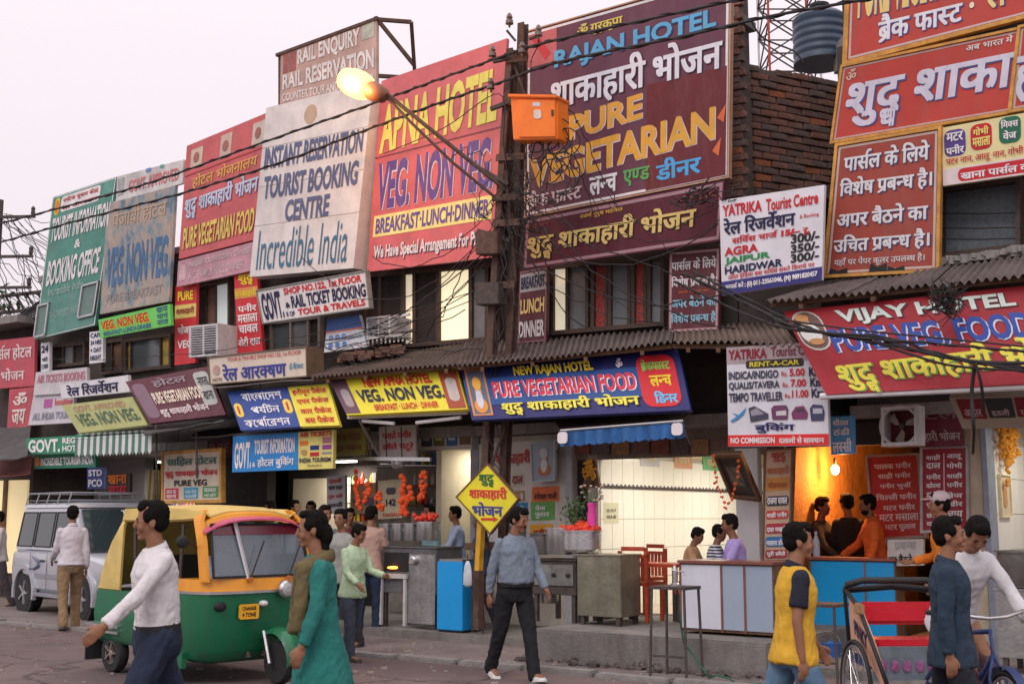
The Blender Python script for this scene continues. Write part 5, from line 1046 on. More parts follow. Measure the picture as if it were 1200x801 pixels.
# loose rubble and gear on the ledge
g = G()
for k in range(50): x = random.uniform(402, 470); p = FP(x, 420 - (x - 402) * .16 + random.uniform(-3, 3), random.uniform(.2, .7)); g.cbox(p, (random.uniform(.08, .22), random.uniform(.06, .16), random.uniform(.04, .1)), None)
solo(g, 'brick_rubble', 'loose bricks and rubble heaped on the patched corrugated roof', 'rubble', M((.2, .12, .09), .9, .4, 8, name='rubble'), kind='stuff')
def acbox(label, x0, y0, x1, y1, n0, n1, open_=False):
    q = Quad(FP(x0, y0, n1), FP(x1, y0 - (x1 - x0) * .1, n1), FP(x1, y1 - (x1 - x0) * .08, n1), FP(x0, y1, n1)); t = thing('air_cooler', label, 'cooler', q.p(.5, 1, -(n1 - n0)))
    mw = M((.52, .52, .54), .5, .15, 5, grime=.4, name='white_enamel')
    q.rect(0, 0, 1, 1, -(n1 - n0), -.012).out('cabinet', mw, t); q.rect(.08, .08, .92, .92, -.011, -.008).out('grille_back', m_black, t)
    g = G(); [q.rect(*r, -.011, .012, g) for r in ((0, 0, 1, .07), (0, .93, 1, 1), (0, .07, .07, .93), (.93, .07, 1, .93), (.48, .07, .52, .93))]; g.out('grille_frame', mw, t)
    for k in range(11): v = .1 + k * .075; q.rect(.08, v, .92, v + .03, -.007, .008).out('louvre', mw, t)
    g = G(); dd = -D
    for k in range(9):
        v = .12 + k * .09; a = q.p(0, v, -.05); b = q.p(0, v, -(n1 - n0) + .05); g.bar(a, b, .012, .03)
    g.out('side_louvres', m_alu, t)
acbox('white louvred window cooler jutting beside the narrow PURE sign', 222, 382, 256, 419, .0, .8)
acbox('small white framed air conditioner above the patched roof', 430, 372, 458, 396, .0, .5)
g = G(); g.bar(FP(452, 373, .4), FP(480, 368, .4), .04); solo(g, 'white_batten', 'short white batten beside the small air conditioner', 'tube', M((.6, .6, .6), .5, .1))
g = G()
for k in range(9): g.bar(FP(432 + k * 5, 397 - k * .5, .55), FP(432 + k * 5, 404 - k * .5, .55), .02)
g.bar(FP(430, 397, .55), FP(476, 392, .55), .02); solo(g, 'ledge_grille', 'low white grille along the ledge under the small air conditioner', 'grille', M((.5, .5, .5), .5, .1), kind='stuff')
# square fan on the dark red board
ft = thing('box_fan', 'square white framed ventilator fan over the red menu boards', 'fan', FP(1055, 524, .8)); q = Quad(FP(1033, 477, .8), FP(1075, 474, .8), FP(1075.5, 521, .8), FP(1033.5, 523, .8)); mw = M((.62, .6, .6), .4, .1, grime=.3)
g = G(); [q.rect(*r, -.25, .02, g) for r in ((0, 0, 1, .09), (0, .91, 1, 1), (0, .09, .08, .91), (.92, .09, 1, .91))]; g.out('frame', mw, ft); q.rect(.08, .09, .92, .91, -.24, -.2).out('backing', M((.12, .02, .025), .8, .1), ft)
cc = q.p(.5, .5, 0); ux = (q.c[1] - q.c[0]).normalized(); g = G(); g.tube([cc + (ux * math.cos(a * .314) + Z * math.sin(a * .314)) * .21 for a in range(20)], .018, 6, closed=True); g.out('ring', mw, ft, smooth=True)
for k in range(3):
    a = R(20 + 120 * k); r = lambda a, d: cc + (ux * math.cos(a) + Z * math.sin(a)) * d - q.n * .1
    g = G(); g.prism([r(a, .03), r(a - .35, .17), r(a + .2, .19), r(a + .5, .08)], q.n * .01); g.out('blade', M((.25, .2, .17), .5, .1), ft)
G().lathe(cc - q.n * .12, [(.035, 0), (.035, .05), (.02, .06)], 12, q.n).out('hub', m_iron, ft)
# leaning dark framed board and its garland beside the lit shop
q = Quad(FP(836, 531, .9), FP(868, 530, .9), FP(892, 586, .35), FP(857, 582, .35)); t = thing('tilted_frame', 'dark framed glass board hung at a slant over the counter of the lit shop', 'frame', q.p(.5, 1, 0))
q.rect(0, 0, 1, 1, -.03, 0).out('backing', M((.045, .045, .045), .5, .3, 6), t); g = G(); [q.rect(*r, -.035, .03, g) for r in ((0, 0, 1, .07), (0, .93, 1, 1), (0, .07, .09, .93), (.91, .07, 1, .93))]; g.out('frame', m_wood, t); q.rect(.25, .3, .7, .7, .001, .006).out('picture', M((.16, .15, .13), .4, .3, 9), t)
g = G(FM); g.box((sx(868), 0.0, PLZ), (sx(894), .12, ZC - .3)); g.out('tiled_pier', M((.62, .63, .66), .4, .08, 3, name='white_tile'), B_low)
G(FM).box((sx(905), .0, .12), (sx(925), .1, ZC)).out('pier', m_dark, B_low)
def garland(label, pts, n, r=.035, col=(.75, .12, .02), step=.055, grp=None):
    P_ = [FP(p[0], p[1], n) for p in pts]; q = []
    for i in range(len(P_) - 1):
        m = max(1, int((P_[i + 1] - P_[i]).length / step))
        for k in range(m): q.append(P_[i].lerp(P_[i + 1], k / m))
    g = G()
    for p in q:
        for _ in range(3): g.ell(p + Vector([random.gauss(0, r * .35) for _ in range(3)]), [r * random.uniform(.5, .85)] * 3, 6, 4)
    return solo(g, 'marigold_garland', label, 'garland', M(col, .8, .35, 40, name='marigold'), group=grp)
garland('thin loop of orange marigolds hanging round the slanted dark frame', [(836, 534), (839, 565), (850, 594), (858, 585), (864, 560), (866, 532)], 1.0, .022)
for k, pts in enumerate([[(416, 553), (418, 577)], [(418, 577), (422, 600)], [(431, 566), (429, 584), (433, 570)], [(440, 585), (439, 594)], [(445, 577), (446, 600)], [(472, 558), (473, 580), (471, 604)], [(480, 572), (483, 590)], [(477, 583), (474, 607)], [(497, 555), (493, 588)]]):
    garland(['longest leftmost upper string', 'lower string under the leftmost one', 'hooked looped string left of the 142 notice', 'short low tuft left of the 142 notice', 'short string touching the left edge of the 142 notice', 'longest string down the right edge of the 142 notice', 'short curl right of the 142 notice', 'bottom string low right of the 142 notice', 'rightmost string beside the doorway'][k] + ' of orange marigolds over the stall', pts, .9, .05, (.8, .1, .02), grp='marigold strings over the stall')
g = G(); g.bar(FP(416, 537, .9), FP(505, 538, .9), .05); solo(g, 'hanging_rail', 'pale horizontal rail from which the orange garlands hang', 'rail', m_alu)
g = G()
for x in (433, 452, 470, 489): g.tube([FP(x, 500, .9), FP(x + 1, 537, .9)], .01, 5)
solo(g, 'rail_hangers', 'thin rods carrying the pale horizontal rail over the stall', 'rods', m_iron, kind='stuff')
g = G(); g.tube([FP(421, 492, 1.4), FP(444, 534, .6)], .018); solo(g, 'awning_strut', 'slanting pale strut below the left end of the yellow fascia', 'strut', m_alu)
for x, y, lb in ((466, 545, 'ceiling fan hanging dark over the stove stall'),):
    t = thing('ceiling_fan', lb, 'fan', FP(x, y, .5)); c = FP(x, y, .5); G().lathe(c, [(.02, .2), (.03, .1), (.09, .06), (.09, -.02), (.03, -.05)][::-1], 14).out('motor', m_alu, t)
    for k in range(3): a = R(15 + 120 * k); v = Vector((math.cos(a), math.sin(a), 0)); G().bar(c + v * .08, c + v * .55, .12, .012).out('blade', m_alu, t)
# right-hand side: marigolds round a small shrine picture
t, Q = board('small framed shrine picture on the right tiled wall below the marigolds', None, quad=Quad(*[W(sx(1161) + .02, -y, z) for y, z in ((.35, 2.05), (.75, 2.05), (.75, 1.6), (.35, 1.6))]), bg=(.6, .5, .35), frame='cream', fw=.015, thick=.02, cat='picture', name='shrine_picture', rects=[(.3, .2, .7, .8, (.5, .25, .1), .4)])
g = G()
for k in range(240):
    u = random.random(); v = random.random() ** 1.5; g.ell(W(sx(1161) + .06 + .05 * random.random(), -(.2 + .75 * u), 2.72 - .55 * v * (1 - .5 * abs(u - .5)) - (.3 * random.random() if .3 < u < .45 else 0)), [.025] * 3, 6, 4)
solo(g, 'marigold_garland', 'thick yellow and orange marigold swag high on the right tiled wall', 'garland', M((.72, .32, .03), .8, .4, 40))
# bulbs and tubes that light the open shops
def tube_light(label, p, axis, power, col=(1, .93, .8), L=1.1, size=.6):
    t = thing('tube_light', label, 'lamp', p); ax = Vector(axis).normalized()
    G().tube([p - ax * L / 2, p + ax * L / 2], .016, 8).out('tube', EM(col, 6.), t); G().bar(p - ax * L / 2 + Z * .04, p + ax * L / 2 + Z * .04, .05, .03).out('batten', M((.6, .6, .6), .5, .05), t)
    l = bpy.data.lights.new('tube_glow', 'AREA'); l.shape = 'RECTANGLE'; l.size = L; l.size_y = .12; l.energy = power; l.color = col; o = bpy.data.objects.new('tube_glow', l); COL.objects.link(o); o.location = p - Z * .035
    o.rotation_euler = Matrix((ax, Z.cross(ax), Z)).transposed().to_euler()
tube_light('lit tube under the ceiling of the cream tiled shop, nearer the street', W(sx(701) + 1.3, -.7, 2.62), NV, 50)
tube_light('lit tube deeper inside the cream tiled shop', W(sx(701) + 1.3, -3.0, 2.62), NV, 52)
tube_light('lit tube in the cream doorway left of the painted wall', W(sx(517) + .35, -.8, 2.62), NV, 12, L=.5)
tube_light('lit tube inside the tiled shop at the right edge', W(sx(1161) + .8, -.8, 2.62), NV, 18)
tube_light('lit tube in the far left shop', W(sx(150), -.9, 2.6), D, 36, L=.8)
tube_light('lit tube in the dark recess behind the auto rickshaw', W(sx(345), -1.1, 2.5), D, 34, L=.6)
kb = thing('bare_bulb', 'glaring bare bulb against the orange kitchen wall', 'bulb', W(sx(925) + .2, -1.2, 2.05)); bp2 = W(sx(925) + .22, -.95, FS(968, 549, -.6)[1]); ORG[kb.name] = bp2; kb.location = bp2
G().ell(bp2, (.05, .05, .065), 14, 9).out('bulb_glass', EM((1, .62, .25), 40.), kb, smooth=True); G().lathe(bp2 + Z * .06, [(.02, 0), (.02, .06), (.012, .09)], 10).out('holder', m_black, kb)
pl = bpy.data.lights.new('bulb_glow', 'POINT'); pl.energy = 80; pl.color = (1, .42, .12); pl.shadow_soft_size = .06; po = bpy.data.objects.new('bulb_glow', pl); COL.objects.link(po); po.location = bp2 + D * .1
# ================================================================ counters, stoves, tables
def counter(label, x0, x1, yt, yb, n1, dep, z0, panels, top, trim=None):
    s0, s1 = FS(x0, yt, n1)[0], FS(x1, yt, n1)[0]; zt = FS((x0 + x1) / 2, yt, n1)[1]
    t = thing('counter', label, 'counter', W((s0 + s1) / 2, n1 - dep / 2, z0)); g = G(FM); g.box((s0, n1 - dep, z0 + .03), (s1, n1 - .02, zt - .03)); g.out('carcass', m_wood, t)
    for a, b, c in panels:
        sa, sb = FS(a, yt, n1)[0], FS(b, yt, n1)[0]; g = G(FM); g.box((sa + .012, n1 - .019, z0 + .06), (sb - .012, n1, zt - .045)); g.out('front_panel', M(c, .35, .06, 2, grime=.15, gcol=(.25, .25, .28), name='laminate'), t)
    g = G(FM); g.box((s0 - .02, n1 - dep - .02, zt - .03), (s1 + .02, n1 + .03, zt)); g.out('counter_top', M(top, .4, .2, 5), t)
    for a, b, c in panels: sa = FS(a, yt, n1)[0]; g = G(FM); g.box((sa - .012, n1 - .018, z0 + .03), (sa + .012, n1 + .008, zt - .031)); g.out('trim', M(trim or (.2, .07, .05), .5, .2), t)
    return t
counter('low counter of white and pale blue laminate panels before the seated men', 797, 905, 657, 741, 2.05, .5, PLZ, [(797, 845, (.62, .64, .72)), (845, 872, (.33, .4, .5)), (872, 905, (.3, .37, .47))], (.2, .07, .05))
counter('bright blue counter in front of the orange lit kitchen', 949, 1048, 653, 750, .15, .3, .12, [(949, 1013, (.01, .33, .72)), (1013, 1048, (.01, .33, .72))], (.3, .08, .05), (.2, .1, .1))
t = thing('blue_cabinet', 'small bright blue cabinet standing by the rail pole', 'cabinet', W(sx(525, 1.4), 1.2, .13)); s0 = FS(512, 700, 1.5)[0]
G(FM).box((s0, 1.05, .16), (s0 + .42, 1.5, 1.02)).out('cabinet_body', M((.01, .32, .75), .4, .06, 3, grime=.1, name='blue_laminate'), t, bevel=.006)
G(FM).box((s0 + .02, 1.07, 1.021), (s0 + .40, 1.48, 1.05)).out('top', m_steel, t); G(FM).box((s0 + .421, 1.06, .17), (s0 + .43, 1.08, 1.0)).out('edge_trim', M((.3, .02, .06), .5), t); G(FM).box((s0 + .02, 1.07, .13), (s0 + .40, 1.48, .159)).out('plinth', m_black, t)
def steelbox(label, x0, x1, yt, n1, dep, z0, mat=m_steel, name='steel_cabinet', legs=.1):
    s0, s1 = FS(x0, yt, n1)[0], FS(x1, yt, n1)[0]; zt = FS((x0 + x1) / 2, yt, n1)[1]; t = thing(name, label, 'cabinet', W((s0 + s1) / 2, n1 - dep / 2, z0))
    G(FM).box((s0, n1 - dep, z0 + legs), (s1, n1, zt - .02)).out('cabinet_body', mat, t, bevel=.008); G(FM).box((s0 - .02, n1 - dep - .01, zt - .019), (s1 + .02, n1 + .02, zt)).out('top', mat, t, bevel=.004)
    for a in (s0 + .03, s1 - .08):
        for b in (n1 - .07, n1 - dep + .02): G(FM).box((a, b, z0), (a + .05, b + .05, z0 + legs - .001)).out('leg', m_iron, t)
    return t, s0, s1, zt
steelbox('dull stainless steel cabinet at the open corner of the lit shop', 676, 727, 649, 1.8, .45, PLZ, M((.36, .34, .26), .35, .25, 4, .15, .75, 20, grime=.5, gcol=(.15, .13, .1)))
def pot(label, x, yb, n, r, h, kind='pot', grp=None, z=None, lid=False, mat=None):
    p = FP(x, yb, n); t = thing(kind, label, 'pot', p, grp); mt = mat or m_alu
    prof = [(r * .9, 0), (r, .03), (r, h), (r + .025, h), (r + .025, h + .012), (r - .01, h + .012), (r - .012, .04), (.01, .035)]
    G().lathe(p, prof, 28).out('pot_body', mt, t, smooth='a')
    for s_ in (-1, 1):
        c = p + D * s_ * (r + .03) + Z * h * .75; G().tube([c - Z * .03 - D * s_ * .03, c - Z * .03 + D * s_ * .02, c + Z * .02 + D * s_ * .02, c + Z * .02 - D * s_ * .03], .008, 6).out('handle', mt, t)
    if lid: G().lathe(p + Z * (h + .014), [(r + .02, 0), (r * .7, .03), (.03, .05), (.03, .08), (.01, .085)], 24).out('lid', mt, t, smooth='a')
    return t, p
# right stall: stove table with two pots and the vegetable heap
st_, s0, s1, zt = steelbox('black iron stove table with gas rings between the walking man and the steel cabinet', 622, 675, 655, 1.75, .55, PLZ, m_iron, 'stove', .32)
g = G(FM); g.box((s0 + .03, 1.755, zt - .3), (s1 - .03, 1.77, zt - .06)); g.out('control_panel', m_steel, st_)
for k in range(3): c = W(s0 + .15 + k * .2, 1.77, zt - .18); G().lathe(c, [(.025, 0), (.025, .025), (.01, .03)], 10, NV).out('knob', m_black, st_)
pot('tall dented aluminium pot on the stove right of the walking man', 656, 649, 1.7, .17, .30)
pot('dark sooty cooking pot just right of the walking man', 634, 649, 1.7, .13, .24, mat=M((.2, .19, .18), .4, .3, 5, .2, .7))
tpot, p_ = pot('wide steel vessel heaped with tomatoes and carrots on the stove', 680, 646, 1.6, .24, .24)
random.seed(3)
veg = thing('vegetable_heap', 'heap of red tomatoes and orange carrots piled on the wide steel vessel', 'vegetables', p_ + Z * .25)
mt_, mc_ = M((.68, .045, .02), .35, .2, 10, name='tomato'), M((.8, .2, .02), .5, .2, 10, name='carrot')
G().ell(p_ + Z * .25, (.24, .24, .06), 16, 8).out('bed', mt_, veg, smooth=True)
for k in range(60):
    a, r = random.uniform(0, 6.28), .23 * math.sqrt(random.random()); h = .27 + .1 * (1 - r / .23) * random.random(); c = p_ + Vector((r * math.cos(a), r * math.sin(a), h))
    if k % 3: G().ell(c, [.032, .032, .028], 8, 6).out('tomato', mt_, veg, smooth=True)
    else: d_ = Vector((random.gauss(0, 1), random.gauss(0, 1), .8)).normalized(); G().tube([c - d_ * .04, c + d_ * .07], [.016, .004], 6).out('carrot', mc_, veg)
pv = p_ + Z * .3 + D * .17
fv = thing('flower_vase', 'pink plastic vase with drooping flowers behind the tomato heap', 'vase', pv); G().lathe(pv, [(.05, 0), (.06, .1), (.045, .2), (.06, .26), (.05, .27)], 14).out('vase', M((.75, .06, .35), .4, .1), fv, smooth='a')
g = G(); gl = G()
for k in range(16): a = random.uniform(0, 6.28); e_ = pv + Vector((.13 * math.cos(a), .13 * math.sin(a), .3 + .2 * random.random())); g.tube([pv + Z * .25, pv.lerp(e_, .6) + Z * .1, e_], .004, 4); gl.ell(e_, [.02, .02, .014], 6, 4)
g.out('stems', M((.06, .12, .04), .8), fv); gl.out('blossoms', M((.5, .35, .3), .8, .4, 30), fv)
pl_ = p_ + Z * .3 - D * .08; gp = thing('herb_bunch', 'bunch of dark green leafy herbs standing behind the tomato heap', 'plant', pl_); g = G(); gl = G()
for k in range(130):
    c = pl_ + Vector((random.gauss(0, .08), random.gauss(0, .06), .05 + random.random() * .27)); u = Vector((random.gauss(0, 1), random.gauss(0, 1), random.gauss(0, 1))).normalized(); v = u.orthogonal().normalized(); gl.add([c, c + u * .035 + v * .015, c + u * .06, c + u * .035 - v * .015], [(0, 1, 2, 3)])
for k in range(8): g.tube([pl_, pl_ + Vector((random.gauss(0, .05), random.gauss(0, .05), .25))], .004, 4)
g.out('stems', M((.05, .1, .03), .8), gp); gl.out('leaves', M((.045, .10, .03), .7, .4, 30), gp)
# gas cylinders / steel drum below
for x, lb in ((642, 'dull steel drum under the stove behind the walking man'),): pot(lb, x, 706, 1.5, .13, .24, 'drum')
t = thing('hanging_decoration', 'small idol under orange flowers hung high at the left of the lit shop', 'decoration', FP(695, 571, .3)); c = FP(695, 571, .25)
G().prism([c + D * -.14, c + D * .14, c + D * .04 + Z * .36, c - D * .03 + Z * .36], NV * .05).out('backing', m_wood, t); g = G()
for k in range(70): g.ell(c + D * random.gauss(0, .045) + Z * random.uniform(.1, .36) + NV * .09, [.02] * 3, 6, 4)
g.out('flowers', M((.7, .35, .04), .8, .4, 40), t); G().ell(c + Z * .08 + NV * .08, (.05, .04, .08), 10, 7).out('idol', M((.1, .06, .03), .5), t)
# left stall
st2, s0, s1, zt = steelbox('grey iron stove cart with a lit burner at the left stall', 447, 512, 640, 1.35, .55, .13, M((.15, .15, .16), .5, .3, 5, .2, .4, grime=.4), 'stove', .45)
G(FM).box((s0 + .06, 1.351, zt - .33), (s0 + .5, 1.36, zt - .08)).out('oven_mouth', m_black, st2)
g = G(); g.ell(W(s0 + .25, 1.39, zt - .28), (.08, .02, .02), 10, 6); g.out('flame', EM((1, .3, .04), 5.), st2)
G().lathe(W(s0 + .6, 1.36, zt - .18), [(.06, 0), (.06, .05), (.04, .06)], 16, NV).out('burner_drum', m_alu, st2)
for k in range(2): g = G(FM); g.box((s0 + .02 + k * .42, 1.362, .16), (s0 + .06 + k * .42, 1.40, zt - .36)); g.out('table_leg', M((.55, .52, .5), .5, .1), st2)
G(FM).box((s0, 1.362, zt - .42), (s0 + .5, 1.41, zt - .36)).out('table_edge', M((.5, .48, .45), .5, .1), st2)
G(FM).box((s1 - .5, 1.352, .2), (s1 - .02, 1.358, zt - .1)).out('side_panel', m_steel, st2)
for k in range(4): pot(['first', 'second', 'third', 'fourth'][k] + ' from the left in the row of lidless aluminium pots on the left stall', 452 + k * 14.5, 633, 1.2, .085, .22, grp='row of aluminium pots on the left stall')
pot('long deep aluminium vat at the right end of the row of pots', 502, 633, 1.15, .15, .24, 'vat')
pt3 = FP(499, 612, 1.15); vg = thing('vegetable_heap', 'small heap of tomatoes and garnish on the aluminium vat at the left stall', 'vegetables', pt3)
for k in range(34): a, r = random.uniform(0, 6.28), .16 * math.sqrt(random.random()); G().ell(pt3 + Vector((r * math.cos(a), r * math.sin(a), .03 + .08 * random.random())), [.032] * 3, 8, 6).out('tomato', mt_, vg, smooth=True)
# furniture inside the lit shop
tt_ = thing('dining_table', 'red wooden table inside the lit shop', 'table', W(sx(745), 0.6, PLZ))
a, b = FS(731, 667, 1.0)[0], FS(792, 667, 1.0)[0]; G(FM).box((a, .45, 1.0), (b, 1.0, 1.04)).out('tabletop', m_redwood, tt_)
for s_ in (a + .03, b - .08):
    for n_ in (.5, .9): G(FM).box((s_, n_, PLZ + .012), (s_ + .05, n_ + .05, .999)).out('leg', M((.05, .03, .03), .6), tt_)
def chair(label, s, n, rot=0):
    fr = FM @ Matrix.Translation((s, n, PLZ + .012)) @ Matrix.Rotation(rot, 4, 'Z'); t = thing('dining_chair', label, 'chair', fr.translation, 'red wooden chairs in the lit shop')
    G(fr).box((-.2, -.2, .42), (.2, .2, .46)).out('seat', m_redwood, t)
    for x in (-.2, .16):
        for y, h in ((-.2, .82), (.16, .42)): G(fr).box((x, y, 0), (x + .04, y + .04, h - .001)).out('leg', m_redwood, t)
    for k in range(5): G(fr).box((-.14 + k * .065, -.195, .47), (-.11 + k * .065, -.17, .74)).out('back_slat', m_redwood, t)
    G(fr).box((-.2, -.2, .74), (.2, -.165, .78)).out('back_rail', m_redwood, t); G(fr).box((-.15, -.198, .821), (.15, -.165, .87)).out('top_rail', m_redwood, t)
    return t
chair('red slatted chair with its back to the street, left of the white counter', FS(771, 700, .7)[0], 1.1, math.pi); chair('second red chair further inside the lit shop', FS(752, 700, .2)[0], .1, .3)
# small black iron tables outside
def itable(label, x, yt, n, w_, d_, z0):
    s_, zt = FS(x, yt, n); t = thing('iron_table', label, 'table', W(s_, n, z0)); G(FM).box((s_ - w_, n - d_, zt - .03), (s_ + w_, n + d_, zt)).out('tabletop', m_iron, t)
    for a in (-1, 1):
        for b in (-1, 1): G().tube([W(s_ + a * (w_ - .02), n + b * (d_ - .02), zt - .03), W(s_ + a * (w_ - .0), n + b * d_, z0)], .014, 6).out('leg', m_iron, t)
    G(FM).box((s_ - w_ + .02, n + d_ - .03, z0 + .2), (s_ + w_ - .02, n + d_ - .015, z0 + .22)).out('stretcher', m_iron, t)
    return t, W(s_, n, zt)
it1, itp = itable('small black iron table standing before the white counter', 791, 686, 3.0, .2, .17, .03)
t = thing('hand_pump', 'small metal tap pump clamped on the black iron table', 'pump', itp); G().lathe(itp, [(.05, 0), (.05, .02), (.02, .03), (.02, .14), (.03, .15), (.01, .2)], 12).out('pump_body', m_alu, t); G().tube([itp + Z * .12, itp + Z * .15 + D * .1, itp + Z * .1 + D * .13], .008, 6).out('spout', m_alu, t)
g = G(); g.tube(curve(itp + D * .02, W(FS(806, 740, 2.8)[0], 2.8, .3), .2, .0, 8) + curve(W(FS(806, 740, 2.8)[0], 2.8, .3), W(FS(830, 750, 3.0)[0], 3.0, .05), .0, .0, 4) + curve(W(FS(830, 750, 3.0)[0], 3.0, .05), W(FS(905, 750, 3.0)[0], 3.1, .05), .0, .03, 6), .009, 6); solo(g, 'hose', 'thin green hose trailing from the black iron table along the platform foot', 'hose', M((.02, .12, .08), .5, .1), smooth=True)
it2, itp2 = itable('second black iron table between the yellow shirt man and the blue counter', 963, 706, 2.6, .2, .17, .03)
t = thing('water_bottle', 'clear plastic water bottle standing on the blue counter', 'bottle', FP(957, 652, 0)); b_ = FP(957, 652, 0); G().lathe(b_, [(.038, 0), (.042, .02), (.042, .16), (.036, .19), (.015, .25), (.015, .27)], 14).out('bottle_body', GLASS((.5, .62, .75), .1, .7, 'clear_plastic'), t, smooth='a'); G().lathe(b_ + Z * .27, [(.017, 0), (.017, .025)], 10).out('cap', M((.5, .6, .8), .5), t)
# right-edge stove with big pot
st3, s0, s1, zt = steelbox('stainless stove counter at the right edge of the photo', 1166, 1262, 690, 1.6, .6, .12, m_steel, 'stove', .15)
pot('big dark cooking pot on the stainless stove at the right edge', 1199, 687, 1.4, .22, .33, mat=M((.2, .19, .18), .4, .3, 5, .2, .7))
for k in range(3): G().lathe(W(s0 + .2 + k * .25, 1.6, zt - .15), [(.03, 0), (.03, .03), (.01, .035)], 10, NV).out('knob', m_black, st3)
# bucket behind the yellow shirt man, crates in the far shops
t = thing('bucket', 'blue plastic bucket on the ground left of the rickshaw wheel', 'bucket', GP(972, 782)); p = GP(972, 782); G().lathe(p, [(.1, 0), (.13, .26), (.14, .26), (.13, .27), (.12, .25), (.09, .02)], 20).out('bucket_body', M((.03, .12, .4), .5, .1), t, smooth='a'); G().tube([p + Z * .26 + D * .13 * math.cos(a) + Z * .12 * math.sin(a) for a in [i * math.pi / 8 for i in range(9)]], .005, 5).out('handle', m_alu, t)
# coloured goods on far left shop shelves
random.seed(21)
t = thing('shop_shelves', 'shelves of small coloured packets inside the far left shop', 'shelves', W(sx(140), -1.5, 1.2))
for r in range(4):
    G(FM).box((sx(118), -1.78, 1.45 + r * .26), (sx(172), -1.45, 1.47 + r * .26)).out('shelf', m_wood, t)
    for k in range(22):
        s_ = sx(120) + k * .028 * 1.3; c = random.choice([(.6, .05, .03), (.05, .2, .5), (.6, .5, .05), (.5, .1, .3), (.1, .35, .1), (.6, .55, .5)]); h = random.uniform(.08, .2)
        if s_ + .03 < sx(171): G(FM).box((s_, -1.7, 1.471 + r * .26), (s_ + .03, -1.55, 1.471 + r * .26 + h)).out('packet', M(c, .5, .0), t)
def shelves(label, s0_, s1_, n_, z0_, rows, seed, par=.2):
    random.seed(seed); t = thing('shop_shelves', label, 'shelves', W((s0_ + s1_) / 2, n_, z0_))
    for r in range(rows):
        z_ = z0_ + r * .3; G(FM).box((s0_, n_ - .2, z_), (s1_, n_, z_ + .02)).out('shelf', m_wood, t); s_ = s0_ + .03
        while s_ < s1_ - .1:
            w_ = random.uniform(.05, .09); h = random.uniform(.09, .22); c = random.choice([(.5, .05, .03), (.05, .15, .4), (.6, .45, .05), (.55, .5, .42), (.1, .3, .1), (.4, .4, .42)])
            if random.random() < .5: G().lathe(W(s_ + w_ / 2, n_ - .09, z_ + .021), [(w_ * .45, 0), (w_ * .48, h * .6), (w_ * .2, h * .8), (w_ * .2, h)], 10).out('jar', M(c, .35, .1), t, smooth='a')
            else: G(FM).box((s_, n_ - .15, z_ + .021), (s_ + w_, n_ - .04, z_ + .021 + h)).out('packet', M(c, .5, .1), t)
            s_ += w_ + random.uniform(.01, .05)
shelves('wooden shelves of jars in the dark recess behind the crowd', sx(345), sx(382), -1.2, 1.5, 3, 4)
shelves('shelves of jars and packets on the grubby wall of the stove stall', sx(455), sx(505), -.45, 1.45, 4, 6)
shelves('shelves of jars at the back of the orange lit kitchen', sx(940), sx(985), -2.6, 1.2, 4, 8)
t, Q = board('dark blue panel of white print in the far left shop', [(102, 548), (122, 547), (122, 572), (102, 573)], .2, .2, (.04, .07, .25), lines=[("STD", .1, .1, .9, .4, 'white', .03), ("PCO", .1, .55, .9, .9, 'white', .03)])
t, Q = board('black board with orange Hindi scrawl behind the roof rack', [(124, 556), (152, 554), (152, 580), (124, 581)], .2, .2, (.03, .02, .025), lines=[("खाना", .1, .05, .9, .45, 'orange', .04), ("चाय", .1, .55, .9, .95, 'red', .04)])
t, Q = board('dark red signboard with faint letters in shade by the bright blue board', [(243, 516), (271, 514), (271, 535), (243, 537)], .4, .4, (.1, .02, .03), lines=[("PURE", .1, .2, .9, .7, (.3, .12, .12), .03)])
for k, (x, lb) in enumerate(((120, 'second'), (182, 'third'))): pass
g = G()
for x, y0, y1 in ((183, 497, 590), (230, 505, 560)): solo(G().tube([FP(x, y0, 1.5), FP(x + 1, y1, 1.5)], .02, 6), 'awning_pole', {183: 'thin pole holding up the dark tarpaulin awning', 230: 'thin pole between the cream menu board and the bright blue board'}[x], 'pole', m_iron)
for k in range(4): solo(G(FM).box((sx(176) + k * .13, .05, .03), (sx(176) + k * .13 + .05, .09, 2.4)), 'shutter_rail', ['leftmost', 'second', 'third', 'rightmost'][k] + ' of the four narrow yellowish upright rails by the far left shop', 'rail', M((.4, .3, .12), .6, .2), group='yellowish upright rails')
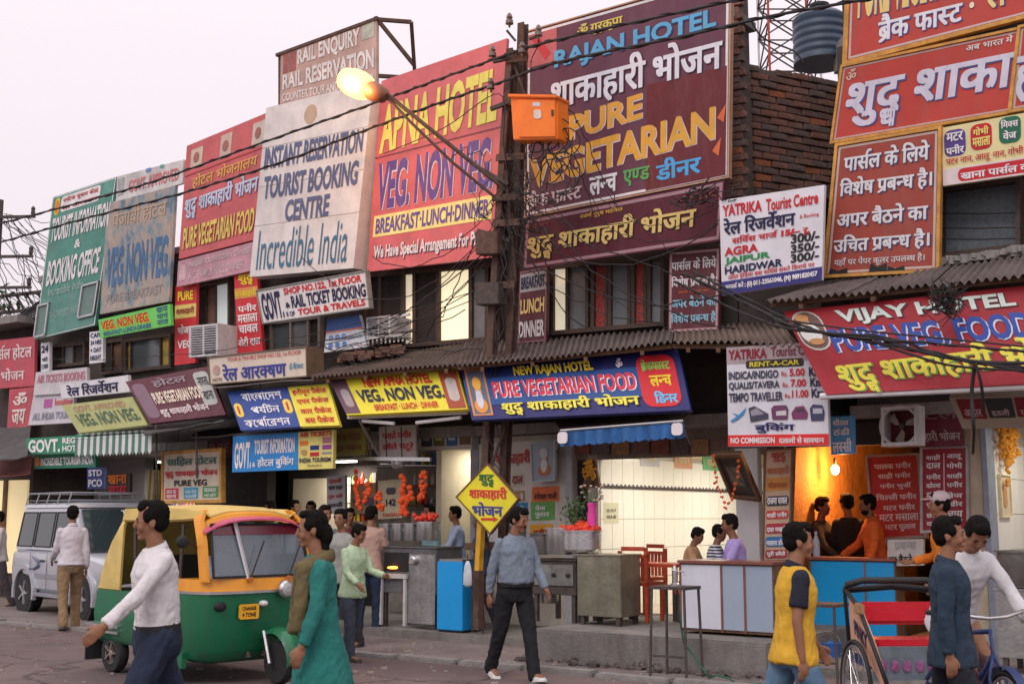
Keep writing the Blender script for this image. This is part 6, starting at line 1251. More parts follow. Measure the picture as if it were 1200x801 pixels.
# ================================================================ far left: distant building, trees, pylon clutter
t = thing('distant_building', 'low dark roofed building beyond the left end of the row', 'building', W(sx(5), -1, 0))
G(FM).box((sx(-60), -6, 0), (sx(34), -.05, FS(10, 386)[1])).out('wall', m_wall1, t); G(FM).box((sx(-60), -6, FS(10, 386)[1] + .002), (sx(35), .5, FS(10, 378)[1])).out('roof_slab', m_conc, t)
G(FM).box((sx(-60), -.049, .5), (sx(30), .0, 2.3)).out('lit_shopfront', EM((.8, .65, .35), .5), t)
G(FM).box((sx(5), .001, .2), (sx(8), .06, 2.3)).out('shopfront_post', m_wood, t); G(FM).box((sx(-9), .001, .2), (sx(-6), .06, 2.3)).out('shopfront_post', m_wood, t)
G(FM).box((sx(-60), -8, FS(10, 378)[1]), (sx(28), -3, FS(10, 352)[1])).out('roof_store', m_dark, t)
def tree(label, pos, h, r, seed, tone=(.05, .085, .035)):
    rnd = random.Random(seed); t = thing('tree', label, 'tree', pos, 'trees beyond the row'); pos = Vector(pos)
    g = G(); top = pos + Z * h * .55; g.tube([pos, pos + Z * h * .3 + Vector((rnd.gauss(0, .2), 0, 0)), top], [h * .035, h * .028, h * .018], 8)
    cl = []
    for k in range(13):
        a = rnd.uniform(0, 6.28); e_ = top + Vector((r * .75 * math.cos(a) * rnd.uniform(.4, 1), r * .75 * math.sin(a) * rnd.uniform(.4, 1), rnd.uniform(-.1, .42) * h)); g.tube([top - Z * h * rnd.uniform(0, .2), top.lerp(e_, .5) + Z * .2, e_], [h * .012, h * .008, h * .003], 5); cl.append(e_)
    g.out('trunk', M((.09, .065, .05), .9, .3, 8), t); gl = G()
    for c in cl:
        for k in range(420):
            p = c + Vector((rnd.gauss(0, r * .24), rnd.gauss(0, r * .24), rnd.gauss(0, r * .2))); u = Vector((rnd.gauss(0, 1), rnd.gauss(0, 1), rnd.gauss(0, .7))).normalized(); v = u.orthogonal(); v.normalize(); s_ = r * .035 * rnd.uniform(.7, 1.5)
            gl.add([p, p + u * s_ + v * s_ * .5, p + u * s_ * 2, p + u * s_ - v * s_ * .5], [(0, 1, 2, 3)])
    gl.out('crown', M(tone, .75, .45, 1.2, name='leaves'), t)
def far(px, Y): return Vector(((px - 600) / 1464 * Y, Y, 0))
tree('leafy tree rising just over the distant roof at the left edge', far(28, 44), 7.6, 2.6, 1, (.09, .14, .06)); tree('taller tree partly cut by the left edge of the photo', far(-30, 40), 8.4, 3.2, 2); tree('smaller tree between the distant roof and the green hoarding', far(60, 56), 8.5, 3., 3, (.08, .12, .055)); tree('dark tree low behind the parked silver car', far(-90, 36), 6, 3, 4)
pt = thing('utility_pole', 'distant utility pole with bracket arms and insulators at the left edge', 'pole', far(-22, 27)); b = far(-22, 27); G().tube([b, b + Z * 8.6], [.13, .09], 8).out('mast', m_iron, pt)
for z in (8.2, 7.3, 6.6):
    G().bar(b + Z * z - Vector((.5, 0, 0)), b + Z * z + Vector((.85, -.1, 0)), .06).out('cross_arm', m_iron, pt); G().lathe(b + Z * z + Vector((.8, -.1, .03)), [(.02, 0), (.05, .03), (.04, .12), (.05, .15), (.02, .2)], 10).out('insulator', m_iron, pt)
g = G(); random.seed(9)
for k in range(60):
    z = random.choice([8.2, 7.3, 6.6, 5.9, 5.6]); p = b + Z * (z + random.gauss(0, .1)) + Vector((random.uniform(-.2, .8), 0, 0)); q = p + Vector((random.uniform(.3, 1.7), random.uniform(-1, 2), -random.uniform(.2, 2.2))); g.tube(curve(p, q, random.uniform(-.1, .3), .03, 7), .009, 4)
for k in range(7): p = b + Z * (5.4 + k * .1) - Vector((1, 0, 0)); g.tube(curve(p, FP(58, 345 + k * 4, .2), .12, .03, 10), .022, 4)
lt = thing('lattice_beam', 'dark lattice steel beam carrying wires at the left edge', 'beam', FP(20, 376, -1.5))
bA, bB = FP(-40, 352, -1.5), FP(56, 341, -1.5); bC, bD = bA - Z * .38, bB - Z * .38
for a_, c_ in ((bA, bB), (bC, bD)): G().bar(a_, c_, .07).out('chord', m_iron, lt)
for q_ in range(8): a_ = bA.lerp(bB, q_ / 8); c_ = bC.lerp(bD, (q_ + 1) / 8); G().bar(a_, c_, .035).out('lacing', m_iron, lt)
solo(g, 'cable_tangle', 'mass of dark wires around the distant pole at the left edge', 'wires', m_wire, kind='stuff')
# ================================================================ people
def remeshed(g, vox, smooth_it=3, name='m', wr=0., wf=9., seed=0):
    A_ = Matrix.Rotation(.6, 3, 'X') @ Matrix.Rotation(.5, 3, 'Z')
    me = bpy.data.meshes.new(name); me.from_pydata(g.v, [], g.f)
    bm = bmesh.new(); bm.from_mesh(me); bmesh.ops.recalc_face_normals(bm, faces=bm.faces); bm.to_mesh(me); bm.free()
    o = bpy.data.objects.new('tmp_o', me); TMP.collection.objects.link(o)
    m = o.modifiers.new('r', 'REMESH'); m.mode = 'VOXEL'; m.voxel_size = vox; m.adaptivity = 0
    if smooth_it: s = o.modifiers.new('s', 'SMOOTH'); s.factor = .5; s.iterations = smooth_it
    vl = TMP.view_layers[0]; vl.update(); dg = vl.depsgraph; ev = o.evaluated_get(dg)
    r = bpy.data.meshes.new_from_object(ev, depsgraph=dg); bpy.data.objects.remove(o); bpy.data.meshes.remove(me)
    if wr:
        off = Vector((seed * 3.1, seed * 1.7, 0))
        for v in r.vertices:
            p = v.co; q = A_ @ Vector((p.x * wf, p.y * wf, p.z * wf)); q.z *= .4; q += off
            n1 = noise.noise(q); n2 = 1 - abs(noise.noise(q * 1.7 + Vector((5, 5, 5)))) * 2.4; n3 = 1 - abs(noise.noise(q * 3.1 + Vector((9, 2, 4)))) * 2.4
            v.co = p + v.normal * wr * (n1 * .5 + max(n2, -.4) * .75 + max(n3, -.3) * .4)
    for p in r.polygons: p.use_smooth = True
    return r
def rings(g, T, spec, n=16, sq=2.4):
    """spec: (z, rx, ry, yoff) stacked ellipses through matrix T"""
    R_ = []
    for z, rx, ry, yo in spec:
        r = []
        for k in range(n):
            a = 2 * math.pi * k / n; c, s_ = math.cos(a), math.sin(a); f = (abs(c) ** sq + abs(s_) ** sq) ** (-1 / sq)
            r.append(T @ Vector((rx * c * f, ry * s_ * f + yo, z)))
        R_.append(r)
    g.loft(R_)
def chain(g, pts, rs, n=12):
    g.tube(pts, rs, n)
    for p, r in zip(pts, rs): g.ell(p, (r, r, r), 12, 8)
SKIN = M((.27, .125, .07), .55, .12, 12, .05, spec=.35, name='skin'); SKIN2 = M((.2, .09, .05), .55, .12, 12, .05, spec=.35, name='skin'); HAIR = M((.007, .0055, .005), .85, .3, 60, .6, 0, 160, spec=.12, name='hair')
def cloth(c, **k): return M(c, .92, k.get('var', .14), 5, .55, 0, 15, name='cloth')
def human(label, pos, head, H=1.72, legs=((8, 6), (-12, 10)), arms=((-8, 8, 15), (12, 8, 20)), lean=3, hy=0, hp=0, z0=0., shirt=(.5, .5, .5), trous=(.03, .03, .04), short=False, hem=-.09, tucked=False, belly=0., shoes=(.03, .025, .02),
          det=0, sit=None, sleeve=None, skin=SKIN, mous=False, cap=None, woman=False, group=None, collar=True, bw=1., name='person', twist=0., beard=False, hands=None, stripes=None, fl=1.):
    """arms/legs: right side first. head = heading in degrees (0 to the right of the picture, 90 away, -90 towards the camera)"""
    k = H / 1.75; fr = Matrix.Translation(Vector(pos) + Z * z0) @ Matrix.Rotation(R(head - 90), 4, 'Z')
    t = thing(name, label, 'person', fr.translation, group)
    def leg(side, fx, kn):
        hip = Vector((side * .09, 0, 0)); a = R(fx); d1 = Vector((side * .03, math.sin(a), -math.cos(a))); kneep = hip + d1 * .435; b = R(fx - kn); d2 = Vector((0, math.sin(b), -math.cos(b))); an = kneep + d2 * .41
        return [hip, kneep, an], d2
    LG = [leg(1, *legs[0]), leg(-1, *legs[1])]
    low = min(l[0][2].z for l in LG); hz = (-low + .075) if sit is None else sit / k
    HP = Matrix.Scale(k, 4) @ Matrix.Translation((0, 0, hz)); HP = fr @ HP
    TR = HP @ Matrix.Rotation(R(-lean), 4, 'X') @ Matrix.Rotation(R(twist), 4, 'Z'); w_ = bw
    def arm(side, fx, ab, el):
        sh = Vector((side * .158 * w_, -.008, .458)); a, c = R(fx), R(ab); d1 = Vector((side * math.sin(c), math.cos(c) * math.sin(a), -math.cos(c) * math.cos(a))); e = sh + d1 * .28; b = R(fx + el)
        cc = c * .4 if el < 60 else -R(20); d2 = Vector((side * math.sin(cc), math.cos(cc) * math.sin(b), -math.cos(cc) * math.cos(b))); wv = e + d2 * .245
        return [TR @ sh, TR @ e, TR @ wv], (TR.to_3x3() @ d2).normalized(), (TR.to_3x3() @ Vector((-side, 0, 0))).normalized()
    AR = [arm(1, *arms[0]), arm(-1, *arms[1])]
    vox = (.018, .013, .0088)[det]; cv = (.021, .016, .012)[det]; g = G()
    tor = [(-.1, .10, .085, 0), (-.04, .15, .11, 0), (.03, .155, .115, 0), (.12, .14, .105, 0), (.2, .13, .10, 0), (.3, .145, .108, .005), (.38, .158, .112, .005), (.45, .15, .098, 0), (.49, .115, .078, -.005), (.53, .07, .06, -.008)]
    tor = [(z, rx * w_ + belly * .35 * math.exp(-((z - .16) / .14) ** 2), ry + belly * .5 * math.exp(-((z - .16) / .13) ** 2), yo + belly * .6 * math.exp(-((z - .16) / .13) ** 2)) for z, rx, ry, yo in tor]
    rings(g, TR, [(z, rx - .012, ry - .012, yo) for z, rx, ry, yo in tor])
    NB = TR @ Vector((0, -.012, .5)); HD = TR @ Matrix.Translation((0, .012, .578)) @ Matrix.Rotation(R(hy), 4, 'Z') @ Matrix.Rotation(R(-hp), 4, 'X'); HD3 = HD.to_3x3() 
    chain(g, [NB, HD @ Vector((0, -.005, .03))], [.056 * k, .05 * k])
    def hell(c, r, gg=None, seg=16, ring=10): (gg or g).ell(HD @ Vector(c), r, seg, ring, HD3)
    hell((0, -.004, .155), (.073, .09, .088)); hell((0, .022, .085), (.055, .066, .066)); hell((0, .035, .035), (.034, .042, .026)); hell((0, .05, .115), (.06, .042, .045))
    hell((0, .098, .098), (.0135, .02, .024)); hell((0, .091, .122), (.008, .013, .025)); hell((0, .08, .052), (.025, .016, .012)); hell((0, .074, .022), (.022, .018, .016)); hell((0, .083, .137), (.045, .012, .009))
    for s_ in (-1, 1): hell((s_ * .074, -.005, .105), (.009, .022, .032)); hell((s_ * .036, .062, .085), (.024, .025, .026))
    for i, (P_, d2, inn) in enumerate(AR):
        chain(g, P_, [.044 * k, .036 * k, .026 * k]); gp = P_[2] + d2 * .045 * k; side = TR.to_3x3() @ Vector((0, 1, 0)); side = (side - d2 * side.dot(d2)).normalized(); nn = d2.cross(side).normalized()
        if nn.dot(inn) < 0: nn = -nn
        Rm = Matrix((side, nn, d2)).transposed(); g.ell(gp, (.04 * k, .016 * k, .052 * k), 12, 8, Rm)
        for f in range(4):
            b0 = gp + side * (f - 1.5) * .0195 * k + d2 * .035 * k; L1, L2 = [.036, .041, .038, .03][f] * k, [.038, .043, .04, .03][f] * k; cur = .35 + .1 * f; e1 = b0 + (d2 + nn * cur * .8).normalized() * L1; e2 = e1 + (d2 * .7 + nn * cur * 2).normalized() * L2
            g.tube([b0, e1, e2], [.0092 * k, .0085 * k, .007 * k], 8)
        th0 = P_[2] + d2 * .02 * k + side * .025 * k; g.tube([th0, th0 + (side * .7 + d2 + nn * .4).normalized() * .045 * k, th0 + (side * .7 + d2 + nn * .4).normalized() * .045 * k + (d2 + nn * .3).normalized() * .032 * k], [.012 * k, .0105 * k, .008 * k], 8)
    for i, (P_, d2) in enumerate(LG):
        W_ = [HP @ p for p in P_]; chain(g, W_, [.078 * k, .052 * k, .036 * k]); an = W_[2]; fw = (fr.to_3x3() @ Vector((0, 1, 0))); tilt = R(legs[i][0] - legs[i][1]) * .6
        fd = (fw * math.cos(tilt) + Z * math.sin(tilt)) if sit is None else fw; up = fd.cross(fr.to_3x3() @ Vector((1, 0, 0))) * -1
        if up.z < 0: up = -up
        heel = an - up * .045 * k - fd * .04 * k; toe = heel + fd * .2 * k; g.tube([heel, an - up * .03 * k + fd * .05 * k, toe], [.034 * k, .036 * k, .024 * k], 10)
        if shoes is not None:
            sg = G(); xr = fr.to_3x3() @ Vector((1, 0, 0)); RR = []
            for q, wq, hq in ((-.055, .022, .035), (-.04, .038, .06), (.02, .04, .075), (.07, .045, .058), (.14, .05, .042), (.19, .04, .034), (.215, .015, .02)):
                c = heel + fd * (q + .03) * k - up * .034 * k; RR.append([c + xr * wq * k * x + up * hq * k * z for x, z in ((-1, .0), (-1, .5), (-.6, 1), (.6, 1), (1, .5), (1, 0))])
            sg.loft(RR); so_ = sg.out('shoe', M(shoes, .5, .15, 10), t, smooth='a')
    me = remeshed(g, vox, 2, 'body'); o = addmesh('body', shiftme(me, t), skin, t)
    # trousers
    tg = G(); hipo = .022 if tucked else .006
    rings(tg, HP, [(-.12, .13 + hipo, .10 + hipo, 0), (-.05, .165 + hipo * .6 + belly * .1, .125 + hipo * .5, 0), (.03, .16 + hipo * .6 + belly * .15, .12 + hipo * .5, 0), (.1, .148 + belly * .3, .115 + belly * .2, belly * .2)])
    for P_, d2 in LG:
        W_ = [HP @ p for p in P_]; m1 = W_[0].lerp(W_[1], .5); m2 = W_[1].lerp(W_[2], .5); e_ = W_[2] + (W_[2] - W_[1]).normalized() * .02 * k
        chain(tg, [W_[0], m1, W_[1], m2, e_], [(.097 if tucked else .09) * k, .086 * k, .07 * k * fl, .062 * k * fl, .064 * k * fl])
    me = remeshed(tg, cv + .001, 1, 'trousers', .010 if det else .006, 9, len(label)); tro = addmesh('trousers', shiftme(me, t), cloth(trous), t)
    # shirt
    sg = G(); o_ = .015
    st_ = [(z, rx + o_ * (1 if z < .4 else .6), ry + o_ * (1 if z < .4 else .6), yo) for z, rx, ry, yo in tor if z > -.02 and z < .52] + [(.525, .085, .07, -.008)]
    if tucked: st_ = [(-.02, .12, .085, 0), (.02, .15, .112, 0), (.05, .158 + o_ * .5 + belly * .2, .118 + o_ * .5 + belly * .25, belly * .2)] + [(.08, .158 + belly * .35, .122 + belly * .5, belly * .5)] + st_[3:]
    else:
        fl_ = [(hem, .186 + (.03 if hem < -.3 else .006), .148 + (.06 if hem < -.3 else .006), 0), (hem * .5, .188 + (.012 if hem < -.3 else 0), .15 + (.03 if hem < -.3 else 0), 0)]; st_ = fl_ + st_
    if not tucked:                     # keep the trousers inside the hanging shirt
        inv = TR.inverted() @ Matrix.Translation(ORG[t.name]); sr = sorted(st_)
        for mi, v in [(0, v) for v in tro.data.vertices] + [(1, v) for v in o.data.vertices]:
            p = inv @ v.co
            if p.z < sr[0][0] + .004 or (mi and (p.z > .13 or hem > -.3)): continue
            for i in range(len(sr) - 1):
                if sr[i][0] <= p.z <= sr[i + 1][0]: break
            f = (p.z - sr[i][0]) / max(1e-6, sr[i + 1][0] - sr[i][0]); rx = sr[i][1] * (1 - f) + sr[i + 1][1] * f - .024; ry = sr[i][2] * (1 - f) + sr[i + 1][2] * f - .024; yo = sr[i][3] * (1 - f) + sr[i + 1][3] * f
            rr_ = (abs(p.x / rx) ** 2.2 + abs((p.y - yo) / ry) ** 2.2) ** (1 / 2.2)
            if mi: rr_ = 0 if rr_ > 1.3 else rr_ + .08
            if rr_ > 1: q = Vector((p.x / rr_, yo + (p.y - yo) / rr_, p.z)); v.co = inv.inverted() @ q
    rings(sg, TR, st_); FR = [(z, ry + yo) for z, rx, ry, yo in st_ if z < .47]
    for P_, d2, _i in AR:
        sl = G() if sleeve else sg
        if short: e_ = P_[0].lerp(P_[1], .68); chain(sl, [P_[0], P_[0].lerp(e_, .5)], [.056 * k, .056 * k]); sl.tube([P_[0].lerp(e_, .4), e_], [.058 * k, .06 * k], 12)
        if short and sleeve: me = remeshed(sl, cv, 2, 'sleeve', .006, 9, 2); addmesh('sleeve', shiftme(me, t), cloth(sleeve), t)
        else: chain(sl, [P_[0], P_[0].lerp(P_[1], .5), P_[1], P_[1].lerp(P_[2], .5)], [.05 * k, .05 * k, .046 * k, .042 * k]); sl.tube([P_[1].lerp(P_[2], .4), P_[2] - d2 * .015], [.047 * k, .036 * k], 12)
    if 0: pass
    if woman: sg.ell(TR @ Vector((0, .075, .37)), (.12, .06, .06), 12, 8, TR.to_3x3())
    me = remeshed(sg, (cv, cv, .0095)[det], 1, 'shirt', (.007, .009, .011)[det], 8, len(label) * .7); addmesh('shirt', shiftme(me, t), stripes or cloth(shirt), t)
    if collar:
        cg = G(); T2 = TR
        def cr_(r, z, dip, m=20): return [T2 @ Vector((r * math.cos(a), (r * .93) * math.sin(a) - .006 + .012 * max(0, math.sin(a)), z - .022 * math.sin(a) - dip * max(0, math.sin(a)) ** 6)) for a in [math.pi / 2 + .16 + (2 * math.pi - .32) * i / (m - 1) for i in range(m)]]
        L0 = [cr_(.072, .50, .0), cr_(.060, .548, .0), cr_(.064, .553, .0), cr_(.084, .512, .03), cr_(.080, .506, .03)]; n_ = 20; cg.add([p for r in L0 for p in r], [(i * n_ + k, i * n_ + k + 1, (i + 1) * n_ + k + 1, (i + 1) * n_ + k) for i in range(4) for k in range(n_ - 1)])
        if det and not woman:
            pg = G()
            for i in range(len(FR) - 1):
                (z0_, r0_), (z1_, r1_) = FR[i], FR[i + 1]; pg.hexa([TR @ Vector((x, y, z)) for x, y, z in ((-.016, r0_ + .004, z0_), (.016, r0_ + .004, z0_), (.016, r1_ + .004, z1_), (-.016, r1_ + .004, z1_))], [TR @ Vector((x, y, z)) for x, y, z in ((-.016, r0_ - .02, z0_), (.016, r0_ - .02, z0_), (.016, r1_ - .02, z1_), (-.016, r1_ - .02, z1_))])
            pg.out('placket', stripes or cloth(tuple(c * .88 for c in shirt)), t); cg.out('collar', stripes or cloth(sleeve or shirt), t, smooth=True)
    if tucked: bg = G(); rings(bg, TR, [(.03, .174 + belly * .25, .134 + belly * .3, belly * .25), (.072, .174 + belly * .3, .134 + belly * .4, belly * .3)]); bg.out('belt', m_black, t)
    # hair
    hg = G()
    hell((0, -.02, .166), (.077, .085, .083), hg); hell((0, -.045, .12), (.07, .055, .07), hg); hell((0, .04, .222), (.055, .038, .026), hg)
    if not woman: hell((0, .055, .205), (.06, .03, .022), hg)
    for s_ in (-1, 1): hell((s_ * .062, .01, .15), (.02, .04, .04), hg)
    if woman: hell((0, -.085, .08), (.05, .045, .075), hg); hell((0, -.07, -.02), (.035, .03, .09), hg)
    if beard: hell((0, .035, .04), (.052, .054, .04), hg)
    me = remeshed(hg, (.014, .011, .008)[det], 1, 'hair', .006, 60, 1); addmesh('hair', shiftme(me, t), HAIR, t)
    dk = M((.02, .012, .01), .4, 0)
    for s_ in (-1, 1):
        e = G(); hell((s_ * .029, .0835, .121), (.013, .006, .006), e, 10, 6); e.out('eye', dk, t); e = G(); hell((s_ * .031, .088, .142), (.02, .006, .004), e, 10, 6); e.out('eyebrow', HAIR, t)
    e = G(); hell((0, .094, .052), (.021, .006, .0055), e, 10, 6); e.out('lips', M((.2, .06, .05), .5, 0), t)
    if mous: e = G(); hell((0, .098, .068), (.03, .007, .008), e, 10, 6); e.out('moustache', HAIR, t)
    if cap:
        cg = G(); hell((0, -.008, .19), (.088, .1, .075), cg); cg.out('cap', M(cap, .8, .1), t, smooth=True); cg = G(); hell((0, .115, .185), (.065, .065, .01), cg); cg.out('cap_brim', M(cap, .8, .1), t, smooth=True)
    return t, TR, HD, AR, LG, HP
def shiftme(me, t):
    o0 = ORG[t.name]
    me.transform(Matrix.Translation(-o0)); return me
random.seed(77)
# the walking man in the middle
t, TR, HD, AR, LG, HP = human('man in grey-blue shirt and black trousers walking by the diamond sign', PS(603, 116.5), -62, 1.73, legs=((-16, 12), (16, 2)), arms=((-12, 11, 8), (18, 10, 20)), lean=2, hy=28, hp=14, z0=0, shirt=(.17, .21, .26), trous=(.012, .012, .016), tucked=True, belly=.06, shoes=(.6, .6, .58), det=2, bw=1.08, mous=True, twist=0)
q = Quad(TR @ Vector((-.13, .135, .40)), TR @ Vector((-.05, .14, .40)), TR @ Vector((-.05, .14, .31)), TR @ Vector((-.13, .135, .31))); q.rect(0, 0, 1, 1, -.02, .008).out('pocket', cloth((.17, .23, .29)), t)
# foreground left man
t, TR, *_ = human('man in white shirt and dark jeans striding left before the auto rickshaw', PS(190, 186), 214, 1.77, legs=((-22, 6), (26, 8)), arms=((-18, 10, 14), (44, 8, 10)), lean=4, hy=-22, z0=0, shirt=(.62, .59, .60), trous=(.018, .026, .055), tucked=True, det=2, bw=1.0, twist=0)
# woman in teal
t, TR, HD, AR, LG, HP = human('woman in long teal tunic and olive scarf walking left beside the auto rickshaw', PS(378, 186), 196, 1.65, legs=((9, 8), (-8, 12)), arms=((-10, 10, 10), (10, 12, 15)), lean=4, hy=-8, hp=2, z0=0, shirt=(.018, .16, .14), trous=(.15, .12, .05), hem=-.42, woman=True, det=2, bw=.86, collar=False, fl=1.35, skin=SKIN)
sc_ = G(); 
for (a, b, c) in ((( .06, -.05, .5), (.13, .12, .2), (.12, .15, .02)), ((-.06, -.05, .5), (-.12, .12, .24), (-.1, .15, .06))): sc_.tube([TR @ Vector(a), TR @ Vector((a[0] * 1.5, .09, .45)), TR @ Vector(b), TR @ Vector(c)], [.045, .05, .045, .05], 10)
sc_.tube([TR @ Vector((.07, -.03, .50)), TR @ Vector((0, -.085, .52)), TR @ Vector((-.07, -.03, .50))], .045, 10); sc_.tube([TR @ Vector((.08, .0, .50)), TR @ Vector((0, .10, .44)), TR @ Vector((-.08, .0, .5))], .045, 10)
me = remeshed(sc_, .013, 1, 'scarf', .009, 14, 3); addmesh('scarf', shiftme(me, t), cloth((.13, .10, .045)), t)
# yellow shirt
t, TR, *_ = human('young man in yellow and black shirt walking right towards the rickshaw', PS(926, 190), 4, 1.60, legs=((20, 10), (-20, 12)), arms=((-6, 6, 14), (16, 8, 22)), lean=3, hy=-6, z0=0, shirt=(.60, .34, .03), sleeve=(.015, .016, .03), trous=(.09, .16, .25), hem=-.1, short=True, det=2, bw=.92)
# navy shirt
t, TR, *_ = human('man in navy shirt passing in front of the cycle rickshaw seat', PS(1108, 190), -20, 1.62, legs=((14, 8), (-12, 8)), arms=((-4, 8, 8), (4, 8, 14)), lean=0, hy=2, z0=0, shirt=(.018, .035, .06), trous=(.012, .013, .02), hem=-.14, det=2, bw=.96, mous=False)
# capped man
human('man in pale cap and orange shirt facing left behind the rickshaw', PS(1108, 112), 165, 1.86, shirt=(.7, .2, .02), trous=(.1, .1, .12), cap=(.62, .5, .52), hy=0, z0=0, det=1, arms=((20, 10, 60), (10, 8, 20)))
# boy in pale green, people beside the left stall
human('boy in pale green shirt looking down beside the woman in teal', PS(415, 103), -40, 1.53, shirt=(.42, .55, .36), trous=(.05, .06, .09), hy=20, hp=16, det=1, arms=((20, 6, 40), (30, 6, 50)), hem=-.12)
human('man seen from behind in beige t-shirt and jeans at the stove stall', PS(434, 86), 78, 1.72, z0=.03, shirt=(.46, .30, .25), trous=(.02, .035, .075), short=True, det=1, hy=-8, arms=((20, 10, 50), (15, 12, 30)), legs=((4, 4), (-6, 6)), shoes=(.25, .2, .18), collar=False)
human('dark haired man glancing left just behind the woman in teal', PS(402, 96), -120, 1.70, shirt=(.3, .3, .28), trous=(.05, .05, .06), hy=10)
human('man with dark hair and grey shirt standing left of the stall crowd', PS(380, 88), -70, 1.76, shirt=(.14, .16, .2), trous=(.04, .04, .05), hy=20)
human('man in dark red shirt half hidden behind the beige t-shirt man', PS(408, 80), -60, 1.7, shirt=(.16, .04, .05), trous=(.04, .04, .05), z0=.03)
human('man in pale blue shirt standing in profile at the cream doorway', FP(537, 604, .1) * 1.0 - Z * CAMH, 182, 1.62, z0=.13, shirt=(.38, .46, .62), trous=(.04, .05, .08), arms=((26, 8, 40), (30, 8, 50)))
human('vendor with dark hair behind the vat of tomatoes at the left stall', FP(506, 604, .2) * 1.0 - Z * CAMH, -140, 1.66, z0=.13, shirt=(.25, .4, .45), trous=(.04, .05, .08), hy=0)
# behind the auto
for k, (x, s_, c, lb, h) in enumerate([(286, 68, (.12, .12, .14), 'first head from the left seen over the auto rickshaw roof', 1.68), (301, 66, (.3, .1, .1), 'second head from the left seen over the auto rickshaw roof', 1.64), (320, 69, (.15, .14, .12), 'third head over the auto rickshaw roof with bushy hair', 1.74), (342, 67, (.3, .36, .42), 'man in pale blue collar seen over the right end of the auto roof', 1.76), (365, 74, (.16, .14, .14), 'man with dark hair just right of the auto rickshaw roof', 1.72)]):
    human(lb, PS(x, s_), [-60, -120, 200, -30, -90][k], h, z0=.13, shirt=c, trous=(.04, .04, .05))
# man by the silver car
human('man in white shirt and khaki trousers seen from behind beside the silver car', PS(86, 81), 118, 1.78, shirt=(.56, .53, .57), trous=(.24, .16, .09), legs=((16, 22), (-12, 10)), arms=((-6, 8, 14), (20, 8, 40)), det=1, hem=-.02, lean=3, hy=-20)
human('man in pale shirt at the left edge behind the silver car', PS(2, 66), -150, 1.7, shirt=(.5, .46, .46), trous=(.06, .05, .06))
# kitchen people
def inshop(px, n): return FP(px, 604, n) - Z * CAMH
human('bearded cook in orange shirt leaning on the blue counter', inshop(1026, -.32), 172, 1.74, z0=.13, shirt=(.62, .12, .02), trous=(.05, .05, .06), short=True, arms=((38, 8, 22), (12, 14, 10)), lean=6, beard=True, hy=0, skin=SKIN2, det=1)
human('man in black shirt seen from behind at the kitchen counter', inshop(995, -.75), 100, 1.76, z0=.13, shirt=(.012, .01, .012), trous=(.02, .02, .03), skin=SKIN2)
human('young cook with dark hair half hidden behind the yellow shirt man', inshop(960, -.75), -40, 1.72, z0=.13, shirt=(.05, .035, .03), trous=(.02, .02, .03), arms=((30, 8, 30), (40, 8, 20)), skin=SKIN2)
human('man in dark blue shirt mostly hidden behind the rail pole', PS(566, 83), 170, 1.66, shirt=(.04, .07, .14), trous=(.04, .04, .06))
pb = FP(548, 672, 1.75); t = thing('cloth_bag', 'white cloth bag hanging beside the small bright blue cabinet', 'bag', pb); g = G(); g.loft([[pb + D * r * math.cos(a * .524) + NV * r * .4 * math.sin(a * .524) + Z * z for a in range(12)] for r, z in ((.03, -.16), (.07, -.13), (.065, 0), (.05, .1), (.02, .16))]); g.out('bag_body', cloth((.55, .58, .62)), t, smooth=True); G().tube([pb + Z * .15, pb + Z * .24], .006, 5).out('strap', m_black, t)
# seated group
m_strp = bpy.data.materials.new('striped_cloth'); m_strp.use_nodes = True; T_ = m_strp.node_tree; tc_ = N(T_, 'ShaderNodeTexCoord'); wv_ = N(T_, 'ShaderNodeTexWave', bands_direction='Z'); wv_.inputs['Scale'].default_value = 9; wv_.inputs['Distortion'].default_value = 1.2
r_ = N(T_, 'ShaderNodeValToRGB'); r_.color_ramp.interpolation = 'CONSTANT'; r_.color_ramp.elements[0].color = (.03, .035, .08, 1); r_.color_ramp.elements[1].position = .55; r_.color_ramp.elements[1].color = (.6, .6, .62, 1)
T_.links.new(tc_.outputs['Object'], wv_.inputs['Vector']); T_.links.new(wv_.outputs[0], r_.inputs[0]); T_.links.new(r_.outputs[0], T_.nodes['Principled BSDF'].inputs['Base Color'])
SIT = dict(legs=((86, 88), (86, 88)), sit=.47, z0=PLZ + .012)
def stool(p, label):
    t = thing('stool', label, 'stool', p + Z * PLZ, 'stools behind the white counter'); b = p + Z * (PLZ + .012); G().lathe(b + Z * .33, [(.15, 0), (.155, .02), (.15, .04)], 16).out('seat', m_redwood, t)
    for a in (45, 135, 225, 315): v = Vector((math.cos(R(a)), math.sin(R(a)), 0)); G().tube([b + v * .12 + Z * .33, b + v * .15], .014, 6).out('leg', m_iron, t)
for px, n_, hd, H, sh, lb, kw in ((866, 1.15, 176, 1.68, (.36, .28, .58), 'man in lilac shirt seated at the counter facing left', dict(mous=True, belly=.04)), (833, 1.0, -12, 1.42, (.5, .5, .5), 'boy in navy and white striped shirt seated facing the lilac shirt man', dict(stripes=m_strp)), (806, 1.0, -20, 1.36, (.42, .24, .13), 'smaller boy in tan shirt seated at the left end of the counter', dict(hp=15))):
    p = inshop(px, n_); human(lb, p, hd, H, shirt=sh, trous=(.05, .05, .08), arms=((34, 8, 50), (34, 8, 50)), lean=8, short=True, skin=SKIN2, **SIT, **kw)
    stool(p - Vector((math.cos(R(hd)), math.sin(R(hd)), 0)) * .02, {866: 'stool under the man in lilac shirt', 833: 'stool under the boy in the striped shirt', 806: 'stool under the smaller boy in tan'}[px])
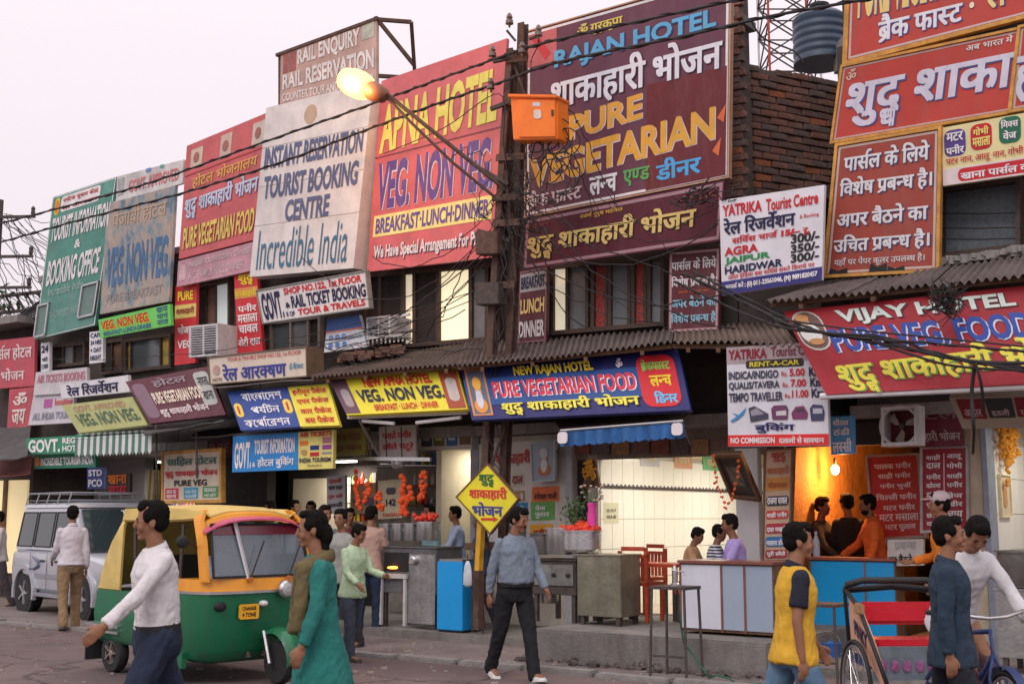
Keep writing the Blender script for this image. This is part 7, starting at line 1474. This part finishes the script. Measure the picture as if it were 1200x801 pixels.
# ================================================================ vehicles
def vframe(p, hd): hd = Vector(hd).normalized(); l = Vector((-hd.y, hd.x, 0)); m = Matrix((hd, l, Z)).transposed().to_4x4(); m.translation = Vector(p); return m     # X forward, Y left
def wheel(t, fr, c, r, w_, rim=(.5, .5, .52), spoke=5, side=1, name='wheel'):
    c = Vector(c); ax = Vector((0, side, 0)); g = G(fr); g.lathe(c - ax * w_ / 2, [(r * .62, 0), (r * .93, 0), (r, w_ * .18), (r, w_ * .82), (r * .93, w_), (r * .62, w_), (r * .6, w_ * .8)], 28, ax); o = g.out(name, m_rubber, t, smooth='a')
    g = G(fr); g.lathe(c - ax * w_ * .3, [(r * .61, 0), (r * .61, w_ * .78), (r * .56, w_ * .8), (r * .54, w_ * .55), (.02, w_ * .5)], 24, ax); mr = M(rim, .35, .15, 8, 0, .7); g.out('rim', M((.05, .05, .05), .5, .1), o, smooth='a')
    g = G(fr)
    for k in range(spoke):
        a = 2 * math.pi * k / spoke; d = Vector((math.cos(a), 0, math.sin(a))); g.bar(c + ax * w_ * .42 + d * .03, c + ax * w_ * .44 + d * r * .57, r * .2, w_ * .14)
    g.lathe(c + ax * w_ * .2, [(r * .18, 0), (r * .18, w_ * .3), (r * .1, w_ * .34)], 14, ax); g.tube([c + ax * w_ * .42 + Vector((math.cos(a * .314), 0, math.sin(a * .314))) * r * .58 for a in range(20)], r * .035, 6, closed=True)
    for k in range(spoke): pass
    g.out('spokes', mr, o, smooth='a'); return o
# ---- silver car with roof rack
rw, fw_ = GP(31, 717), GP(104, 728); hd = (fw_ - rw).normalized(); lf = Vector((-hd.y, hd.x, 0)); WB = 2.35; mid = (rw + fw_) / 2 + lf * .74
fr = vframe(mid, hd); car = thing('parked_car', 'silver off-road car with a roof rack parked at the far left', 'car', mid)
m_sil = M((.50, .52, .57), .25, .05, 2, 0, .3, grime=.12, gcol=(.2, .18, .16), coat=.5, name='silver_paint'); m_trim = M((.26, .27, .3), .5, .1, name='grey_trim')
def sect(x, zb, zt, hw, r=.07): return [Vector((x, y, z)) for y, z in ((-hw + r, zb), (-hw, zb + r), (-hw - .02, (zb + zt) / 2), (-hw, zt - r * .8), (-hw + r, zt), (0, zt + .025), (hw - r, zt), (hw, zt - r * .8), (hw + .02, (zb + zt) / 2), (hw, zb + r), (hw - r, zb))]
g = G(fr); g.loft([sect(-1.88, .5, .98, .74), sect(-1.84, .42, 1.03, .79), sect(-1.2, .36, 1.05, .82), sect(.85, .36, 1.03, .82), sect(1.3, .38, 1.0, .81), sect(1.78, .42, .93, .79), sect(1.9, .46, .86, .74), sect(1.94, .5, .8, .68)]); body = g.out('body', m_sil, car, smooth='a')
def gh(x0b, x1b, x0t, x1t, zb, zt, hb, ht): return [[Vector((x0b, -hb, zb)), Vector((x1b, -hb, zb)), Vector((x1b, hb, zb)), Vector((x0b, hb, zb))], [Vector((x0t, -ht, zt)), Vector((x1t, -ht, zt)), Vector((x1t, ht, zt)), Vector((x0t, ht, zt))]]
g = G(fr); g.loft(gh(-1.82, 1.05, -1.72, .42, 1.02, 1.74, .785, .69)); g.out('cabin', m_sil, car, smooth='a', bevel=.03)
g = G(fr); g.loft([[Vector((x, y, z)) for x, y in ((-1.74, -hw), (.44 + dx, -hw), (.5 + dx, 0), (.44 + dx, hw), (-1.74, hw))] for z, hw, dx in ((1.74, .70, 0), (1.79, .68, -.02), (1.82, .6, -.08))]); g.out('roof', m_sil, car, smooth='a')
m_carglass = GLASS((.03, .045, .05), .06, .96, 'car_glass')
def sidew(xa, xb, ta, tb, s_):
    y = lambda z: s_ * (.785 - (z - 1.02) / .72 * .095 + .006); P_ = [Vector((xa, y(1.1), 1.1)), Vector((xb, y(1.1), 1.1)), Vector((tb, y(1.66), 1.66)), Vector((ta, y(1.66), 1.66))]
    g = G(fr); g.hexa(P_, [p - Vector((0, s_ * .02, 0)) for p in P_]); w_ = g.out('side_window', m_carglass, car); g = G(fr)
    for i in range(4): g.bar(P_[i], P_[(i + 1) % 4], .02)
    g.out('window_seal', m_black, w_)
for s_ in (-1, 1): sidew(-1.72, -1.05, -1.66, -1.05, s_); sidew(-.97, -.28, -.97, -.28, s_); sidew(-.2, .78, -.2, .40, s_)
P_ = [Vector((1.045, -.70, 1.06)), Vector((1.045, .70, 1.06)), Vector((.50, .62, 1.69)), Vector((.50, -.62, 1.69))]; g = G(fr); g.hexa([p + Vector((.018, 0, .018)) for p in P_], P_); ws = g.out('windscreen', m_carglass, car)
qq = Quad(*[fr @ (p + Vector((.022, 0, .022))) for p in (P_[3], P_[2], P_[1], P_[0])]); qq.text("THAKUR", .52, .03, .9, .13, .04, .004).out('lettering', pm('white'), ws)
for y in (-.3, .25): g = G(fr); g.tube([Vector((1.06, y, 1.08)), Vector((.93, y + .33, 1.26))], .009, 5); g.out('wiper', m_black, car)
for s_ in (-1, 1):
    for x in (-WB / 2, WB / 2):
        wheel(car, fr, (x, s_ * .73, .335), .335, .22, side=s_)
        g = G(fr); g.loft([[Vector((x + r_ * math.cos(R(a)), s_ * yy, .33 + r_ * math.sin(R(a)))) for r_, yy in ((.40, .80), (.47, .80), (.47, .865), (.40, .865))] for a in range(-12, 195, 12)]); g.out('wheel_arch', m_trim if 0 else m_sil, car, smooth='a')
        g = G(fr); g.lathe(Vector((x, s_ * .79, .335)), [(.39, 0), (.39, .045)], 24, (0, s_, 0)); g.out('arch_shadow_disc', m_black, car)  # flat black disc paints in the shade of the wheel well
    g = G(fr); g.box((-.72, s_ * .80 - .05, .3), (.72, s_ * .80 + .09, .36)); g.out('side_step', m_trim, car, bevel=.01)
    g = G(fr); g.box((-.75, s_ * .835 - .01, .60), (.75, s_ * .835 + .012, .67)); g.out('side_moulding', m_trim, car)
    for x in (-.95, -.24, .8): g = G(fr); g.box((x, s_ * .842, .42), (x + .008, s_ * .846, 1.0)); g.out('door_gap', m_black, car)
    for x in (-.42, .18): g = G(fr); g.box((x - .11, s_ * .84 - .01, .86), (x + .06, s_ * .84 + .02, .89)); g.out('door_handle', m_black, car)
    g = G(fr); g.box((.72, s_ * .84, 1.06), (.86, s_ * .99, 1.22)); g.out('mirror', m_black, car, bevel=.02)
    g = G(fr); g.tube([Vector((-.9, s_ * .848, .95)), Vector((-.6, s_ * .85, .86)), Vector((-.55, s_ * .85, .8)), Vector((-.75, s_ * .85, .74)), Vector((-1.1, s_ * .85, .74))], [.004, .02, .026, .02, .004], 6); g.out('swoosh_decal', M((.08, .1, .2), .4), car)
    g = G(fr); g.box((1.86, s_ * .55 - .13, .66), (1.955, s_ * .55 + .13, .84)); hl = g.out('headlight', GLASS((.5, .5, .52), .1, .85, 'lamp_glass'), car, bevel=.02); g = G(fr); g.lathe(Vector((1.93, s_ * .52, .75)), [(.06, 0), (.07, .035)], 14, (1, 0, 0)); g.out('reflector', m_alu, hl)
g = G(fr); g.box((1.9, -.36, .64), (1.965, .36, .82)); g.out('grille', m_black, car, bevel=.01)
for k in range(4): g = G(fr); g.box((1.966, -.34, .66 + k * .042), (1.975, .34, .675 + k * .042)); g.out('grille_bar', m_alu, car)
g = G(fr); g.box((1.8, -.78, .4), (2.05, .78, .58)); g.out('bumper', m_sil, car, bevel=.04); g = G(fr); g.box((2.051, -.25, .44), (2.06, .25, .55)); g.out('number_plate', M((.7, .65, .3), .5), car)
g = G(fr)
for s_ in (-1, 1): g.tube([Vector((-1.7, s_ * .62, 1.98)), Vector((.1, s_ * .62, 1.98))], .014, 6)
g.tube([Vector((-1.7, -.62, 1.98)), Vector((-1.7, .62, 1.98))], .014, 6); g.tube([Vector((.1, -.62, 1.98)), Vector((.1, .62, 1.98))], .014, 6)
for x in (-1.7, -1.25, -.8, -.35, .1):
    g.tube([Vector((x, -.62, 1.98)), Vector((x, -.66, 1.86)), Vector((x, -.68, 1.76))], .012, 6); g.tube([Vector((x, .62, 1.98)), Vector((x, .68, 1.76))], .012, 6); g.tube([Vector((x, -.62, 1.86)), Vector((x, .62, 1.86))], .01, 6)
g.out('roof_rack', m_trim, car)
# ---- auto rickshaw
nose = PS(334, 121); hd = Vector((.72, -.694, 0)).normalized(); ao = nose - hd * 1.15; fr = vframe(ao, hd)
au = thing('auto_rickshaw', 'green and yellow auto rickshaw with a pink sun strip over its windscreen', 'auto rickshaw', ao)
m_gr = M((.006, .15, .066), .38, .12, 2, .06, 0, 8, grime=.4, gcol=(.05, .06, .04), coat=.4, name='green_paint'); m_or = M((.80, .32, .02), .4, .08, 3, grime=.1, coat=.3, name='orange_paint'); m_ye = M((.62, .46, .15), .85, .15, 2.5, .6, 0, 7, grime=.4, gcol=(.4, .28, .12), name='yellow_canvas')
def dring(z, hw, xf, xb=.30, n=17, p=4.2):
    r = [Vector((xb, -hw, z))]
    for k in range(n): a = -math.pi / 2 + math.pi * k / (n - 1); c, s_ = math.cos(a), math.sin(a); f = (abs(c) ** p + abs(s_) ** p) ** (-1 / p); r.append(Vector((xb + .05 + (xf - xb - .05) * c * f, hw * s_ * f, z)))
    return r + [Vector((xb, hw, z))]
g = G(fr); g.loft([dring(.2, .46, .62), dring(.24, .56, .70), dring(.34, .61, .77), dring(.6, .645, .81), dring(.86, .65, .83)]); g.out('front_cowl', m_gr, au, smooth='a')
g = G(fr); g.loft([dring(.861, .655, .85), dring(.885, .655, .85)]); g.out('chrome_strip', m_alu, au, smooth='a')
g = G(fr); g.loft([dring(.886, .65, .84), dring(1.0, .645, .82)]); g.out('dashboard_band', m_or, au, smooth='a')
pts = lambda s_: [Vector((.74, s_ * .60, .98)), Vector((.67, s_ * .60, 1.35)), Vector((.56, s_ * .575, 1.56)), Vector((.50, s_ * .50, 1.66))]
for s_ in (-1, 1):
    g = G(fr); R_ = [[p + Vector((dx, s_ * dy, 0)) for dx, dy in ((.05, -.02), (.05, .025), (-.03, .035), (-.05, .035), (-.05, -.01))] for p in pts(s_)]; g.loft(R_); g.out('windscreen_pillar', m_or, au, smooth='a')
g = G(fr); R_ = []
for k in range(11): u = -1 + 2 * k / 10; y = u * .56; z = 1.66 - .1 * abs(u) ** 3; x = .55 + .06 * (1 - u * u); R_.append([Vector((x - .09, y, z)), Vector((x + .03, y, z - .03)), Vector((x + .06, y, z - .1)), Vector((x - .04, y, z - .08))])
g.loft(R_); g.out('header_panel', m_or, au, smooth='a')
g = G(fr); R_ = []
for k in range(11): u = -1 + 2 * k / 10; y = u * .60; z = 1.60 - .13 * abs(u) ** 3; x = .64 + .07 * (1 - u * u); R_.append([Vector((x, y, z)), Vector((x + .06, y, z - .025)), Vector((x + .065, y, z - .04)), Vector((x, y, z - .025))])
g.loft(R_); g.out('sun_strip', M((.5, .07, .15), .4, .15), au, smooth='a')
wsq = [Vector((.80, -.56, 1.02)), Vector((.80, .56, 1.02)), Vector((.66, .52, 1.52)), Vector((.66, -.52, 1.52))]
g = G(fr); g.hexa([p + Vector((.01, 0, 0)) for p in wsq], wsq); g.out('windscreen', GLASS((.2, .24, .28), .06, .55, 'screen_glass'), au)
g = G(fr); tq = [wsq[3].lerp(wsq[0], .2), wsq[2].lerp(wsq[1], .2), wsq[2], wsq[3]]; g.hexa([p + Vector((.016, 0, 0)) for p in tq], [p + Vector((.011, 0, 0)) for p in tq]); g.out('tinted_band', GLASS((.16, .01, .03), .1, .9, 'red_tint'), au)
g = G(fr); [g.bar(wsq[i] + Vector((.012, 0, 0)), wsq[(i + 1) % 4] + Vector((.012, 0, 0)), .022) for i in range(4)]; g.out('rubber_seal', m_rubber, au)
g = G(fr); g.bar(Vector((.82, -.17, 1.0)), Vector((.69, -.26, 1.54)), .05, .02); g.out('windscreen_divider', M((.6, .6, .62), .4, .1), au)
for y in (-.17, .28): g = G(fr); g.tube([Vector((.86, y, 1.02)), Vector((.80, y + .18, 1.36))], .008, 5); g.out('wiper', m_black, au); g = G(fr); g.lathe(Vector((.845, y, .99)), [(.03, 0), (.03, .02)], 10, (1, 0, 0)); g.out('wiper_pivot', M((.5, .15, .03), .5), au)
g = G(fr); g.lathe(Vector((.83, .22, .89)), [(.06, 0), (.085, .03), (.085, .07), (.06, .095)], 20, (1, 0, 0)); g.out('headlamp', m_alu, au, smooth='a'); g = G(fr); g.lathe(Vector((.926, .22, .89)), [(.065, 0), (.03, .015)], 18, (1, 0, 0)); g.out('headlamp_lens', GLASS((.5, .5, .5), .1, .8), au)
for y in (-.02, .42): g = G(fr); g.ell(Vector((.86, y, .76)), (.05, .045, .03), 12, 8); g.out('indicator', M((.6, .6, .58), .3), au)
nq = Quad(*[fr @ Vector(p) for p in ((.845, -.29, .76), (.85, -.07, .76), (.848, -.07, .62), (.842, -.29, .62))]); nq = Quad(*[p + nq.n * .012 for p in nq.c]); nq.rrect(0, 0, 1, 1, -.01, .003, .15).out('sticker', M((.85, .42, .02), .5), au)
nq.text("CHANGE", .15, .15, .85, .42, .04, .005).out('lettering', m_black, au); nq.text("4 TONE", .15, .55, .85, .85, .04, .005).out('lettering', m_black, au)
g = G(fr); g.ell(Vector((.845, -.5, .75)), (.03, .07, .05), 14, 8); g.out('horn_grille', m_black, au); 
# front wheel and guard
wheel(au, fr, (.98, .1, .2), .2, .1, rim=(.3, .3, .3), name='front_wheel'); g = G(fr)
R_ = [[Vector((.97 + .27 * math.cos(R(a)), .1 + y, .24 + .27 * math.sin(R(a)) + zz)) for y, zz in ((-.1, -.03), (-.07, .015), (0, .03), (.07, .015), (.1, -.03), (.07, -.01), (0, .01), (-.07, -.01))] for a in range(-8, 175, 14)]; g.loft(R_); g.out('mudguard', m_gr, au, smooth='a')
g = G(fr); g.tube([Vector((.99, -.02, .2)), Vector((.88, -.02, .5))], .02, 6); g.tube([Vector((.99, .21, .2)), Vector((.88, .21, .5))], .02, 6); g.out('fork', m_alu, au)
# rear body
def rring(z, hw, x0, x1): return [Vector((x0 + .1, -hw, z)), Vector((x1, -hw, z)), Vector((x1, hw, z)), Vector((x0 + .1, hw, z)), Vector((x0, hw - .1, z)), Vector((x0, -hw + .1, z))]
g = G(fr); g.loft([rring(.3, .6, -1.3, -.45), rring(.36, .64, -1.38, -.42), rring(.6, .65, -1.4, -.42), rring(.84, .64, -1.36, -.45)]); g.out('rear_body', m_gr, au, smooth='a', bevel=.0)
g = G(fr); g.box((-.45, -.63, .24), (.42, .63, .30)); g.out('floor_pan', m_gr, au); g = G(fr); g.box((-.44, -.65, .16), (.45, -.60, .239)); g.out('sill', m_gr, au)
for k in range(2): g = G(fr); g.box((-1.45, -.68, .40 + k * .06), (-.75, .68, .425 + k * .06)); g.out('rear_bumper_strip', m_alu, au, bevel=.008)
# canvas
g = G(fr)
def hoop(x, zt, zb, hw, th=.0): return [Vector((x, -hw, zb)), Vector((x, -hw + .02, zb + (zt - zb) * .75)), Vector((x, -hw * .86, zt - .06)), Vector((x, -hw * .5, zt - .012)), Vector((x, 0, zt)), Vector((x, hw * .5, zt - .012)), Vector((x, hw * .86, zt - .06)), Vector((x, hw - .02, zb + (zt - zb) * .75)), Vector((x, hw, zb))]
def canv(rs, nm, th=.02):
    g = G(fr); n_ = len(rs[0]); vs = [p for r in rs for p in r]; vin = [Vector((p.x, p.y * .965, p.z - th)) for p in vs]; fs = []
    for i in range(len(rs) - 1):
        for k in range(n_ - 1): a = i * n_ + k; fs += [(a, a + 1, a + n_ + 1, a + n_), (a + len(vs), a + n_ + len(vs), a + n_ + 1 + len(vs), a + 1 + len(vs))]
        for k in (0, n_ - 1): a = i * n_ + k; fs.append((a, a + n_, a + n_ + len(vs), a + len(vs)))
    for i in (0, len(rs) - 1):
        for k in range(n_ - 1): a = i * n_ + k; fs.append((a, a + 1, a + 1 + len(vs), a + len(vs)))
    g.add(vs + vin, fs); return g.out(nm, m_ye, au, smooth='a')
canv([hoop(.58, 1.66, 1.585, .56), hoop(.35, 1.70, 1.57, .62), hoop(.0, 1.715, 1.56, .64), hoop(-.4, 1.72, 1.56, .65), hoop(-.78, 1.715, 1.56, .65)], 'canopy')
canv([hoop(-.781, 1.714, .85, .655), hoop(-.9, 1.66, .85, .65), hoop(-1.03, 1.5, .85, .645), hoop(-1.15, 1.3, .85, .635), hoop(-1.27, 1.06, .85, .62), hoop(-1.34, .9, .85, .6)], 'rear_canvas')
g = G(fr); g.box((-.55, -.62, .85), (-.5, .62, 1.2)); g.out('passenger_backrest', m_black, au); g = G(fr); g.box((-.5, -.6, .55), (-.1, .6, .7)); g.out('passenger_seat', m_black, au, bevel=.03); g = G(fr); g.box((.0, -.2, .55), (.25, .2, .68)); g.out('driver_seat', m_black, au, bevel=.03)
for s_ in (-1, 1): g = G(fr); g.tube([Vector((.30, s_ * .62, .8)), Vector((.32, s_ * .6, 1.52))], .018, 6); g.out('grab_post', m_iron, au); g = G(fr); g.tube([Vector((-.5, s_ * .63, .84)), Vector((-.55, s_ * .63, 1.5))], .018, 6); g.out('grab_post', m_iron, au)
for s_ in (-1, 1): wheel(au, fr, (-.98, s_ * .56, .2), .2, .11, rim=(.4, .35, .3), side=s_, name='rear_wheel')
g = G(fr); g.box((-1.44, -.66, .1), (-1.42, -.42, .36)); g.out('mud_flap', m_rubber, au)
g = G(fr); g.tube([Vector((.62, -.62, 1.3)), Vector((.7, -.78, 1.36))], .008, 5); g.ell(Vector((.7, -.84, 1.36)), (.03, .07, .06), 12, 8); g.out('mirror', m_black, au)
human('driver in pale blue shirt in the shade inside the auto rickshaw', fr @ Vector((.08, 0, 0)), math.degrees(math.atan2(hd.y, hd.x)), 1.6, legs=((80, 60), (80, 60)), sit=.72, z0=.02, shirt=(.3, .38, .5), trous=(.1, .1, .12), arms=((50, 12, 20), (50, 12, 20)), det=1)
# ---- cycle rickshaw
hd = Vector((.04, -.999, 0)).normalized(); lf = Vector((-hd.y, hd.x, 0)); rwp = PS(996, 156); ax_ = rwp + lf * .42; fr = vframe(ax_, hd)
cr = thing('cycle_rickshaw', 'cycle rickshaw with red padded seat and folded black hood behind the navy shirt man', 'rickshaw', ax_)
def spokewheel(c, r, col=(.35, .35, .36)):
    g = G(fr); c = Vector(c); n_ = 36; cir = lambda rr: [c + Vector((rr * math.cos(2 * math.pi * k / n_), 0, rr * math.sin(2 * math.pi * k / n_))) for k in range(n_)]
    g.tube(cir(r), .018, 8, closed=True); w_ = g.out('wheel', m_rubber, cr, smooth=True); g = G(fr); g.tube(cir(r - .03), .012, 6, closed=True); g.out('rim', M(col, .35, .1, 5, 0, .7), w_, smooth=True)
    g = G(fr)
    for k in range(28): a = 2 * math.pi * k / 28; g.tube([c + Vector((.02 * math.cos(a + 1), (-1) ** k * .03, .02 * math.sin(a + 1))), c + Vector(((r - .03) * math.cos(a), 0, (r - .03) * math.sin(a)))], .0022, 3)
    g.lathe(c - Vector((0, .05, 0)), [(.025, 0), (.025, .1)], 10, (0, 1, 0)); g.out('spokes', m_alu, w_); return w_
for y in (-.42, .42): spokewheel((0, y, .34), .34)
g = G(fr); g.tube([Vector((0, -.42, .34)), Vector((0, .42, .34))], .018, 8); g.out('axle', m_iron, cr)
m_pk = M((.62, .33, .22), .5, .15, 8, name='pink_panel'); m_red = M((.5, .01, .025), .35, .1, 6, .1, coat=.3, name='red_vinyl')
for s_ in (-1, 1):
    g = G(fr); g.prism([Vector((x, s_ * .36, z)) for x, z in ((-.28, .62), (.18, .52), (.5, .36), (.5, .44), (.22, .72), (.0, .9), (-.3, 1.02))], (0, .015, 0)); sp_ = g.out('side_panel', m_pk if s_ < 0 else m_pk, cr)
    qs = Quad(*[fr @ Vector((x, s_ * .36 - .002 if s_ < 0 else s_ * .36 + .017, z)) for x, z in ((-.2, .86), (.12, .76), (.14, .6), (-.18, .7))]); qs.text("PINKY", .05, .15, .95, .85, .04, .004).out('lettering', pm('navy'), sp_)
    g = G(fr); g.tube([Vector((-.3, s_ * .37, .66)), Vector((-.36, s_ * .37, .98)), Vector((-.33, s_ * .37, 1.06)), Vector((-.2, s_ * .37, 1.09))], .015, 8); g.tube([Vector((-.33, s_ * .375, 1.04)), Vector((0, s_ * .38, .93)), Vector((.25, s_ * .38, .72)), Vector((.5, s_ * .36, .44))], .017, 8); g.out('armrest_tube', m_black, cr, smooth=True)
    g = G(fr); g.box((-.05, s_ * .385 - .02, .88), (.1, s_ * .385 + .02, .96)); g.out('armrest_pad', M((.35, .2, .1), .5), cr, bevel=.01)
g = G(fr); g.tube([Vector((-.34, -.37, 1.07)), Vector((-.3, -.25, 1.11)), Vector((-.3, .25, 1.11)), Vector((-.34, .37, 1.07))], .026, 8); g.tube([Vector((-.40, -.37, 1.03)), Vector((-.38, .0, 1.06)), Vector((-.40, .37, 1.03))], .026, 8); g.out('folded_hood', M((.02, .02, .022), .6, .2), cr, smooth=True)
g = G(fr); g.box((-.24, -.30, .62), (.12, .30, .70)); g.out('seat', m_red, cr, bevel=.03); g = G(fr); g.box((-.32, -.30, .78), (-.24, .30, .95)); g.out('backrest', m_red, cr, bevel=.03)
g = G(fr); g.box((.141, -.34, .42), (.16, .34, .66)); fp = g.out('front_panel', M((.14, .17, .2), .4, .3, 6, grime=.4), cr); g = G(fr)
for k in range(7): g.ell(Vector((.165, -.27 + k * .09, .52)), (.006, .035, .045), 10, 6)
g.out('painted_flowers', M((.25, .08, .2), .5, .5, 30), fp)
g = G(fr); g.box((.16, -.32, .36), (.52, .32, .39)); g.out('footboard', M((.35, .38, .42), .5, .2, 6, grime=.3), cr)
g = G(fr); g.box((-.3, -.35, .5), (.14, .35, .58)); g.out('chassis_box', M((.05, .08, .2), .5, .2), cr)
m_bf = M((.02, .04, .14), .4, .1, name='blue_frame')
g = G(fr); BB, SD, HT, FA = Vector((.95, 0, .34)), Vector((.83, 0, .86)), Vector((1.42, 0, .88)), Vector((1.62, 0, .33)); HB = Vector((1.45, 0, .74))
for a, b in ((SD, BB), (SD + Vector((.02, 0, -.04)), HT), (BB, HB), (Vector((.3, 0, .42)), BB), (Vector((.3, 0, .45)), SD - Vector((0, 0, .08)))): g.tube([a, b], .016, 8)
g.out('frame', m_bf, cr, smooth=True); g = G(fr); g.tube([HT, HB, Vector((1.5, .05, .6)), FA + Vector((0, .05, 0))], .012, 8); g.tube([HB, Vector((1.5, -.05, .6)), FA - Vector((0, .05, 0))], .012, 8); g.out('fork', m_bf, cr, smooth=True)
spokewheel(FA, .32); g = G(fr); R_ = [[FA + Vector((.355 * math.cos(R(a)), y, .355 * math.sin(R(a)))) for y in (-.03, .03)] + [FA + Vector((.36 * math.cos(R(a)), y, .36 * math.sin(R(a)))) for y in (.03, -.03)] for a in range(20, 185, 12)]; g.loft(R_); g.out('mudguard', m_bf, cr, smooth='a')
g = G(fr); g.tube([Vector((1.2, -.3, .98)), Vector((1.33, -.26, 1.0)), Vector((1.44, -.1, .97)), HT + Vector((0, 0, .08)), Vector((1.44, .1, .97)), Vector((1.33, .26, 1.0)), Vector((1.2, .3, .98))], .012, 8); g.out('handlebar', m_alu, cr, smooth=True)
for s_ in (-1, 1): g = G(fr); g.tube([Vector((1.17, s_ * .3, .98)), Vector((1.28, s_ * .28, .99))], .018, 8); g.out('grip', m_black, cr)
g = G(fr); g.ell(SD + Vector((-.02, 0, .05)), (.14, .09, .04), 14, 8); g.out('saddle', m_black, cr, smooth=True)
g = G(fr); g.lathe(BB - Vector((0, .04, 0)), [(.09, 0), (.09, .01)], 20, (0, 1, 0)); g.tube([BB - Vector((0, .06, 0)), BB + Vector((.1, -.08, -.12))], .01, 6); g.tube([BB + Vector((0, .06, 0)), BB + Vector((-.1, .08, .12))], .01, 6); g.out('crank', m_alu, cr)
t, TR, HD, AR, LG, HP = human('rickshaw puller in pale shirt leaning over the handlebar behind the navy shirt man', fr @ Vector((.84, 0, 0)), math.degrees(math.atan2(hd.y, hd.x)) + 8, 1.66, legs=((60, 62), (38, 45)), sit=.93, shirt=(.56, .55, .57), trous=(.09, .045, .05), arms=((62, 16, 4), (62, 16, 4)), lean=28, hy=-10, hp=20, det=1, hem=-.1)
bpy.data.objects.remove(_to); bpy.data.scenes.remove(TMP)
